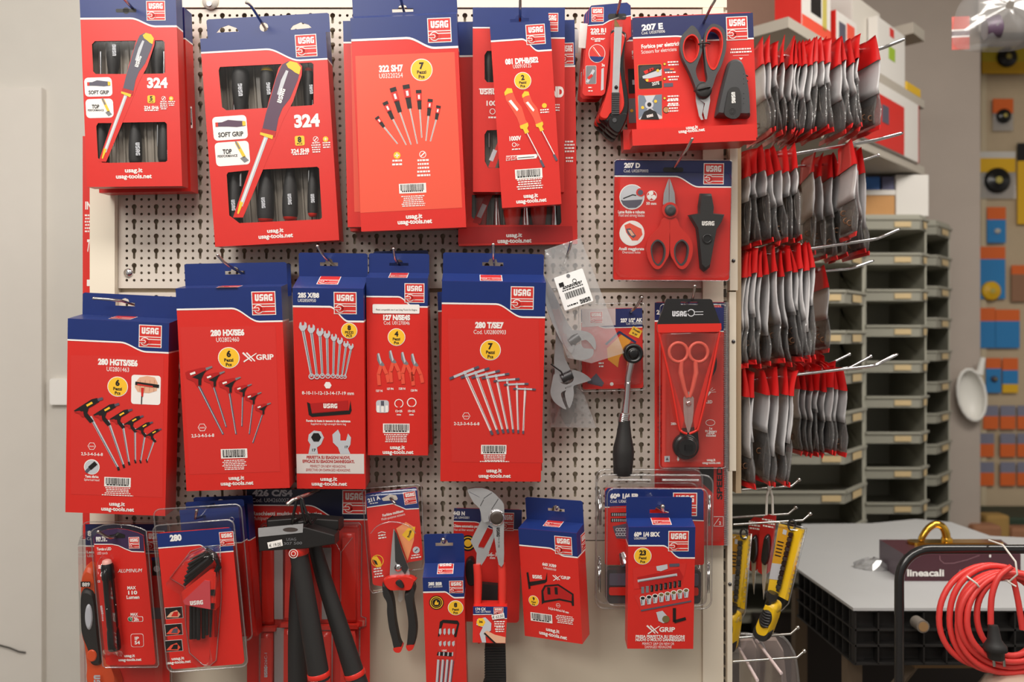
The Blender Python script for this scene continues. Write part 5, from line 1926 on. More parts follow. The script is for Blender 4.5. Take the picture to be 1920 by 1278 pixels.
shell(f, root, smooth_path(outline(f, c, [(160, 370), (210, 350), (262, 372), (330, 1020), (318, 1060), (232, 1062), (215, 1030)]), 3), .0006, .0245, .25)
mb = MB()
mb.prism(outline(f, c, big), -.0016, -.0012, CLEAR, [outline(f, c, edge)])
mb.tube([(*p_, 0) for p_ in outline(f, c, big)], .0011, CLEARR, 6, True)
mb.build('shell_rim', root)
hook('wire hook in the slot of the arched torch pack', *c(285, 178), BD - .085, BD - .12, up=0.012, tipx=-.012)

# hex key blisters and the two boxes behind
c = crop(140, 920, 3.57)
fx = []
for q, p, lab in (([(356, 946), (472, 946), (474, 1190), (366, 1195)], .068, 'rearmost blue-tabbed carton standing above the hex key packs'),
                  ([(343, 953), (456, 952), (460, 1190), (352, 1198)], .1, 'nearer blue-tabbed carton just behind the hex key packs')):
    f = carton(lab, q, p, .02, -8, 2, .22, .27, tab=930 if p < .09 else 938, ytop=q[0][1] - 2, slotpx=((q[0][0] + q[1][0]) / 2, 940 if p < .09 else 947), slotw=28, sloth=9)
    f.done(f.root)


def hexpack(q, p, label, main):
    f = Face(q, p, 0, 3)
    root = thing('hex_key_pack', label, 'hex keys', f.M, 'clear packs of hex keys')
    w, h = f.w / 2, f.h / 2
    mb = MB()
    if main:
        mb.prism(rrect(-w, w, -h, h, .006), -.001, 0, RED)
        mb.build('card', root)
    rim = rrect(-w - .005, w + .005, -h - .004, h + .012, .01)
    mb = MB()
    mb.tube([(x, y, .0005) for x, y in rim], .0012, CLEARR, 6, True)
    mb.prism(rim, -.0014, -.001, CLEAR)
    mb.build('shell_rim', root)
    return f, root


f, root = hexpack([(303, 968), (459, 958), (456, 1195), (309, 1205)], .112, 'second clear hex key shell showing behind the red hex key card', False)
mb = MB()
w, h = f.w / 2, f.h / 2
mb.dome(rrect(-w * .96, w * .97, -h * .96, h * .75, .01), .0004, .012, CLEAR, .06, 2)
mb.build('clear_shell', root)
mb = MB()
a = f.P(*c(1052, 190))
mb.tube([(x, y, .001) for x, y in circ(a[0], a[1], .0035, 14)], .0005, CLEARR, 5, True)
mb.build('moulded_eyelet', root)
q = quad(c, (603, 280), (1096, 236), (1090, 1162), (590, 1196))
f, root = hexpack(q, .138, 'clear pack of black hex keys fanned in a red holder', True)
w, h = f.w / 2, f.h / 2
f.header(.105, .17, BLUE, .55, .72, top=.004, stripe=.008)
f.text('280', *c(677, 312), 22, 11, L=3, bold=.06)
f.logo(*c(1019, 320), 27, h=27)
for i, (x, y) in enumerate(((665, 815), (664, 927), (664, 1035))):
    f.rect(*c(x, y), 33, 22, WHITE, 1)
    f.rect(*c(x, y), 31.6, 20.6, BLK, 2)
    f.pg([c(x - 50, y + 30), c(x - 20, y - 4), c(x + 20, y - 20), c(x + 45, y + 10), c(x + 30, y + 30)], (SKIN, REDL, REDL)[i], 3)
    f.pg([c(x - 18, y + 22), c(x + 0, y - 8), c(x + 28, y - 10), c(x + 26, y + 22)], (RED, SLATE, BLK)[i], 4)
feet(f, c, 692, 1118, 25, 24, 47, 5.6)
f.done(root)
f.badge
mb = MB()
k = f.s / 3.57
for i in range(7):
    t = i / 6
    a = f.P(*c(735 + 40 * t, 628 - 170 * t), .012)
    xb = 770 + 165 * t
    el = f.P(*c(935 - 50 * t, 440 - 55 * t), .012)
    bt = f.P(*c(xb, (1005, 1000, 1002, 1000, 975, 985, 990)[i] - 5), .012)
    z = .006 + .0018 * (i % 3)
    r = (13, 13, 13, 12, 11, 10, 9)[i] * k
    mid = f.P(*c(955 - 10 * t, 450 - 40 * t), .012)
    low = f.P(*c(xb, 760), .012)
    kk = MB()
    n6 = 6
    kk.tube([(*a, z + .006), (el[0] - .004, el[1] - .006, z + .006), (el[0], el[1], z + .006), (mid[0], mid[1] - .004, z + .005), (mid[0] + .002, mid[1] - .014, z + .004), (*low, z), (*bt, z)], r, mat('black_oxide', (36, 36, 38), .35, .4), n6, smooth=False)
    kk.build('hex_key', root)
mb = MB()
mb.prism(outline(f, c, [(745, 650), (925, 510), (970, 520), (972, 770), (755, 735)]), .002, .017, RPL)
hd = mb.build('key_holder', root, bevel=.0012)
mb = MB()
mb.prism(outline(f, c, [(757, 705), (900, 570), (935, 575), (940, 762), (768, 730)]), .0171, .0186, mat('pinkish_red', (196, 70, 78), .3))  # face a pinker red than its holder
mb.build('holder_face', hd)
mb = MB()
for y in (632, 722):
    mb.prism(outline(f, c, [(940, y), (968, y), (968, y + 38), (940, y + 38)]), .0171, .019, BPL)
mb.build('holder_clip', hd)
g = Face(q, .138, 0, 3)
g.usag(*c(847, 717), 24, 8, WHITE, 1)
g.done(root, 'holder_marking', .0187)
shell(f, root, outline(f, c, [(640, 580), (780, 400), (870, 370), (975, 360), (985, 700), (950, 1130), (905, 1168), (860, 1160), (770, 1080), (745, 900), (740, 640)]), .0006, .026, .1)
mb = MB()
mb.tube([(*p_, .0012) for p_ in outline(f, c, [(640, 580), (780, 400), (870, 370), (975, 360), (985, 700), (950, 1130), (905, 1168), (860, 1160), (770, 1080), (745, 900), (740, 640)])], .0008, CLEARR, 5, True)
mb.build('shell_ridge', root)
hook('wire hook above the clear pack of black hex keys', *c(870, 165), BD - .1, BD - .15, up=.014, tipx=.008)

# scraper set
c = crop(450, 900, 3.38)
q = [(466, 916), (687, 918), (700, 1440), (460, 1440)]
f = Face(q, .03, 0, 1)
root = thing('scraper_pack', 'wide clear-shelled card of red scrapers behind the three hammers', 'scraper set', f.M)
w, h = f.w / 2, f.h / 2
mb = MB()
mb.prism(rrect(-w, w, -h, h, .005), -.001, 0, RED)
mb.build('card', root)
f.header(.055, .105, mat('night_card', (22, 24, 52), .34), .5, .76, stripe=.004)
f.text('426 C/S4', *c(206, 80), 75, 11, LGREYI, 3, .05)
f.text('Cod. U04260007', *c(194, 125), 68, 7.5, LGREYI, 3, 0)
f.logo(*c(724, 138), 44, h=45)
f.text('Raschietti multiuso in plastica', *c(300, 210), 130, 7, L=2, bold=.03)
f.text('Multipurpose scrapers', *c(200, 240), 70, 7, L=2, bold=0)
f.done(root)
for x0, x1, yb in ((140, 222, 915), (285, 350, 890), (510, 590, 905), (640, 740, 900)):
    mb = MB()
    mb.dome(outline(f, c, [(x0 + 10, 330), (x1 - 10, 330), (x1, yb), (x0, yb)]), .001, .006, RPL, .1, 2)
    mb.dome(outline(f, c, [(x0 - 20, yb), (x1 + 20, yb), (x1 + 20, yb + 28), (x0 - 20, yb + 28)]), .001, .012, RPL, .1, 2)
    mb.dome(outline(f, c, [(x0 + 4, yb + 30), (x1 - 4, yb + 30), (x1 - 2, 1270), (x1 - 12, 1700), (x0 + 12, 1700), (x0 + 2, 1270)]), .001, .014, RPL, .1, 2)
    mb.build('scraper', root)
g = Face(q, .03, 0, 1)
g.usag(*c(180, 1190), 20, 6, LGREYI, 1, pi / 2)
g.text('426C-1', *c(180, 1115), 26, 5, LGREYI, 1, 0, rot=pi / 2)
g.done(root, 'scraper_marking', .0145)
rim = outline(f, c, [(135, 285), (150, 272), (755, 268), (772, 285), (768, 860), (798, 870), (798, 920), (760, 930), (755, 1800), (120, 1800), (130, 900)])
mb = MB()
mb.dome(rim, .0006, .02, CLEAR, .03, 2)
s_ = mb.build('clear_shell', root)
mb = MB()
mb.tube([(x, y, .001) for x, y in rim], .0012, CLEARR, 6, True)
for x0, x1 in ((225, 280), (525, 585)):
    mb.prism(outline(f, c, [(x0, 420), (x1, 420), (x1, 870), (x0, 870)]), .006, .0075, mat('grey_blister_channel', (150, 140, 140), .3))
    mb.prism(outline(f, c, [(x0, 925), (x1 + 10, 925), (x1, 1800), (x0, 1800)]), .006, .0075, mat('grey_blister_channel', (150, 140, 140), .3))
mb.build('moulded_channel', s_)
mb = MB()
mb.tube([(*f.P(*c(*p_)), .021) for p_ in ((608, 340), (655, 435), (728, 342))], .0008, CLEARR, 5)
mb.tube([(*f.P(*c(*p_)), .021) for p_ in ((655, 435), (655, 740))], .0007, CLEARR, 5)
mb.build('moulded_crease', s_)


# three hammers hung by black ties
def hammer(label, p, head, face_m, hpath, widths, ring, tilt=0):
    d = BD - p
    f = Face([(head[0][0] - 5, head[0][1] - 30), (head[2][0] + 5, head[0][1] - 30), (head[2][0] + 5, head[2][1] + 30), (head[0][0] - 5, head[2][1] + 30)], p, 0, 0)
    root = thing('hammer', label, 'hammer', f.M, 'black-gripped hammers')
    f.root = root
    mb = MB()
    # block head: square poll, eye, wedge peen
    P = lambda x, y, z: (*f.P(x, y), z)
    (xa, ya), (xb, yb), (xc, yc) = head        # poll top-left, peen start, tip
    H = 30
    z0, z1 = -.02, .013
    tl, bl = f.P(xa, ya), f.P(xa + 2, ya + 36)
    tm, bm = f.P(xb, yb), f.P(xb + 4, yb + 40)
    tt, bt_ = f.P(xc, yc), f.P(xc, yc + 16)
    vs = []
    for (t, b_, zz0, zz1) in ((tl, bl, z0, z1), (tm, bm, z0, z1), (tt, bt_, z0 + .002, z1 - .002)):
        vs += [(*t, zz1), (*t, zz0), (*b_, zz0), (*b_, zz1)]
    mb.add(vs, [(0, 1, 2, 3), (8, 11, 10, 9)] + [(i * 4 + j, i * 4 + (j + 1) % 4, (i + 1) * 4 + (j + 1) % 4, (i + 1) * 4 + j) for i in range(2) for j in range(4)], face_m)
    hd = mb.build('head', root, bevel=.0015)
    pts = [f.P(*a) for a in hpath]
    mb = MB()
    mb.tube([(x, y, -.004) for x, y in smooth_path(pts, 5, False)], [f.s / 2 * w_ for w_ in [widths[0] + (widths[1] - widths[0]) * min(1, i / (5 * (len(pts) - 1)) * 1.0) for i in range(5 * (len(pts) - 1) + 1)]], RUB, 16)
    mb.build('handle', root)
    a, b_ = Vector((*pts[0], -.004)), Vector((*pts[1], -.004))
    if ring:
        mb = MB()
        dr = (b_ - a).normalized()
        r = widths[0] * f.s / 2
        mb.lathe([(0, r * 1.12), (.003, r * 1.2), (.011, r * 1.15), (.013, r * 1.02)], a - dr * .004, dr, RPL, 18)
        mb.build('collar', root)
    # end band
    a, b_ = Vector((*pts[-2], -.004)), Vector((*pts[-1], -.004))
    dr = (b_ - a).normalized()
    r = widths[1] * f.s / 2
    t = ring or 0
    mb = MB()
    mb.lathe([(0, r * 1.02), (.001, r * 1.06), (.007, r * 1.06), (.008, r * 1.02)], b_ - dr * (.012 if ring else .026), dr, RPL, 18)
    mb.build('end_band', root)
    return f, hd


hb = hammer('rear hammer whose dark handle hangs straight down behind the others', .082, [(505, 972), (580, 966), (640, 974)], mat('black_iron', (44, 42, 42), .4, .5), [(562, 1010), (557, 1110), (556, 1200), (558, 1340)], (26, 38), False)
hb2 = hammer('right hammer with handle slanting down to the right', .115, [(562, 974), (600, 969), (638, 972)], mat('black_iron', (44, 42, 42), .4, .5), [(588, 1020), (606, 1085), (640, 1190), (672, 1290)], (24, 39), False)
f, hd = hammer('front hammer with bright polled head and white price sticker', .15, [(489, 993), (575, 984), (631, 1000)], mat('black_iron', (44, 42, 42), .4, .5), [(558, 1030), (567, 1090), (582, 1180), (598, 1276)], (33, 40), True)
mb = MB()
mb.prism([f.P(*c(133, 290)), f.P(*c(415, 262)), f.P(*c(412, 318)), f.P(*c(134, 346))], .0131, .0137, STEEL)
mb.build('polished_face', hd)
g = Face([(484, 963), (636, 963), (636, 1030), (484, 1030)], .15, 0, 0)
g.M = f.M
g.Mi = f.Mi
g.mb = MB()
g.text('500', *c(205, 315), 18, 6, BLK, 3, rot=radians(5), slant=.2)
g.disc(*c(342, 298), 16, BLK, 3, ry=5.5)
g.disc(*c(335, 300), 14, mat('eye_dark', (60, 50, 46), .7), 4, ry=4.2)
g.pg(quad(c, (190, 380), (282, 360), (288, 400), (198, 418)), WHITE, 5)
g.text('€ 19.00', *c(240, 394), 22, 6, BLK, 6, 0, rot=radians(10))
g.text('USAG', *c(340, 360), 18, 5, GREYI, 3, 0, rot=radians(2))
g.text('307 500', *c(350, 385), 34, 5, GREYI, 3, 0, rot=radians(2))
g.done(f.root, 'head_marking', .0130)
g = Face([(484, 963), (636, 963), (636, 1030), (484, 1030)], .15, 0, 0)
g.M, g.Mi = f.M, f.Mi
g.ring(*c(358, 446), 8.5, 1.2, WHITE, 1)
g.ring(*c(358, 446), 4.5, 1.1, WHITE, 1)
g.text('USAG', *c(490, 1254), 12, 4.5, WHITE, 1)
g.done(f.root, 'collar_marking', .0175)
mb = MB()
P = lambda x, y, z: (*f.P(*c(x, y)), z)
for a, b_, e in (((375, 110), (345, 260), (365, 250)), ((405, 110), (465, 262), (470, 250)), ((395, 105), (430, 260), (440, 255))):
    mb.tube([P(*a, .012), P((a[0] + b_[0]) / 2, (a[1] + b_[1]) / 2, .016), P(*b_, .0135), P(*e, -.01)], .0022, BPL, 8)
mb.tube([P(372, 112, .012), P(390, 92, .012), P(408, 112, .012)], .0022, BPL, 8)
mb.build('hanging_tie', f.root)
hook('silver-tipped hook carrying the three hammers', *c(388, 105), BD - .15, BD - .18, up=-.008, tipx=-.012, r=.003)

# 211 A shears
c = crop(670, 890, 3.294)
q = quad(c, (50, 118), (368, 76), (408, 640), (93, 690))
f = Face(q, .06, 0, 2)
root = thing('shears_pack', 'clear pack of multi-purpose shears, black grips hanging below the card', 'shears', f.M)
w, h = f.w / 2, f.h / 2
mb = MB()
mb.prism(outline(f, c, [(50, 122), (60, 112), (360, 74), (370, 84), (405, 500), (400, 525), (312, 540), (240, 700), (105, 680), (95, 670)]), -.001, 0, RED)
mb.build('card', root)
f.pg([c(51, 122), c(61, 113), c(359, 75), c(369, 84), c(380, 205), c(300, 210), c(220, 175), c(60, 198)], BLUE, 1)
f.line([c(60, 200), c(220, 177), c(300, 211), c(380, 207)], 1.7, WHITE, 2)
r = radians(7)
f.text('211 A', *c(103, 148), 24, 7, L=3, bold=.05, rot=r)
f.greek(*c(103, 176), 20, 1, 3)
f.logo(*c(325, 141), 23, h=24, L=3)
f.pg([c(150, 145), c(200, 120), c(240, 125), c(250, 145), c(245, 155), c(160, 160)], mat('pale_board', (196, 184, 172), .5), 3)
f.text('Forbice multiuso', *c(220, 235), 40, 5, L=2, rot=radians(5))
f.text('Multi-purpose scissors', *c(222, 257), 45, 4.6, L=2, bold=0, rot=radians(5))
f.pg([c(240, 330), c(300, 290), c(350, 320), c(350, 400), c(310, 530)], mat('peach_ink', (238, 150, 100), .4), 2)
f.pg([c(275, 370), c(310, 330), c(358, 318), c(350, 380), c(320, 410)], YEL, 3)
f.text('Provala', *c(322, 362), 14, 4.6, BLK, 4, rot=radians(65))
f.line([c(128, 360), c(150, 350), c(175, 356)], 1.4, WHITE, 2)
f.greek(*c(155, 383), 18, 2, 5)
f.disc(*c(364, 463), 6.5, LGREYI, 2)
f.line([c(356, 470), c(372, 455)], 2, SLATE, 3)
f.greek(*c(362, 505), 20, 2, 4.5)
f.ring(*c(125, 530), 11.5, 1.4, YEL, 2)
f.pg([c(90, 510), c(120, 500), c(145, 535), c(150, 565), c(120, 570), c(105, 540)], YEL, 3)
f.pg([c(98, 520), c(118, 530), c(128, 555), c(112, 550)], BLK, 4)
f.greek(*c(130, 605), 18, 4, 5)
f.done(root)
z0 = .006
mb = MB()
mb.prism(outline(f, c, [(229, 322), (240, 345), (285, 470), (320, 560), (330, 610), (205, 612), (208, 560), (218, 420)]), z0, z0 + .004, STEEL)
mb.prism(outline(f, c, [(235, 330), (248, 350), (285, 465), (320, 560), (300, 600), (240, 520)]), z0 + .004, z0 + .0055, DSTEEL)
mb.build('blade', root, bevel=.0008)
mb = MB()
mb.dome(smooth_path(outline(f, c, [(165, 640), (200, 610), (270, 603), (330, 605), (372, 625), (365, 640), (340, 690), (270, 692), (200, 690)]), 4), z0 + .001, z0 + .013, RPL, .12, 3)
mb.build('red_bolster', root)
mb = MB()
mb.dome(smooth_path(outline(f, c, [(245, 640), (265, 622), (285, 630), (300, 660), (290, 672), (268, 665)]), 3), z0 + .012, z0 + .017, RUB, .15, 2)
mb.lathe([(0, .0062), (.002, .0058), (.003, .003)], (*f.P(*c(258, 560)), z0 + .0045), (0, 0, 1), CHROME, 16)
mb.build('catch', root)
for nm, pts, tip in (('handle', [(165, 640), (205, 680), (232, 760), (245, 880), (268, 1000), (285, 1040), (268, 1062), (240, 1060), (225, 1000), (205, 920), (192, 820), (190, 750), (165, 700)], [(232, 1038), (284, 1030), (286, 1048), (270, 1066), (242, 1062)]),
                     ('handle', [(365, 615), (355, 640), (365, 690), (352, 750), (368, 860), (375, 930), (368, 1000), (350, 1045), (325, 1055), (313, 1040), (318, 980), (322, 880), (305, 760), (298, 710), (330, 690)], [(312, 1022), (360, 1018), (352, 1045), (328, 1056), (314, 1044)])):
    mb = MB()
    mb.dome(smooth_path(outline(f, c, pts), 4), z0 - .006, z0 + .014, RUB, .1, 3)
    hh = mb.build(nm, root)
    mb = MB()
    mb.dome(smooth_path(outline(f, c, tip), 3), z0 - .004, z0 + .0148, RPL, .06, 2)
    mb.build('red_tip', hh)
mb = MB()
a, b_ = f.P(*c(272, 710)), f.P(*c(270, 770))
mb.prism(outline(f, c, [(262, 700), (285, 705), (288, 755), (270, 776), (255, 765)]), z0, z0 + .003, CLEARR)
mb.build('plastic_stay', root)
rim = outline(f, c, [(30, 105), (50, 82), (370, 58), (395, 70), (415, 540), (405, 580), (320, 590), (220, 690), (170, 715), (95, 728), (78, 705)])
mb = MB()
mb.dome(rim, .0003, .011, CLEAR, .12, 2)
s_ = mb.build('clear_shell', root)
mb = MB()
mb.tube([(x, y, .0008) for x, y in rim], .001, CLEARR, 6, True)
arc = [f.P(*c(*p_)) for p_ in ((90, 350), (130, 305), (200, 280), (270, 285), (330, 310), (365, 350))]
mb.tube([(x, y, .011) for x, y in smooth_path(arc, 4, False)], .001, CLEARR, 6)
mb.build('shell_rim', s_)
hook('wire hook with drooping tip on the shears pack', *c(215, 140), BD - .06, BD - .09, up=-.006, tipx=.008)

# 285 BS8
f = carton('narrow red carton picturing spanners in a rack, running off the bottom edge', [(797, 1083), (874, 1080), (874, 1400), (799, 1400)], .1, .035, 0, 7, .08, .115,
           tab=1000, ytop=1054, slotpx=(833, 1017), slotw=33, sloth=14, stripe=.008)
f.text('285 BS8', *c(480, 670), 25, 5.6, L=3, bold=.06)
f.text('Cod. U02850049', *c(482, 688), 26, 3.8, L=3, bold=0)
f.logo(*c(611, 690), 26, h=24)
f.disc(*c(489, 787), 13.5, BLK, 2)
f.ring(*c(489, 787), 12, 1.6, YEL, 3)
f.disc(*c(489, 787), 8.4, YEL, 3)
f.disc(*c(489, 787), 7.6, BLK, 4)
f.pg([c(477, 790), c(486, 772), c(492, 774), c(491, 784), c(503, 785), c(500, 800), c(478, 800)], YEL, 5)
f.badge(*c(607, 819), 14.5, '8')
px = lambda u, v: c(u, v)
f.pg([c(510, 905), c(530, 893), c(620, 898), c(630, 915), c(612, 1000), c(600, 1005), c(598, 990), c(618, 920), c(530, 912), c(505, 1000), c(498, 995)], BLK, 2)
f.pg([c(500, 995), c(612, 1000), c(605, 1130), c(590, 1142), c(490, 1128)], REDS, 2)
f.pg([c(498, 1090), c(585, 1095), c(582, 1120), c(490, 1112)], BLK, 3)
f.text('USAG', *c(537, 1082), 9, 3.4, L=4)
for i in range(4):
    x = 512 + i * 27
    f.pg([c(x - 6, 950), c(x + 6, 945), c(x + 8, 975), c(x, 988), c(x - 8, 975)], LGREYI, 3)
    f.pg([c(x - 8, 1030), c(x + 8, 1022), c(x + 8, 1048), c(x, 1058), c(x - 8, 1046)], LGREYI, 3)
    f.line([c(x - 4, 1092), c(x - 6, 1115)], 2.4, LGREYI, 4)
    f.line([c(500 + i * 28, 1140), c(490 + i * 26, 1290)], 4, LGREYI, 2)
    f.line([c(512 + i * 28, 1145), c(500 + i * 26, 1290)], 1.5, SLATE, 3)
f.done(f.root)
flap_logo(f, *c(545, 580), 30, 30)
hook('round-tipped hook in the tab of the narrow bottom-row carton', 834, 1013, f.slot_d, f.slot_d - .03, up=.006, r=.003)

# 443 N card with pliers in front
q = quad(c, (578, 200), (985, 215), (1030, 912), (600, 905))
f = Face(q, .035, 0, 1)
root = thing('wrench_pack', 'red wrench card behind the large water pump pliers', 'tool pack', f.M)
w, h = f.w / 2, f.h / 2
mb = MB()
mb.prism(rrect(-w, w, -h, h, .006), -.001, 0, RED)
mb.build('card', root)
f.header(.115, .175, NAVY, .3, .6, top=.002, stripe=.007)
f.text('443 N', *c(628, 236), 22, 7, L=3, bold=.06)
f.text('Cod. U04430001', *c(641, 262), 30, 4.6, L=3, bold=0)
f.logo(*c(934, 288), 20, h=34)
f.text('Chiave automatica per', *c(670, 315), 46, 5, L=2)
f.text('Fast oil filter wrench', *c(658, 338), 36, 4.6, L=2, bold=0)
f.disc(*c(683, 420), 15, BLK, 2)
f.ring(*c(683, 420), 12, 2, YEL, 3)
f.disc(*c(683, 420), 7, YEL, 3)
f.text('66-1', *c(830, 490), 18, 7, L=2, bold=.04)
f.text('mm', *c(835, 510), 10, 4.5, L=2)
f.done(root)
mb = MB()
mb.dome(smooth_path(outline(f, c, [(672, 520), (715, 500), (735, 560), (730, 660), (690, 668), (668, 600)]), 4), .001, .018, BPL, .15, 3)
mb.build('strap_head', root)
mb = MB()
mb.prism(outline(f, c, [(760, 655), (868, 665), (866, 800), (768, 800)]), .001, .014, RUB)
mb.build('strap_loop', root)
mb = MB()
mb.prism(outline(f, c, [(790, 1030), (915, 1035), (920, 1250), (895, 1262), (780, 1262), (792, 1240)]), .001, .02, RUB)
a = outline(f, c, [(780, 1242), (880, 1238), (880, 1262), (775, 1268)])
mb.dome(a, .018, .024, RUB, .1, 2)
for i in range(12):
    y = 1045 + i * 16
    mb.prism(outline(f, c, [(788, y), (916, y), (916, y + 8), (788, y + 8)]), .0195, .0215, RUB)
mb.build('strap_handle', root)

p = .1
q = [(876, 912), (950, 912), (950, 1210), (880, 1210)]
f = Face(q, p, 0, 0)
root = thing('water_pump_pliers', 'steel water pump pliers with red handles and a printed paper wrap', 'pliers', f.M)
e = crop(860, 900, 6.39)
mb = MB()
mb.prism(smooth_path(outline(f, e, [(110, 125), (140, 95), (280, 85), (400, 130), (480, 205), (540, 280), (545, 400), (542, 700), (540, 990), (480, 1000), (440, 760), (405, 540), (370, 480), (310, 500), (280, 440), (250, 330), (180, 260)]), 2), -.004, .0045, STEEL)
uj = mb.build('upper_jaw', root, bevel=.001)
mb = MB()
hole = outline(f, e, [(360, 545), (412, 580), (405, 640), (300, 830), (232, 815), (240, 780)])
mb.prism(outline(f, e, [(255, 330), (300, 300), (370, 340), (390, 430), (405, 520), (440, 600), (430, 680), (350, 900), (300, 985), (265, 1035), (205, 1035), (215, 880), (140, 740), (270, 490)]), -.012, -.0045, STEEL, [hole])
mb.build('lower_jaw', root, bevel=.001)
mb = MB()
a = f.P(*e(455, 438))
mb.lathe([(0, .0128), (.002, .0125), (.0028, .0108)], (*a, .0045), (0, 0, 1), CHROME, 24)
mb.lathe([(.0028, .0105), (.0042, .0098), (.0045, .006)], (*a, .0045), (0, 0, 1), mat('dark_button', (62, 52, 46), .4), 24)
mb.build('pivot_button', root)
mb = MB()
mb.line = None
for a_, b_ in (((300, 210), (400, 140)), ((395, 340), (475, 215)), ((260, 300), (300, 225))):
    A, B_ = f.P(*e(*a_)), f.P(*e(*b_))
    mb.tube([(*A, .0048), (*B_, .0048)], .0005, DSTEEL, 5)
mb.build('jaw_groove', uj)
g = Face(q, p, 0, 0)
g.usag(*e(474, 612), 17, 6, BLK, 1, -pi / 2)
g.text('174 CX 250', *e(482, 732), 20, 3, BLK, 1, 0, rot=-pi / 2)
g.line([e(125, 130), e(250, 195)], .6, SLATE, 1)
g.done(root, 'plier_marking', .0046)
for pts in ([(738, 555), (745, 650), (742, 800), (740, 980), (765, 1030)], [(890, 545), (895, 650), (895, 800), (890, 980), (868, 1030)]):
    mb = MB()
    pp = [f.P(*c(*a_)) for a_ in pts]
    sp = smooth_path(pp, 5, False)
    mb.tube([(x, y, -.003) for x, y in sp], [f.s * (7.2 + .6 * sin(i / 3)) for i in range(len(sp))], mat('dipped_red', (214, 52, 42), .4), 12, flat=.8)
    mb.build('handle_sleeve', root)
mb = MB()
wq = quad(c, (715, 810), (928, 812), (915, 1040), (712, 1034))
fw = Face(wq, p + .012, 0, 0)
pts = [f.P(*a_, .012) for a_ in wq]
mb.prism(pts, -.018, .012, RED)
wr = mb.build('paper_wrap', root, bevel=.002)
fw2 = Face(wq, p, 0, 0)
f.mb = MB()
pj = lambda x, y: f.P(*c(x, y), .0125)


class Shift:
    pass


old = f.P
f.P = lambda x, y, z=0.0: old(x, y, .0125)
f.pg(quad(c, (715, 812), (927, 814), (924, 885), (870, 885), (830, 860), (715, 862)), BLUE, 1)
f.line([c(715, 862), c(830, 861), (c(870, 886)), c(924, 886)], 1.2, WHITE, 2)
f.text('174 CX', *c(762, 827), 19, 4.6, L=3, bold=.04)
f.text('Cod. U01740001', *c(777, 844), 28, 3.6, L=3, bold=0)
f.logo(*c(872, 840), 18, h=14, L=3)
f.pg(quad(c, (828, 866), (905, 848), (910, 880), (835, 892)), WHITE, 9)
f.text('€ 63.50', *c(868, 872), 20, 5, BLK, 10, 0, rot=radians(10))
f.disc(*c(763, 908), 8.5, YEL, 4, 6)
f.text('36', *c(763, 905), 7, 4, BLK, 5)
f.pg([c(740, 890), c(790, 878), c(828, 915), c(825, 960), c(790, 985), c(795, 1034), c(770, 1034), c(755, 980), c(775, 940), c(735, 925)], LGREYI, 3)
f.pg([c(780, 975), c(800, 960), c(850, 985), c(915, 1000), c(915, 1036), c(860, 1036), c(820, 1010), c(790, 990)], SKIN, 5)
f.line([c(785, 975), c(850, 1036)], 3, BLK, 6)
f.greek(*c(878, 922), 20, 3, 4.2)
f.greek(*c(880, 955), 18, 3, 4)
f.done(root, 'printed_wrap', .0122)
f.P = old

# 660 X/B9
c = crop(970, 860, 3.363)
f = carton('angled red carton whose right side shows, between the pliers and the clear cases', quad(c, (8, 435), (384, 470), (400, 1165), (45, 1115)), .1, .035, -24, 7, .15, .21,
           tab=934, ytop=975, slotpx=(1043, 953), slotw=34, sloth=12, stripe=.012)
f.logo(*c(291, 545), 34, h=35)
f.text('660 X/B9', *c(202, 668), 28, 5.6, L=2, bold=.04, rot=radians(-4))
f.text('U06600103', *c(205, 692), 25, 4.2, L=2, bold=0, rot=radians(-4))
xgrip(f, c, 280, 748, 33)
f.pg([c(58, 715), c(70, 712), c(85, 815), c(72, 820)], BLK, 2)
f.pg([c(70, 775), c(178, 760), c(188, 712), c(188, 770), c(175, 782), c(82, 800)], BLK, 2)
f.usag(*c(126, 742), 19, 7, WHITE, 3, radians(3))
f.pg([c(152, 830), c(172, 795), c(260, 788), c(355, 850), c(358, 925), c(345, 925), c(340, 905), c(265, 890), c(170, 905), c(155, 915)], BLK, 2)
f.pg([c(165, 835), c(180, 805), c(258, 798), c(345, 855), c(343, 895), c(265, 878), c(172, 892)], REDD, 3)
for x in (200, 246):
    f.rect(*c(x, 830), 6, 14, BLK, 4)
f.badge(*c(104, 893), 10.5, '9')
hexmm(f, c, 258, 922, 4.4, 'mm')
f.text('2-2,5-3-4-5-6-7-8 mm', *c(260, 953), 41, 4.2, L=2, rot=radians(-5))
f.barcode(*c(152, 1000), 44, 17)
fine(f, c, 302, 1015, 38, 5)
f.text('usag.it', *c(224, 1078), 27, 7, L=3, bold=.03, rot=radians(-4))
f.text('usag-tools.net', *c(226, 1108), 56, 7.4, L=3, bold=.03, rot=radians(-4))
f.done(f.root)
flap_logo(f, *c(231, 404), 34, 32)
flap_logo(f, *c(414, 524), 25, 34, False, 'printed_side')
hook('brassy wire hook in the tab of the angled bottom-row carton', 1043, 953, f.slot_d, f.slot_d - .02, up=.004)


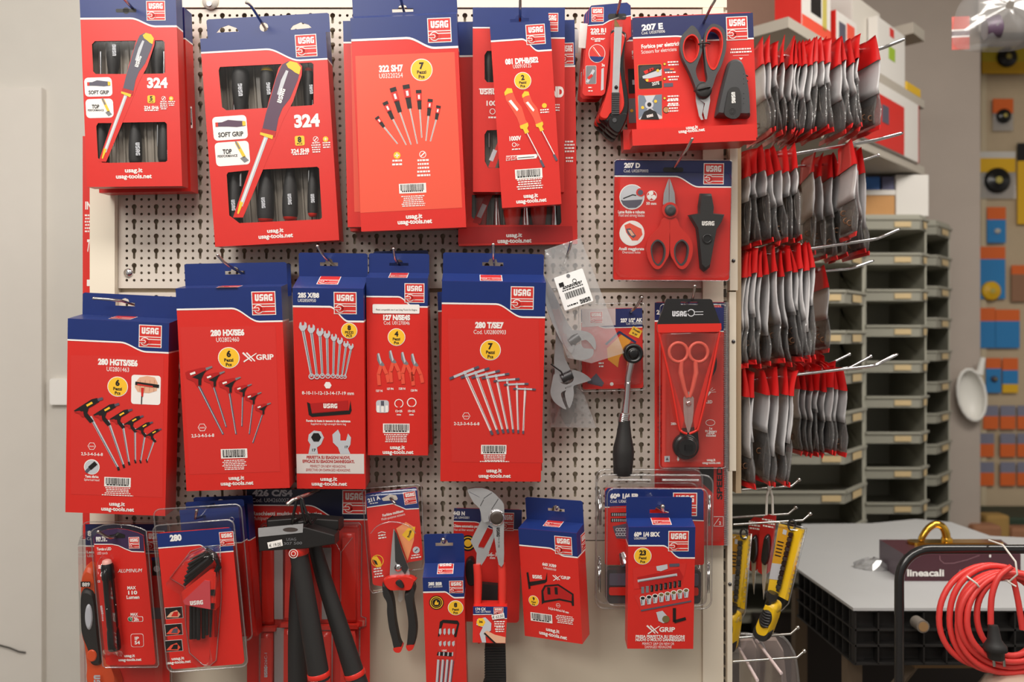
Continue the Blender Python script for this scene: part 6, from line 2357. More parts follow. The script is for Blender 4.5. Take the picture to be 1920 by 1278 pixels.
# 609 1/4 ER clear cases
def case(q, p, label, main):
    f = Face(q, p, 0, 2)
    root = thing('socket_set_case', label, 'tool case', f.M, 'clear socket set cases')
    w, h = f.w / 2, f.h / 2
    mb = MB()
    mb.prism(rrect(-w, w, -h, h, .014), -.0006, 0, CLEAR)
    mb.tube([(x, y, .0005) for x, y in rrect(-w, w, -h, h, .014)], .0014, CLEARR, 6, True)
    o = mb.build('shell_flange', root)
    inn = rrect(-w * .88, w * .88, -h * .9, h * .88, .012)
    mb = MB()
    mb.dome(inn, .0005, .028, CLEAR, .05, 3)
    mb.tube([(x, y, .0265) for x, y in rrect(-w * .85, w * .85, -h * .87, h * .85, .012)], .0011, CLEARR, 6, True)
    for sx in (-1, 1):
        for y0, y1 in ((-.75, -.3), (.25, .7)):
            mb.tube([(sx * w * .94, y0 * h, .001), (sx * w * .94, y0 * h, .004), (sx * w * .94, y1 * h, .004), (sx * w * .94, y1 * h, .001)], .002, CLEARR, 8)
    for x0, x1 in ((-.72, -.08), (.12, .75)):
        mb.tube([(x0 * w, h * .93, .003), (x1 * w, h * .93, .003)], .0022, CLEARR, 8)
    mb.build('clear_shell', root)
    return f, root


f, root = case([(1116, 880), (1316, 880), (1316, 1130), (1118, 1130)], .028, 'rear clear case, its empty rim showing above the front socket case', False)
f, root = case([(1122, 889), (1336, 891), (1334, 1140), (1114, 1140)], .06, 'front clear case with sockets and blue red card behind the socket carton', True)
mb = MB()
cq = quad(c, (552, 182), (1177, 190), (1168, 668), (545, 668))
mb.prism([f.P(*a_, .006) for a_ in rrect(*[cq[0][0], cq[1][0], cq[0][1], cq[2][1]], 4)], .005, .006, RED)
mb.build('card', root)
old = f.P
f.P = lambda x, y, z=0.0: old(x, y, .0065)
f.pg([*[c(x, y) for x, y in ((554, 205), (570, 184), (1160, 188), (1175, 205), (1175, 388), (1100, 385), (985, 345), (860, 305), (552, 302))]], BLUE, 1)
f.line([c(552, 304), c(860, 307), c(985, 347), c(1100, 387), c(1175, 390)], 1.8, WHITE, 2)
f.text('609 1/4 ER', *c(677, 234), 54, 8.6, L=3, bold=.06)
f.text('Cod. U06090001', *c(585, 266), 48, 5.8, L=3, bold=0, al='l')
f.logo(*c(1057, 286), 45, h=44)
f.pg([c(580, 300), c(690, 295), c(690, 520), c(630, 505), c(600, 420)], REDS, 2)
for y in (350, 386):
    f.line([c(592, y), c(690, y - 2)], 7, BLK, 3)
    for i in range(8):
        f.rect(*c(600 + i * 12, y), 1.6, 5, LGREYI, 4)
f.pg([c(600, 425), c(690, 405), c(690, 505), c(625, 500)], SLATE, 3)
for i in range(4):
    for j in range(2):
        f.ring(*c(630 + i * 18, 445 + j * 30), 3.4, 1.4, LGREYI, 4, 10)
f.done(root, 'printed_card', .006)
f.P = old
mb = MB()
P = lambda x, y, z: (*f.P(*c(x, y), z), z)
mb.lathe([(0, .007), (.012, .0085), (.02, .008)], P(662, 600, .012), (.2, -.6, .6), CHROME, 16)
mb.build('chrome_socket', root)
mb = MB()
a, b_ = f.P(*c(560, 690), .014), f.P(*c(1150, 905), .014)
mb.prism(rrect(a[0], b_[0], b_[1], a[1], .006), .002, .02, RUBG)
mb.prism(rrect(a[0] + .004, b_[0] - .004, b_[1] + .014, a[1] - .028, .003), .02, .0225, RPL)
mb.prism(rrect(a[0] + .004, b_[0] - .004, a[1] - .025, a[1] - .006, .003), .02, .022, SLATE)
mb.build('folded_tool_case', root)

f = carton('slim red carton picturing a socket set, in front of the clear cases', quad(c, (697, 432), (1122, 426), (1110, 1200), (697, 1193)), .15, .03, -1, 6, .145, .245,
           tab=931, ytop=970, slotpx=(1236, 955), slotw=36, sloth=16, stripe=.011)
f.text('609 1/4 SKX', *c(817, 474), 48, 8, L=3, bold=.06)
f.text('U06090004', *c(775, 499), 23, 4.6, L=3, bold=0)
f.logo(*c(1016, 517), 38, h=39)
f.badge(*c(790, 611), 16.5, '23')
f.pg([c(728, 690), c(755, 680), c(1065, 655), c(1060, 700), c(1035, 790), c(735, 820)], REDS, 2)
f.pg([c(755, 745), c(1020, 690), c(1045, 740), c(1030, 780), c(770, 815)], REDD, 3)
f.pg([c(875, 675), c(945, 662), c(948, 690), c(905, 706), c(880, 702)], LGREYI, 4)
f.rect(*c(990, 668), 19, 6, SLATE, 4, 1, radians(3))
f.line([c(760, 768), c(1005, 728)], 5, LGREYI, 4)
f.line([c(765, 772), c(1000, 734)], 1.2, GREYI, 5)
f.pg([c(735, 860), c(790, 840), c(1040, 790), c(1095, 880), c(1090, 900), c(780, 955)], REDS, 2)
f.line([c(780, 955), c(1095, 895)], 3, SLATE, 3)
for i in range(9):
    x, y = 790 + i * 29, 832 - i * 5
    f.line([c(x, y - 26), c(x, y + 12)], 5.4, BLK if i > 1 else GREYI, 4)
    f.line([c(x - 5, y - 22), c(x - 5, y + 6)], 1, GREYI, 5)
for i in range(8):
    x, y = 790 + i * 39, 878 - i * 7
    f.pg([c(x - 18, y), c(x + 18, y - 4), c(x + 12, y + 42), c(x - 10, y + 44)], LGREYI, 5)
    f.disc(*c(x, y - 3), 5.6, WHITE, 6, ry=4.2)
    f.disc(*c(x, y - 3), 4, mat('socket_hole', (110, 100, 60), .5) if i > 2 else BLK, 7, ry=2.9)
    f.line([c(x - 8, y + 8), c(x - 6, y + 36)], 1.4, SLATE, 6)
f.pg([c(875, 965), c(915, 955), c(955, 1000), c(955, 1020), c(920, 1034), c(890, 1020)], LGREYI, 3)
f.disc(*c(936, 1008), 7, mat('socket_hole', (110, 100, 60), .5), 4, 12)
f.line([c(990, 940), c(990, 1025), c(1060, 1005)], 6, BLK, 3)
xgrip(f, c, 905, 1074, 52)
f.text('PRESA PERFETTA SU ESAGONI', *c(900, 1118), 92, 5.6, L=3)
f.text('NUOVI O MOLTO DANNEGGIATI', *c(900, 1138), 92, 5.6, L=3)
f.text('PERFECT GRIP ON NEW OR', *c(888, 1163), 60, 5, L=3, bold=0)
f.text('DAMAGED HEXAGONS', *c(888, 1183), 50, 5, L=3, bold=0)
f.done(f.root)
flap_logo(f, *c(905, 389), 36, 34)
hook('hooked wire in the tab of the socket set carton', 1240, 955, f.slot_d, f.slot_d - .03, up=.008, tipx=-.004, r=.003)

# red packs hung on the hidden left side of the stand
for k_, (y0, y1, lab) in enumerate(((255, 600, 'thin red pack edge on the left side of the stand, upper'), (930, 1010, 'thin red pack edge on the left side of the stand, just above the lamp pack'))):
    mb = MB()
    a, b_ = W(155, y0, BD + .02), W(173, y1, BD + .02)
    mb.box(a.x, b_.x, .02, .14, b_.z, a.z, RED)
    o = mb.build('side_pack')
    tag(o, lab, 'tool pack')
    if k_ == 0:
        f = Face([(155, y0), (173, y0), (173, y1), (155, y1)], -.02, 0, 0)
        f.text('IN', 166, 385, 12, 14, L=1)
        f.greek(165, 420, 13, 6, 6, L=1)
        f.text('73', 168, 460, 9, 22, L=1)
        f.rect(167, 530, 8, 12, WHITE, 1)
        pr = f.mb.build('printed_edge')
        pr.parent = o
        pr.matrix_world = f.M

# ------------------------------------------------------------------ right flank: bagged spare parts on long hooks
BAGRED = mat('red_bag_header', (206, 34, 34), 0.38, noise=0.08, nscale=30)
PAPER = mat('grey_insert_paper', (196, 194, 195), 0.35, noise=0.06, nscale=40, coat=0.4, bump=0.3, bscale=60)
BAGCLR = clear('spare_bag_film', base=0.08, fres=0.7, rough=0.14, haze=0.16, hcol=(215, 213, 213), wrinkle=0.6, wscale=70)
PARTS = mat('dark_metal_parts', (112, 106, 102), 0.4, 0.4, noise=0.3, nscale=120, bump=0.5, bscale=260)
BRONZE = mat('bronze_parts', (130, 92, 66), 0.4, 0.4)


def bag_meshes(v, sc, rnd):
    """one kind of spare part bag; x thickness, y width, z height (hangs from z = 0)"""
    H, Wd = .166 * sc, .108
    hh = .045
    bend = rnd.uniform(-.006, .006)
    out = {}
    # header: a creased sheet folded over
    mb = MB()
    nz, ny = 7, 5
    g = []
    for s in (-1, 1):
        for i in range(nz):
            t = i / (nz - 1)
            for j in range(ny):
                u = j / (ny - 1) - .5
                x = bend * (1 - t) ** 2 + .0035 * sin(3 * u + v) * (1 - t) + s * (.0004 + .0022 * t * t)
                z = -hh * t + (.004 * sin(5 * u + v * 2) if i == 0 else 0)
                g.append((x, u * Wd, z))
    n = nz * ny
    fs = [(o + i * ny + j, o + i * ny + j + 1, o + (i + 1) * ny + j + 1, o + (i + 1) * ny + j) for o in (0, n) for i in range(nz - 1) for j in range(ny - 1)]
    for i in range(nz - 1):
        for j in (0, ny - 1):
            fs.append((i * ny + j, (i + 1) * ny + j, n + (i + 1) * ny + j, n + i * ny + j))
    for j in range(ny - 1):
        fs.append((j, j + 1, n + j + 1, n + j))
    mb.add(g, fs, BAGRED, True)
    out['bag_header'] = mb

    def pillow(z0, z1, m, tmax, k=6, shrink=.0, seed=0, wob=.0007, lo=.25, t0=.3):
        mb = MB()
        r2 = random.Random(v * 10 + seed)
        rows = []
        ph = r2.uniform(0, 6)
        for i in range(k + 1):
            t = i / k
            z = z0 + (z1 - z0) * t
            th = tmax * (t0 + (1 - t0) * sin(min(1, t * 1.6) * pi / 2)) * (1 if t < .75 else 1 - (1 - lo) * (t - .75) / .25)
            cx_ = .0025 * sin(ph + t * 4)
            ring = []
            for j in range(12):
                a = 2 * pi * j / 12
                y = cos(a)
                x = sin(a)
                y = math.copysign(abs(y) ** .55, y)
                ring.append((cx_ + x * th / 2 + r2.uniform(-wob, wob), y * (Wd / 2 - shrink), z))
            rows.append(ring)
        vs = [p_ for r_ in rows for p_ in r_]
        mb.add(vs, [(i * 12 + j, i * 12 + (j + 1) % 12, (i + 1) * 12 + (j + 1) % 12, (i + 1) * 12 + j) for i in range(k) for j in range(12)] + [tuple(range(12)), tuple(range(k * 12, k * 12 + 12))], m, True)
        return mb
    cut = (-.105 + .02 * rnd.uniform(-1, 1)) * sc
    out['paper_insert'] = pillow(-hh + .001, cut, PAPER, .0068, 5, .0004, 1, .0007, .95, .35)
    out['bag_film'] = pillow(cut + .006, -H + .006, BAGCLR, .0074, 6, .0, 2, .0009, .2, .8)
    pc = pillow(cut + .004, -H + .012, PARTS, .0050, 5, .016, 3, .0016, .5, .6)
    for i in range(3):
        yy = rnd.uniform(-.03, .03)
        zz = cut + (-H + .016 - cut) * rnd.uniform(.3, .9)
        pc.tube([(-.0045 + .0045 * cos(a), yy, zz + .0045 * sin(a)) for a in [2 * pi * q_ / 10 for q_ in range(10)]], .0011, BRONZE, 5, True)
    out['loose_parts'] = pc
    mb = MB()
    zb = -H
    s0 = [(rnd.uniform(-.004, .004), -Wd / 2 + Wd * j / 4) for j in range(5)]
    vs = []
    for (x, y) in s0:
        vs += [(x * .2 - .0012, y, zb + .008), (x * .2 + .0012, y, zb + .008), (x + .0008, y, zb), (x - .0008, y, zb)]
    fs = [(4 * j + a, 4 * j + (a + 1) % 4, 4 * j + 4 + (a + 1) % 4, 4 * j + 4 + a) for j in range(4) for a in range(4)] + [(0, 1, 2, 3), (16, 17, 18, 19)]
    mb.add(vs, fs, BAGRED)
    out['bottom_seal'] = mb
    return out


ORD = ['first', 'second', 'third', 'fourth', 'fifth', 'sixth', 'seventh', 'eighth', 'ninth', 'tenth', 'eleventh', 'twelfth', 'thirteenth', 'fourteenth', 'fifteenth', 'sixteenth', 'seventeenth']
PROTO = {}
rb = random.Random(3)
for sc_ in (1.0, 1.2):
    for v in range(5):
        root = bpy.data.objects.new('spare_part_bag', None)
        kids = [(nm, m_.build(nm)) for nm, m_ in bag_meshes(v, sc_, rb).items()]
        PROTO[(sc_, v)] = [(nm, k_.data) for nm, k_ in kids]
        for nm, k_ in kids:
            bpy.data.objects.remove(k_)
        bpy.data.objects.remove(root)


def bag_row(xs, Yh, ztop, slope, sc_, where, group, yaw=10, lean=5, wide=()):
    dn = BD + Yh - .05
    for i, x in enumerate(sorted(xs)):
        x = x + 9 * max(0, 1 - (x - 1389) / 60)
        X = (x - CX) / F * dn
        v = rb.randrange(5)
        t = bpy.data.objects.new('spare_part_bag', None)
        C.objects.link(t)
        yw = radians(yaw * .75 * sin(i * .55 + Yh * 20) + rb.uniform(-2, 2) + (12 if x in wide else 0))
        t.location = (X - .05 * sin(yw), Yh + rb.uniform(-.006, .006), ztop + slope * (X - .4) + rb.uniform(-.004, .004))
        t.rotation_euler = (radians(rb.uniform(-3, 3)), radians(lean * .8 * sin(i * .5 + ztop * 9) + rb.uniform(-1.2, 1.2) - 2), yw)
        tag(t, f'red-topped parts bag, {ORD[i]} from the stand on the {where}', 'spare part bag', group)
        for nm, me in PROTO[(sc_, v)]:
            o = bpy.data.objects.new(nm, me)
            o.parent = t
            C.objects.link(o)


def long_hook(label, Y, pts, r=.0024, twin=True):
    """double-wire hook reaching out from the right side of the stand; pts = photo positions along it"""
    d = BD + Y
    P = [W(x, y, d) for x, y in pts]
    st_ = Vector((W(1392, 0, BD).x, Y, P[0].z - (P[1].z - P[0].z) * (P[0].x - W(1392, 0, BD).x) / max(.01, P[1].x - P[0].x)))
    path = [st_, *P]
    mb = MB()
    off = Vector((0, .0042, 0))
    if twin:
        tip = P[-1]
        dr = (P[-1] - P[-2]).normalized()
        mb.tube([p - off for p in path[:-1]] + [tip - off - dr * .004, tip - off * .5, tip + off * .5, tip + off - dr * .004] + [p + off for p in reversed(path[:-1])], r, CHROME, 8)
    else:
        mb.tube(path, r, CHROME, 8)
        mb.lathe([(-.002, .001), (-.001, .0034), (.002, .0034), (.003, .001)], P[-1], P[-1] - P[-2], CHROME, 10)
    mb.box(st_.x - .0035, st_.x + .001, Y - .015, Y + .015, st_.z - .02, st_.z + .02, CREAM)
    o = mb.build('side_hook')
    tag(o, label, 'hook', 'long hooks on the side of the stand')


long_hook('topmost long chrome hook, crowded with seventeen bags', .11, [(1455, 107), (1648, 92), (1660, 88), (1695, 74)])
bag_row([1418, 1433, 1450, 1464, 1482, 1493, 1503, 1511, 1520, 1528, 1540, 1552, 1568, 1581, 1593, 1604, 1644], .11, W(0, 76, 1.45).z, .06, 1.0, 'topmost long hook', 'bags on the topmost hook', 9, 5, (1644,))
long_hook('plain rear hook hidden behind the topmost bags', .30, [(1460, 103), (1560, 97), (1570, 95), (1590, 87)], twin=False)
bag_row([1484, 1497, 1512, 1525, 1541, 1560], .30, W(0, 78, 1.65).z, .02, 1.0, 'hidden hook behind the topmost row', 'bags on the hidden top hook', 8, 4)
long_hook('second long chrome hook from the top, front side', .05, [(1415, 295), (1480, 290), (1640, 263), (1652, 260), (1690, 250)])
bag_row([1395, 1407, 1422, 1441, 1455, 1474, 1490, 1601], .05, W(0, 277, 1.40).z, .10, 1.0, 'second front hook down', 'bags on the second hook', 9, 6)
long_hook('long hook just behind and below the second one', .20, [(1495, 312), (1600, 304), (1612, 302), (1646, 291)], twin=False)
bag_row([1520, 1536, 1557, 1572, 1604, 1618], .20, W(0, 292, 1.55).z, .05, 1.2, 'hook behind the second one', 'bags behind the second hook', 12, 4)
long_hook('third long chrome hook from the top', .05, [(1410, 480), (1505, 468), (1636, 449), (1648, 446), (1685, 430)])
bag_row([1393, 1400, 1411, 1421, 1436, 1449, 1464, 1476, 1488, 1499, 1511, 1523], .05, W(0, 468, 1.40).z, .10, 1.2, 'third front hook down', 'bags on the third hook', 5, 5)
long_hook('long hook behind the third one carrying a single bag', .20, [(1500, 511), (1590, 504), (1600, 502), (1636, 489)])
bag_row([1549], .20, W(0, 500, 1.55).z, .0, 1.0, 'hook behind the third one', None, 5, 2)
long_hook('lowest long chrome hook, nearest the shopper', .05, [(1395, 713), (1475, 704), (1632, 686), (1642, 684), (1681, 664)])
long_hook('lowest rear hook, its tip just behind the nearest one', .16, [(1440, 703), (1585, 690), (1595, 688), (1632, 668)], twin=False)
long_hook('short-tipped hook behind the lowest row of bags', .27, [(1440, 690), (1545, 684), (1555, 682), (1592, 664)], twin=False)
bag_row([1389, 1402, 1436, 1457, 1478, 1484], .05, W(0, 693, 1.40).z, .06, 1.2, 'lowest front hook', 'bags on the lowest front hook', 6, 4)
bag_row([1497, 1508, 1521, 1534, 1548, 1559, 1569, 1583], .16, W(0, 690, 1.51).z, .03, 1.0, 'lowest rear hook', 'bags on the lowest rear hook', 9, 4)
bag_row([1445, 1462, 1480, 1500, 1522, 1545], .27, W(0, 668, 1.62).z, .03, 1.0, 'short hook behind the lowest row', 'bags behind the lowest row', 9, 4)

# ------------------------------------------------------------------ lower right flank: yellow bit drivers, knives, clear bins
for lab, y, xs, Y, fork in (('bare wire hook above the yellow bit drivers', 915, (1380, 1484), .06, 0), ('front side hook carrying the yellow bit drivers', 979, (1375, 1505), .03, 1), ('rear side hook carrying the red knife cards', 967, (1375, 1478), .14, 1), ('side hook above the clear bins', 1192, (1388, 1482), .06, 1), ('lowest side hook along the clear bins', 1236, (1374, 1494), .0, 1)):
    d = BD + Y
    a, b_ = W(xs[0], y + 4, d), W(xs[1], y - 4, d)
    mb = MB()
    a.x = min(a.x, W(1390, 0, BD).x)
    tip = W(xs[1] + 14, y - 16, d)
    mb.tube([a, b_, tip], .0022, NICKEL, 8)
    mb.lathe([(-.003, .001), (-.002, .0036), (.002, .0036), (.003, .001)], tip, tip - b_, NICKEL, 10)
    o = mb.build('side_hook')
    tag(o, lab, 'hook', 'short hooks low on the side of the stand')

mb = MB()
for sx in (-1, 1):
    mb.tube([W(1443, 912, BD + .06), W(1443 + 5 * sx, 930, BD + .06), W(1443 + 6 * sx, 965, BD + .06)], .0022, mat('white_tie', (214, 208, 200), .5), 6)
mb.lathe([(0, .004), (.004, .004)], W(1443, 914, BD + .056), (0, 1, 0), mat('white_tie', (214, 208, 200), .5), 8)
tag(mb.build('hanging_strap'), 'pale strap looped over the bare wire hook', 'strap')


def bitdriver(q, p, yaw, label, hx):
    """yellow handled multi-bit driver in a hinged clear case"""
    f = Face(q, p, yaw, 0, True)
    root = thing('bit_driver_pack', label, 'screwdriver set', f.M, 'yellow bit driver packs')
    w, h = f.w / 2, f.h / 2
    X = lambda u: u * w
    Y = lambda v: h - 2 * h * v
    mb = MB()
    mb.prism([(X(-.75), Y(0.02)), (X(.9), Y(0)), (X(.8), Y(.62)), (X(-.6), Y(.6))], .0, .003, YPL)
    mb.build('card', root)
    mb = MB()
    mb.prism([(X(-.7), Y(.03)), (X(-.05), Y(.02)), (X(-.05), Y(.34)), (X(-.68), Y(.36))], .003, .0036, mat('amber_label', (206, 150, 30), .4))
    mb.prism([(X(-.68), Y(.36)), (X(-.05), Y(.34)), (X(-.05), Y(.48)), (X(-.66), Y(.5))], .003, .0036, LGREYI)
    mb.prism([(X(-.4), Y(.05)), (X(-.15), Y(.05)), (X(-.15), Y(.09)), (X(-.4), Y(.09))], .0036, .004, LGREYI)
    for i in range(5):
        mb.prism([(X(-.6), Y(.16 + i * .03)), (X(-.2), Y(.155 + i * .03)), (X(-.2), Y(.165 + i * .03)), (X(-.6), Y(.17 + i * .03))], .0036, .004, BLK)
    mb.build('printed_label', root)
    for i in range(12):
        mb = MB()
        v = .05 + i * .042
        mb.lathe([(0, .0042), (.006, .0046), (.007, .003), (.011, .003)], (X(.18) - i * .0002, Y(v), .008), (0, -1, 0), DSTEEL if i % 2 else BPL, 6)
        mb.build('driver_bit', root)
    mb = MB()
    mb.lathe([(0, .009), (.012, .0095), (.014, .0075), (.03, .0075)], (X(-.1), Y(.585), .012), (-.12, -1, 0), BPL, 14)
    mb.build('chuck', root)
    mb = MB()
    mb.lathe([(0, .0072), (.008, .0072)], (X(-.12), Y(.605), .012), (-.12, -1, 0), YPL, 14)
    hp = smooth_path([(X(-.35), Y(.66)), (X(.3), Y(.66)), (X(.42), Y(.74)), (X(.3), Y(.88)), (X(.1), Y(.99)), (X(-.5), Y(1.0)), (X(-.8), Y(.97)), (X(-.75), Y(.88)), (X(-.55), Y(.76))], 4)
    mb.dome(hp, .0, .02, YPL, .25, 3)
    mb.dome([(x, y) for x, y in hp], .0, -.012, YPL, .25, 2)
    hd = mb.build('handle', root)
    mb = MB()
    el = [(X(-.12) + cos(a) * .42 * w * (1 + .1 * sin(a)) - .1 * w * (1 - sin(a)) * .5, Y(.81) + sin(a) * h * .17) for a in [2 * pi * i / 24 for i in range(24)]]
    mb.dome(el, .017, .0235, RUB, .2, 2)
    for i in range(6):
        v = .74 + i * .024
        mb.tube([(X(-.4), Y(v), .0225), (X(-.12), Y(v + .005), .0245), (X(.14), Y(v), .0225)], .0016, BPL, 6)
    mb.dome(smooth_path([(X(-.8), Y(.97)), (X(-.76), Y(.90)), (X(-.5), Y(.955)), (X(.0), Y(.95)), (X(.28), Y(.90)), (X(.12), Y(.995)), (X(-.45), Y(1.005))], 4), .002, .0215, RUB, .08, 2)
    mb.build('grip_pad', hd)
    mb = MB()
    cs = [(X(-.8), Y(.0)), (X(.98), Y(-.02)), (X(.86), Y(.64)), (X(.5), Y(.73)), (X(-.3), Y(.66)), (X(-.62), Y(.6))]
    mb.dome(cs, .0005, .024, CLEAR, .06, 2)
    mb.tube([(x, y, .001) for x, y in cs], .0012, CLEARR, 6, True)
    for i in range(14):
        mb.lathe([(0, .0016), (.002, .0014)], (X(.93) - i * .0003, Y(.03 + i * .04), .004), (0, 0, 1), CLEARR, 6)
    mb.build('clear_shell', root)
    mb = MB()
    mb.tube([(X(hx) + .006 * cos(a), Y(-.012) + .009 * sin(a), .006) for a in [2 * pi * i / 14 for i in range(14)]], .0018, BPL, 6, True)
    mb.build('hang_loop', root)


bitdriver([(1454, 984), (1514, 984), (1470, 1196), (1410, 1196)], -.03, -38, 'yellow and black bit driver pack at the outer end of the hook', 0.1)
bitdriver([(1368, 1000), (1410, 1000), (1397, 1220), (1355, 1220)], -.05, -40, 'yellow and black bit driver pack half hidden by the stand', 0.4)


def knifecard(q, p, yaw, label):
    f = Face(q, p, yaw, 0, True)
    root = thing('knife_card', label, 'knife', f.M, 'red knife cards')
    w, h = f.w / 2, f.h / 2
    mb = MB()
    mb.prism([(-w, h * .8), (-w * .2, h), (w, h), (w * .7, -h * .75), (-w * .1, -h), (-w, -h * .9)], -.001, 0, REDD)
    mb.build('card', root)
    f.greek((q[0][0] + q[1][0]) / 2, q[0][1] + 14, 26, 3, 6)
    f.done(root)
    mb = MB()
    mb.dome(smooth_path([(-w * .1, h * .35), (w * .45, h * .3), (w * .5, -h * .3), (w * .1, -h * .62), (-w * .4, -h * .5), (-w * .3, 0)], 4), .001, .014, BPL, .2, 3)
    mb.build('folded_handle', root)
    mb = MB()
    mb.prism([(-w * .5, -h * .5), (w * .25, -h * .55), (w * .1, -h * 1.3), (-w * .02, -h * 1.75), (-w * .3, -h * 1.2)], .0005, .0025, STEEL)
    mb.build('blade', root)


knifecard([(1402, 972), (1430, 966), (1426, 1072), (1404, 1076)], -.1, -35, 'red card with folding knife next to the stand edge')
knifecard([(1426, 968), (1456, 960), (1450, 1078), (1420, 1082)], -.07, -35, 'red card with folding knife touching the outer yellow pack')

CLB = clear('clear_bin', base=.08, fres=.7, haze=.14, hcol=(190, 176, 180), rough=.1)
for i, (x0, x1, p) in enumerate(((1372, 1448, -.06), (1408, 1500, -.12))):
    f = Face([(x0, 1188), (x1, 1188), (x1, 1420), (x0, 1420)], p, -14, 0)
    root = thing('clear_bin', ('rounded clear plastic bin nearer the stand', 'rounded clear plastic bin at the outer end')[i], 'bin', f.M, 'clear bins low on the side')
    w, h = f.w / 2, f.h / 2
    out = [(-w, -h), (w, -h), (w, h * .45), (w * .88, h * .75), (w * .6, h * .94), (w * .2, h), (-w * .4, h), (-w, h * .9)]
    out = [out[0], out[1]] + smooth_path(out[1:], 3, False)[1:]
    mb = MB()
    mb.prism(out, -.002, .0, CLB)
    mb.tube([(x, y, 0) for x, y in out[1:]], .0026, CLEARR, 6)
    mb.build('bin_front', root)
    mb = MB()
    mb.prism([(-w * .3, -h), (w * .55, -h), (w * .55, h * .6), (w * .3, h * .8), (-w * .3, h * .8)], -.05, -.03, mat('beige_roll', (176, 158, 150), .6))
    mb.build('rolled_goods', root)
for i, (a_, b_) in enumerate((((1386, 1215), (1420, 1275)), ((1418, 1200), (1465, 1262)))):
    mb = MB()
    A, B_ = W(*a_, BD + .08), W(*b_, BD - .06)
    mb.add([A, B_, B_ + Vector((0, 0, -.09)), A + Vector((0, 0, -.09)), A + Vector((.003, 0, 0)), B_ + Vector((.003, 0, 0)), B_ + Vector((.003, 0, -.09)), A + Vector((.003, 0, -.09))], [(0, 1, 2, 3), (4, 5, 6, 7), (0, 1, 5, 4), (1, 2, 6, 5), (0, 3, 7, 4)], CLB)
    mb.tube([A, B_], .0028, mat('pale_edge', (208, 190, 190), .4), 6)
    o = mb.build('bin_divider')
    tag(o, ('clear divider slanting between the bins, nearest the stand', 'clear divider slanting across the outer clear bin', 'clear divider tucked against the stand at the bottom edge')[i], 'divider', 'clear bin dividers')

# ------------------------------------------------------------------ behind the stand: bin towers, shelves, table, far pegboard
BINM = mat('grey_green_steel', (160, 158, 144), 0.55, noise=0.05, nscale=5)
BINL = mat('bin_lip_steel', (152, 150, 137), 0.5, noise=0.05, nscale=5)
TAGP = mat('tan_label', (200, 176, 132), 0.6, noise=0.08, nscale=60)


def tower(label, d, xl, xr, xc, dc, lips, pitch, ytop, ntag, lipH=.042):
    """column of open steel bins: front lips run xl-xr facing the shopper, then turn back to xc at depth dc"""
    P0, P1, P2 = W(xl, 0, d), W(xr, 0, d), W(xc, 0, dc)
    root = thing('bin_tower', label, 'parts bins', Matrix.Translation((P0.x, P0.y, 0)), 'grey steel bin towers')
    L = lambda p: (p.x - P0.x, p.y - P0.y)
    p0, p1, p2 = L(P0), L(P1), L(P2)
    back = .34
    q2 = (p2[0], p0[1] + back)
    q0 = (p0[0], p0[1] + back)
    zb = 0.0
    zt = W(0, ytop, d).z
    t = .006
    mb = MB()
    mb.box(p0[0], q2[0], q0[1], q0[1] + t, zb, zt, BINM)
    mb.box(p0[0] - .024, p0[0] + .003, p0[1] - .002, q0[1], zb, zt, BINM)
    mb.box(q2[0] - t, q2[0], p2[1], q2[1], zb, zt, BINM)
    mb.build('tower_frame', root)
    mb = MB()
    mb.prism([p0, p1, p2, q2, q0], zt - .03, zt, BINM)
    mb.build('tower_top', root)
    zs = [W(0, y, d).z for y in lips]
    for i, z in enumerate(zs):
        b = MB()
        b.prism([p0, p1, p2, q2, q0], z - lipH, z - lipH + .004, BINM)
        # lip with a rolled top edge
        def strip(a, c, n_):
            v = Vector((c[0] - a[0], c[1] - a[1], 0)).normalized()
            nn = Vector((v.y, -v.x, 0)) * .004
            A, Cc = Vector((*a, 0)), Vector((*c, 0))
            vs = []
            for pnt in (A, Cc):
                for off, zz in ((nn * .3, z - lipH), (nn, z - .012), (nn * 2.6, z - .008), (nn * 2.6, z), (-nn * .6, z), (-nn * .4, z - lipH)):
                    q_ = pnt + off
                    vs.append((q_.x, q_.y, zz))
            b.add(vs, [(k, (k + 1) % 6, 6 + (k + 1) % 6, 6 + k) for k in range(6)] + [tuple(range(6)), tuple(range(6, 12))], BINL)
        strip(p0, p1, 0)
        strip(p1, p2, 0)
        tray = b.build('bin', root)
        if ntag:
            b = MB()
            cx_ = p0[0] + (p1[0] - p0[0]) * ntag
            b.box(cx_ - .030, cx_ + .030, p0[1] - .007, p0[1] - .0045, z - .034, z - .015, TAGP)
            b.build('label', tray)
        b = MB()
        v = Vector((p2[0] - p1[0], p2[1] - p1[1], 0))
        nn = Vector((v.y, -v.x, 0)).normalized() * .0075
        A, B_ = Vector((*p1, 0)) + v * .3 + nn, Vector((*p1, 0)) + v * .75 + nn
        b.add([(A.x, A.y, z - .036), (B_.x, B_.y, z - .036), (B_.x, B_.y, z - .013), (A.x, A.y, z - .013)], [(0, 1, 2, 3)], TAGP)
        b.build('label', tray)
        # slanted side cheek of the bin below
        zl = zs[i + 1] if i + 1 < len(zs) else z - pitch
        for xx, yy in ((p0[0] + .003, p0[1]), (p2[0] - t - .004, p2[1])):
            b = MB()
            b.add([(xx, yy, zl), (xx, yy + .2, z - lipH), (xx, q0[1], z - lipH), (xx, q0[1], zl - lipH), (xx, yy, zl - lipH)], [(0, 1, 2, 3, 4)], BINM)
            b.build('cheek', tray)
    return root


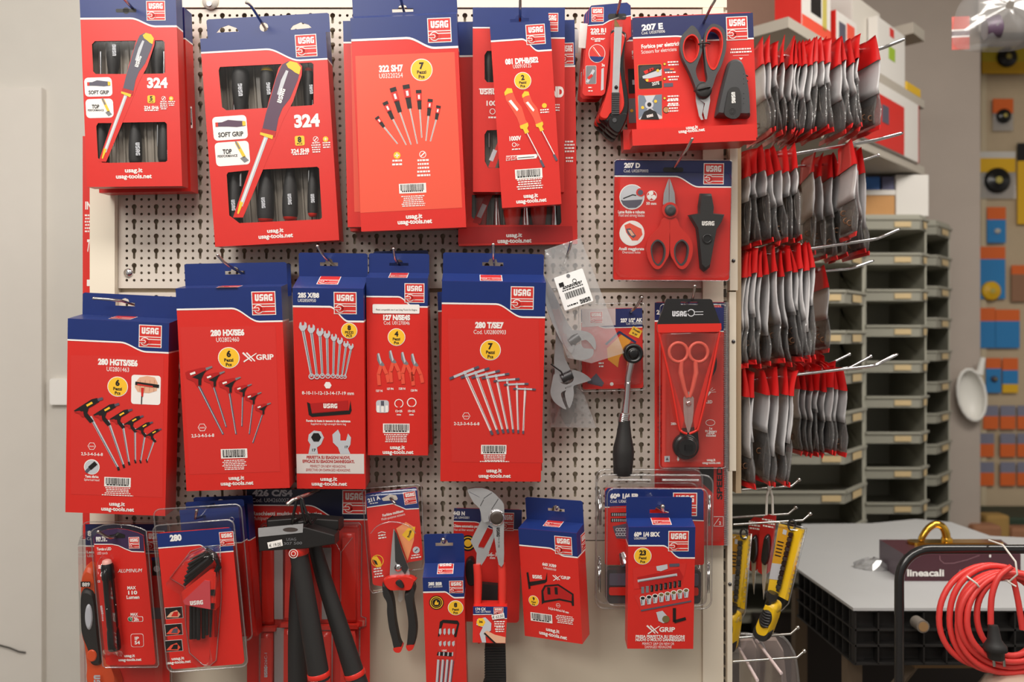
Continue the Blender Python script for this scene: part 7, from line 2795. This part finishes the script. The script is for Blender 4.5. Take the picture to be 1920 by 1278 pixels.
tower('rearmost grey bin tower, at the right beside the bare pillar', 3.4, 1727, 1755, 1781, 3.55, [420, 478, 536, 595, 657, 715, 774, 832, 891, 950], .128, 412, 0)
tower('middle grey bin tower with tan labels on every lip', 3.0, 1622, 1724, 1737, 3.06, [408, 474, 542, 609, 676, 742, 809, 875, 941], .128, 402, .68)
tower('nearest grey bin tower, mostly hidden by the hanging bags', 2.62, 1330, 1583, 1620, 2.78, [467, 543, 619, 695, 771, 845, 919, 993, 1068, 1142, 1216], .128, 455, .9)

# stock on the towers
mb = MB()
a, b_ = W(1640, 402, 3.05), W(1742, 327, 3.05)
mb.box(W(1680, 0, 3.05).x, b_.x, a.y, a.y + .25, W(0, 402, 3.0).z + .0005, b_.z, mat('white_carton', (214, 210, 204), .6))
tag(mb.build('storage_box', bevel=.004), 'plain white carton standing on the middle bin tower', 'box')
mb = MB()
a, b_ = W(1620, 402, 3.05), W(1678, 366, 3.05)
mb.box(a.x, b_.x, a.y, a.y + .2, W(0, 402, 3.0).z + .0005, b_.z, mat('brown_carton', (190, 140, 86), .75, noise=.06))
mb.box(a.x - .006, b_.x + .0015, a.y - .004, a.y + .21, b_.z, b_.z + .02, mat('white_carton', (214, 210, 204), .6))
tag(mb.build('storage_box', bevel=.003), 'small brown carton with white lid on the middle bin tower', 'box')
for nm, x0, x1, y0, y1, m_, lab in (('small_box', 1622, 1650, 331, 356, mat('mid_blue_box', (40, 96, 168), .5), 'small bright blue box on the brown carton'), ('small_box', 1654, 1677, 331, 352, mat('slate_box', (84, 84, 116), .5), 'small slate blue box beside the bright blue one')):
    mb = MB()
    a, b_ = W(x0, 356, 3.06), W(x1, y0, 3.06)
    mb.box(a.x, b_.x, a.y, a.y + .1, W(0, 366, 3.05).z + .0205, b_.z, m_)
    tag(mb.build(nm, bevel=.002), lab, 'box', 'small boxes on the tower')

# shelving unit turned 44 degrees
ca, sa = cos(radians(44)), sin(radians(44))
S0 = Vector((.766, 2.3 - BD, 0))
E1, E2 = Vector((sa, ca, 0)), Vector((-ca, sa, 0))
SHELF = mat('shelf_enamel', (176, 168, 156), .5)


def obox(mb, t0, t1, e0, e1, z0, z1, m):
    vs = []
    for t in (t0, t1):
        for e in (e0, e1):
            for z in (z0, z1):
                p_ = S0 + E1 * t + E2 * e
                vs.append((p_.x, p_.y, z))
    mb.add(vs, [(0, 1, 3, 2), (4, 6, 7, 5), (0, 4, 5, 1), (2, 3, 7, 6), (0, 2, 6, 4), (1, 5, 7, 3)], m)


unit = thing('shelving_unit', 'pale shelving set at an angle high behind the stand, full of cartons', 'shelf', Matrix.Identity(4))
for z in (2.2987, 2.05):
    mb = MB()
    obox(mb, 0, 1.12, 0, .42, z - .03, z, SHELF)
    mb.build('shelf_board', unit)
mb = MB()
obox(mb, 0.0, 1.12, .425, .45, 2.0, 3.09, mat('brown_panel', (150, 116, 100), .8, noise=.05))
mb.build('back_panel', unit)
mb = MB()
obox(mb, 1.0, 1.12, 0, .3, 2.52, 2.56, SHELF)
mb.build('shelf_board', unit)
slab('wall_right', -.2, 1.25, 2.44, 2.53, 0, 3.1, mat('brown_wall', (156, 122, 106), .85, noise=.05))
WB = mat('white_carton', (214, 210, 204), .6)
zs = 2.2988
for lab, t0, t1, e0, e1, h_, mside, mfront, extra in (
        ('red-sided white carton at the left end of the angled shelf', .10, .30, .01, .09, .24, RED, WB, 'tool'),
        ('low red and white carton next to the red-sided one', .34, .50, .01, .08, .12, RED, WB, 'pink'),
        ('large pale open carton in the middle of the top shelf', .54, .78, .04, .2, .24, WB, mat('pale_carton', (206, 200, 190), .7), None),
        ('white packet with a green square on the top shelf', .66, .92, .004, .034, .19, WB, WB, 'green')):
    mb = MB()
    obox(mb, t0, t1, e0, e1, zs, zs + h_, mside)
    obox(mb, t0 + .002, t1 - .002, e0 - .002, e0 - .0002, zs + .002, zs + h_ - .002, mfront)
    if extra == 'tool':
        obox(mb, t0 + .06, t0 + .13, e0 - .003, e0 - .002, zs + .06, zs + .16, BLK)
        obox(mb, t0 + .14, t0 + .17, e0 - .003, e0 - .002, zs + .03, zs + .17, mat('olive_ink', (190, 176, 90), .5))
        obox(mb, t0 + .002, t1 - .002, e0 - .003, e0 - .002, zs + .003, zs + .04, REDL)
    if extra == 'pink':
        obox(mb, t0 + .02, t0 + .07, e0 - .003, e0 - .002, zs + .02, zs + .09, SLATE)
        obox(mb, t0 + .08, t0 + .14, e0 - .003, e0 - .002, zs + .05, zs + .1, REDL)
    if extra == 'green':
        obox(mb, t0 + .10, t0 + .16, e0 - .003, e0 - .002, zs + .07, zs + .115, mat('lime_ink', (150, 180, 50), .5))
        obox(mb, t0 + .11, t0 + .15, e0 - .003, e0 - .002, zs + .15, zs + .18, RED)
    tag(mb.build('stock_carton', bevel=.002), lab, 'box')
mb = MB()
obox(mb, .93, 1.08, -.0, .15, zs, zs + .032, mat('yellow_case', (214, 172, 40), .5))
tag(mb.build('stock_carton', bevel=.003), 'flat yellow case at the right end of the top shelf', 'box')
mb = MB()
obox(mb, .46, 1.02, -.01, .12, 2.0502, 2.0502 + .21, WB)
obox(mb, .462, .87, -.0125, -.0102, 2.052, 2.0502 + .17, RED)
obox(mb, .66, .72, -.014, -.0126, 2.13, 2.19, SLATE)
obox(mb, 1.0202, 1.03, -.01, .12, 2.0502, 2.0502 + .21, REDD)
tag(mb.build('stock_carton', bevel=.002), 'long red and white carton on the lower angled shelf', 'box')

# table with pale top and ribbed black rim
KZ = .86
TZ = 1.4 - .643 * KZ
tab = thing('work_table', 'low table with a pale grey top and a ribbed black plastic rim', 'table', Matrix.Translation((1.2, .9, 0)))
pl = lambda x, d: (x * KZ - 1.2, d * KZ - BD - .9)
top = [pl(.8226, 2.0), pl(2.2, 2.0), pl(2.2, 2.6), pl(1.58, 2.74), pl(1.56, 2.95), pl(1.46, 3.0), pl(1.27, 2.93), pl(1.02, 2.92), pl(.806, 2.365)]
mb = MB()
mb.prism(top, TZ - .006, TZ, mat('grey_laminate', (186, 187, 188), .45, noise=.03, nscale=20))
mb.build('table_top', tab)
rim = mat('black_pallet', (30, 28, 27), .55)
mb = MB()
ins = lambda pts, k: [(x * k + .0, y * k + .0) for x, y in pts]
core = [pl(.85, 2.03), pl(2.19, 2.03), pl(2.19, 2.6), pl(1.5, 2.7), pl(1.05, 2.7), pl(.835, 2.35)]
mb.prism(core, TZ - .115, TZ - .006, rim)
mb.build('rim_core', tab)
mb = MB()
for z in (TZ - .008, TZ - .047, TZ - .08, TZ - .118):
    c2 = [pl(.826, 2.004), pl(2.2, 2.004), pl(2.2, 2.05), pl(.86, 2.05), pl(.85, 2.37), pl(.81, 2.362)]
    mb.prism(c2, z - .002, z + .002, rim)
x = .83
while x < 2.2:
    a = pl(x, 2.004)
    mb.box(a[0] - .0016, a[0] + .0016, a[1], a[1] + .03, TZ - .118, TZ - .006, rim)
    x += .055
for i in range(9):
    d_ = 2.03 + i * .04
    a = pl(.826 - .016 * i / 9, d_)
    mb.box(a[0], a[0] + .03, a[1] - .0016, a[1] + .0016, TZ - .118, TZ - .006, rim)
mb.build('ribs', tab)
mb = MB()
P = W(1722, 1168, 1.99 * KZ)
mb.lathe([(0, .013), (.03, .013)], (P.x - 1.2, P.y - .9 - .02, P.z), (.0, 1, 0), mat('pale_spigot', (120, 112, 104), .5), 16)
mb.lathe([(-.001, .010), (.0, .010)], (P.x - 1.2, P.y - .9 - .0205, P.z), (.0, 1, 0), mat('tan_plug', (150, 118, 80), .6), 16)
mb.build('spigot', tab)
mb = MB()
a = pl(1.2, 2.06)
mb.box(pl(1.0, 0)[0], pl(1.6, 0)[0], a[1], a[1] + .02, TZ - .145, TZ - .122, mat('raw_wood', (150, 118, 80), .7))
mb.build('cross_rail', tab)
for x, d_ in ((.86, 2.1), (2.1, 2.1), (.9, 2.6), (2.1, 2.6)):
    mb = MB()
    a = pl(x, d_)
    mb.box(a[0] - .016, a[0] + .016, a[1] - .016, a[1] + .016, -.0, TZ - .116, mat('leg_wood', (112, 96, 78), .7))
    o = mb.build('leg', tab)
mb = MB()
A, B_ = Vector((*pl(.87, 2.09), TZ - .3)), Vector((*pl(1.03, 2.09), TZ - .125))
mb.tube([A, B_], .014, mat('leg_wood', (112, 96, 78), .7), 4, smooth=False)
mb.build('brace', tab)
slab('under_table_dark_board', .75, 2.6, 1.15, 1.2, 0, .55, mat('under_table_dark', (40, 32, 28), .7))  # dark board standing in for the darkness under the table

# maroon carton with brass handle
mb = MB()
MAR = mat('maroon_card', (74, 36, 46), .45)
fz, bz_ = TZ + .0003, 1.4 - .57 * KZ
A = [(1.0487, 2.223), (1.363, 2.223), (1.405, 2.385), (1.0556, 2.385)]
vs = [(x * KZ, d_ * KZ - BD, z) for z in (fz, bz_) for x, d_ in A]
mb.add(vs, [(0, 1, 2, 3), (4, 5, 6, 7), (0, 1, 5, 4), (1, 2, 6, 5), (2, 3, 7, 6)], MAR)
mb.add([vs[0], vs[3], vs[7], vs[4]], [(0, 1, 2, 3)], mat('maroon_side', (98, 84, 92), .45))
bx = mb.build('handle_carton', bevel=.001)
tag(bx, 'maroon carton with white lettering lying on the pale table', 'box')
f = Face([(1694, 1038), (1914, 1038), (1914, 1089), (1694, 1089)], BD - 2.2218 * KZ, 0, 0)
cl = crop(1480, 950, 3.895)
f.text('lineacali', *cl(995, 480), 69, 12.5, WHITE, 1, .03)
f.line([cl(1098, 355), cl(1100, 385), cl(1130, 412), cl(1200, 410), cl(1300, 385), cl(1390, 352)], 1, mat('thin_rose_ink', (150, 110, 118), .4), 1)
f.rect(*cl(1466, 358), 3.5, 5, WHITE, 1)
f.text('A', *cl(1243, 478), 10, 12, mat('thin_rose_ink', (150, 110, 118), .4), 1, 0, slant=.2)
pr = f.mb.build('printed_front')
pr.parent = bx
bpy.context.view_layer.update()
pr.matrix_world = f.M
hr = thing('door_handle', 'polished brass door handle on a long plate lying on the maroon carton', 'door handle', Matrix.Translation((1.2 * KZ, 2.33 * KZ - BD, bz_ + .0005)))
mb = MB()
rr_ = rrect(-.075, .15, -.02, .02, .018, 5)
mb.prism(rr_, 0, .007, BRASS)
pl_ = mb.build('back_plate', hr, bevel=.002)
mb = MB()
pth = smooth_path([(.018, .0, .006), (.014, .0, .03), (.004, .0, .044), (-.012, -.0, .047), (-.028, .0, .036), (-.042, .0, .016), (-.044, .0, .009)], 5, False)
mb.tube(pth, [  .010 - .003 * i / len(pth) for i in range(len(pth))], BRASS, 14)
mb.lathe([(0, .013), (.006, .013), (.009, .012)], (.018, 0, .006), (0, 0, 1), BRASS, 20)
mb.build('lever', hr)
mb = MB()
rnd = random.Random(5)
pts = [(0, 0)] + []
N = 14
vs = []
for i in range(4):
    for j in range(N):
        a = 2 * pi * j / N
        r_ = (.045, .04, .026, .008)[i] * rnd.uniform(.75, 1.2)
        vs.append((1.02 * KZ + cos(a) * r_, 2.35 * KZ - BD + sin(a) * r_ * .6, TZ + .001 + (.0, .012, .02, .024)[i] * rnd.uniform(.8, 1.1)))
mb.add(vs, [(i * N + j, i * N + (j + 1) % N, (i + 1) * N + (j + 1) % N, (i + 1) * N + j) for i in range(3) for j in range(N)], clear('crumpled_film', base=.16, fres=.8, haze=.2), False)
tag(mb.build('plastic_wrap'), 'crumpled clear wrap on the table left of the maroon carton', 'wrap')

# hand truck frame with red cable
D = 1.5
k = D / F
mb = MB()
R_ = 58
pth = [W(1686, 1500, D), W(1686, 1090, D)]
for i in range(1, 9):
    a = pi / 2 * i / 8
    pth.append(W(1686 + R_ - R_ * cos(a), 1029 + R_ - R_ * sin(a), D))
pth += [W(1900, 1029, D), W(2150, 1029, D)]
for i in range(1, 9):
    a = pi / 2 * i / 8
    pth.append(W(2150 + R_ * sin(a), 1029 + R_ - R_ * cos(a), D))
pth.append(W(2208, 1500, D))
bot = W(0, 1500, D).z
pth[0].z = .012
pth[-1].z = .012
mb.tube(pth, 8.6 * k, mat('black_tube', (26, 26, 27), .25, coat=.4), 14)
hp = mb.build('hand_truck')
tag(hp, 'black tubular frame of a trolley with a red cable tied to it', 'trolley')
root = thing('extension_cable', 'coiled red extension cable with black plug hanging from the black trolley frame', 'cable', Matrix.Translation(W(1862, 1150, D - .02)))
O = W(1862, 1150, D - .02)
mb = MB()
rnd = random.Random(11)
loops = [(94, 92, -6, 4, 0), (86, 94, 2, 4, 1), (80, 84, 8, 2, 2), (76, 76, 4, -6, 3), (90, 84, 14, 0, 4), (70, 80, 10, 6, 2), (84, 78, 18, -4, 5), (98, 86, 22, 12, 3), (64, 70, 20, -8, 4)]
for i, (rx, ry, ox, oy, dz) in enumerate(loops):
    n = 44
    pts = []
    for j in range(n):
        a = 2 * pi * j / n
        wob = 1 + .02 * sin(3 * a + i)
        pts.append(Vector(((ox + rx * wob * cos(a)) * k, -dz * .0062 + .003 * sin(2 * a + i), (-oy - ry * wob * sin(a)) * k * 1.0 - (.004 if sin(a) > 0 else 0))))
    mb.tube(pts, 5.4 * k, mat('red_cable', (216, 62, 58), .4), 10, True)
mb.tube([Vector(((x - 1862) * k, -.038, (1150 - y) * k)) for x, y in smooth_path([(1872, 1052), (1850, 1070), (1838, 1100), (1835, 1130), (1835, 1158)], 4, False)], 5.2 * k, mat('red_cable', (216, 62, 58), .4), 10)
mb.tube([Vector(((x - 1862) * k, -.030, (1150 - y) * k)) for x, y in smooth_path([(1880, 1075), (1888, 1110), (1893, 1140), (1897, 1168)], 4, False)], 5.2 * k, mat('red_cable', (216, 62, 58), .4), 10)
mb.build('cable_loops', root)
mb = MB()
Q = lambda x, y, y_=-.045: Vector(((x - 1862) * k, y_, (1150 - y) * k))
a = Q(1835, 1155)
mb.lathe([(0, 8 * k), (4 * k, 9 * k), (26 * k, 12 * k), (34 * k, 17 * k), (38 * k, 20 * k), (46 * k, 20 * k), (48 * k, 15 * k), (60 * k, 14 * k), (62 * k, 12 * k)], a, Q(1841, 1220) - a, RUB, 16, flat=.75)
pg_ = mb.build('plug', root)
mb = MB()
for x in (1837, 1855):
    mb.tube([Q(x - 1, 1216), Q(x, 1229)], 2.6 * k, NICKEL, 8)
mb.build('plug_pin', pg_)
mb = MB()
tie = mat('white_tie', (214, 208, 200), .5)
mb.tube([Q(1866, 1019, .02), Q(1868, 1018, -.02), Q(1872, 1040, -.05), Q(1874, 1062, -.052), Q(1868, 1078, -.04), Q(1862, 1082, 0)], 1.8 * k, tie, 6)
mb.tube([Q(1796, 1072, -.03), Q(1808, 1082, -.04), Q(1819, 1092, -.03)], 1.8 * k, tie, 6)
mb.tube([Q(1898, 1168, -.03), Q(1910, 1175, -.04), Q(1922, 1186, -.03)], 1.8 * k, tie, 6)
mb.tube([Q(1864, 1078, -.04), Q(1876, 1086, -.045)], 1.6 * k, tie, 6)
mb.build('cable_tie', root)

# bulky bagged goods by the trolley
mb = MB()
O = W(1912, 1358, 1.46)
vs, N = [], 18
rnd = random.Random(2)
for i in range(7):
    a = pi / 2 * i / 6
    for j in range(N):
        b_ = 2 * pi * j / N
        r_ = .075 * cos(a) ** .6 * rnd.uniform(.92, 1.05) + .002
        vs.append((O.x + cos(b_) * r_, O.y + sin(b_) * r_, O.z + .09 * sin(a)))
gb = MB()
gb.add(vs, [(i * N + j, i * N + (j + 1) % N, (i + 1) * N + (j + 1) % N, (i + 1) * N + j) for i in range(6) for j in range(N)], mat('glossy_wrap', (186, 166, 150), .08, coat=1.0), True)
gb.box(O.x - .07, O.x + .12, O.y - .05, O.y + .12, 0, O.z, mat('tan_crate', (150, 126, 104), .8))
tag(gb.build('wrapped_goods'), 'shiny wrapped bundle at the bottom right corner under the cable', 'bundle')

# far pegboard with blister packs
FD = 4.55
pb = MB()
a, b_ = W(1842, 0, FD), W(2250, 0, FD)
pb.box(a.x, b_.x, a.y, a.y + .02, .2, 3.0, mat('far_pegboard', (196, 176, 146), .6, noise=.05, nscale=30))
for z_ in range(60):
    pass
pb.box(a.x - .02, a.x + .01, a.y - .02, a.y + .02, .2, 3.0, mat('far_post', (206, 190, 160), .5))
struct(pb.build('wall_pegboard'))
OR = mat('orange_card', (228, 106, 40), .5)
SKY = mat('sky_blue_card', (44, 132, 196), .5)
GRB = clear('far_blister', base=.1, fres=.5, haze=.25)


def farpack(lab, x0, y0, x1, y1, bands, prod=None, d=FD - .03, th=.02):
    """hanging retail pack: bands = [(share of height, material)]; prod = (cx, cy, r, material) in shares"""
    A, B_ = W(x0, y1, d), W(x1, y0, d)
    t = thing('hanging_pack', lab, 'tool pack', Matrix.Translation(((A.x + B_.x) / 2, A.y, A.z)), 'packs on the far pegboard')
    w, h = B_.x - A.x, B_.z - A.z
    z = h
    mb = MB()
    for s_, m_ in bands:
        mb.box(-w / 2, w / 2, 0, .004, z - h * s_, z, m_)
        z -= h * s_
    mb.build('card', t)
    if prod:
        cx_, cy_, r_, m_ = prod
        mb = MB()
        mb.lathe([(0, r_ * w), (.012, r_ * w), (.02, r_ * w * .8), (.02, r_ * w * .35), (.024, r_ * w * .3)], ((cx_ - .5) * w, 0, h * (1 - cy_)), (0, -1, 0), m_, 20)
        mb.lathe([(.024, r_ * w * .28), (.026, r_ * w * .2)], ((cx_ - .5) * w, 0, h * (1 - cy_)), (0, -1, 0), mat('olive_ink', (190, 176, 90), .5), 12)
        mb.build('product', t)


YC = mat('yellow_card', (232, 182, 30), .5)
farpack('yellow case with grey and black fittings, top of the far pegboard', 1841, 88, 1925, 138, [(.55, mat('yellow_case2', (218, 196, 40), .45)), (.45, YC)], (.55, .4, .22, BPL), th=.03)
farpack('orange card with a small black wheel high on the far pegboard', 1862, 185, 1900, 245, [(.45, OR), (.55, GRB)], (.5, .55, .35, BPL))
farpack('white-topped yellow card with a large black disc', 1834, 284, 1904, 372, [(.14, WB), (.3, YC), (.56, GRB)], (.5, .62, .34, BPL))
farpack('plain yellow card at the frame edge below a black tag', 1908, 268, 1935, 420, [(.22, BLK), (.78, YC)])
farpack('small orange and blue card below the disc pack', 1851, 388, 1886, 455, [(.35, OR), (.65, SKY)], (.5, .68, .14, WB))
farpack('orange card with blue panel and yellow black plug', 1829, 462, 1885, 560, [(.24, OR), (.76, SKY)], (.5, .85, .32, YC))
farpack('orange and brown card at the frame edge', 1897, 497, 1930, 565, [(.25, OR), (.75, mat('brown_card', (150, 110, 84), .6))])
farpack('wide orange-topped blue pack, left of its pair', 1826, 577, 1866, 652, [(.33, OR), (.67, SKY)])
farpack('wide orange-topped blue pack, right of its pair', 1867, 580, 1912, 652, [(.3, OR), (.7, SKY)])
farpack('orange and blue card beside the white scoop', 1849, 671, 1877, 736, [(.3, OR), (.7, SKY)], (.5, .6, .2, SLATE))
farpack('orange, blue and cream card right of the scoop', 1880, 671, 1909, 736, [(.35, OR), (.4, SKY), (.25, YC)])
for r_, y in enumerate((760, 812, 866)):
    for c_, x in enumerate((1836 + (8 if r_ == 0 else 0), 1876, 1908)):
        farpack(('topmost', 'middle', 'lowest')[r_] + ' row of small orange bags, ' + ('left one', 'centre one', 'right one cut by the frame')[c_], x, y, x + 28, y + 44, [(.45, mat('violet_grey_card', (130, 130, 150), .5)), (.55, OR)])

sc_ = thing('scoop', 'white plastic scoop hanging on the far pegboard edge', 'scoop', Matrix.Translation(W(1822, 740, 3.887)))
k = 3.887 / F
mb = MB()
WP = mat('white_plastic', (232, 230, 224), .4)
n = 18
vs = []
for i in range(7):
    a = pi / 2 * i / 6
    for j in range(n):
        b_ = 2 * pi * j / n
        x, z = cos(b_) * 26 * k * cos(a), sin(b_) * 48 * k * cos(a)
        vs.append((x - z * .12, sin(a) * .06, z))
mb.add(vs, [(i * n + j, i * n + (j + 1) % n, (i + 1) * n + (j + 1) % n, (i + 1) * n + j) for i in range(6) for j in range(n)], WP, True)
mb.tube([(vs[j][0], vs[j][1], vs[j][2]) for j in range(n)], .008, WP, 6, True)
mb.build('bowl', sc_)
mb = MB()
mb.tube([(.035, .0, 38 * k), (.05, -.005, 70 * k)], [.018, .012], WP, 10)
mb.build('handle', sc_)

# crates on the floor line under the far pegboard
mb = MB()
a, b_ = W(1815, 1100, 4.1), W(2100, 970, 4.1)
mb.box(a.x, b_.x, a.y, a.y + .3, 0, b_.z, mat('green_crate', (44, 62, 46), .6))
tag(mb.build('crate', bevel=.01), 'dark green crate under the far pegboard', 'crate')
for lab, x0, x1, y0, m_ in (('tan carton in front of the green crate', 1826, 1880, 985, mat('tan_carton', (160, 112, 82), .8)), ('yellowish sack on the green crate', 1850, 1895, 966, mat('sack', (168, 134, 76), .9)), ('brown carton at the frame edge by the sack', 1897, 1960, 990, mat('tan_carton', (160, 112, 82), .8))):
    mb = MB()
    dd = 3.9 if 'sack' not in lab else 4.0
    a, b_ = W(x0, 1200, dd), W(x1, y0, dd)
    mb.box(a.x, b_.x, a.y, a.y + .09, 0, b_.z, m_)
    tag(mb.build('sack' if 'sack on' in lab else 'carton', bevel=.015), lab, 'sack' if 'sack on' in lab else 'box')

# loose clear pouch hanging in the aisle, upper right
hz = thing('aisle_pouch', 'clear pouch with red and grey print hanging at the top right', 'pouch', Matrix.Translation(W(1850, 20, 2.2)))
k = 2.2 / F
mb = MB()
O = W(1850, 20, 2.2)
Q = lambda x, y, yy=0.0: ((x - 1850) * k, yy, (20 - y) * k)
pts = smooth_path([(1794, 90), (1788, 50), (1800, 5), (1840, -40), (1930, -50), (1960, 40), (1930, 85), (1870, 98)], 4)
n = len(pts)
vs = []
for q_, yy in ((1, 0), (.85, -.03), (.5, -.05), (.1, -.055)):
    for x, y in pts:
        vs.append(Q(1870 + (x - 1870) * q_, 25 + (y - 25) * q_, yy + rnd.uniform(-.006, .006) * (q_ < 1)))
mb.add(vs, [(i * n + j, i * n + (j + 1) % n, (i + 1) * n + (j + 1) % n, (i + 1) * n + j) for i in range(3) for j in range(n)], clear('pouch_film', base=.14, fres=.7, haze=.16, rough=.15), True)
mb.build('pouch_film', hz)
mb = MB()
for y0, y1, m_ in ((30, 54, mat('faded_red_ink', (190, 84, 74), .5)), (54, 57, WHITE), (57, 66, mat('grey_mauve_ink', (120, 106, 110), .5)), (66, 69, WHITE), (69, 92, mat('faded_red_ink', (190, 84, 74), .5))):
    p_ = [Q(1787, y0, .006), Q(1818, y0, -.0), Q(1818, y1, -.0), Q(1787, y1, .006)]
    mb.add(p_ + [(x, y + .001, z) for x, y, z in p_], [(0, 1, 2, 3), (4, 5, 6, 7)], m_)
mb.build('printed_band', hz)
mb = MB()
mb.lathe([(0, 20 * k), (24 * k, 22 * k), (30 * k, 10 * k)], Q(1838, 60, -.02), (.9, -.2, .1), mat('plum_cap', (80, 62, 80), .4), 14)
mb.build('dark_cap', hz)
mb = MB()
mb.tube([(0.02, 0, .04), (0.02, 0, 3.1 - O.z)], .0015, NICKEL, 6)
mb.build('hanging_wire', hz)
mb = MB()
O2 = W(1905, 5, 3.6)
mb.box(O2.x, O2.x + .5, O2.y, O2.y + .3, O2.z - .02, O2.z + .16, mat('bright_white', (245, 243, 238), .5))  # plain bright white
mb.box(O2.x - .02, O2.x + .02, O2.y, O2.y + .3, O2.z + .16, 3.1, mat('bright_white', (245, 243, 238), .5))
tag(mb.build('white_fitting', bevel=.01), 'white boxed fitting hung from the ceiling at the top right corner', 'fitting')
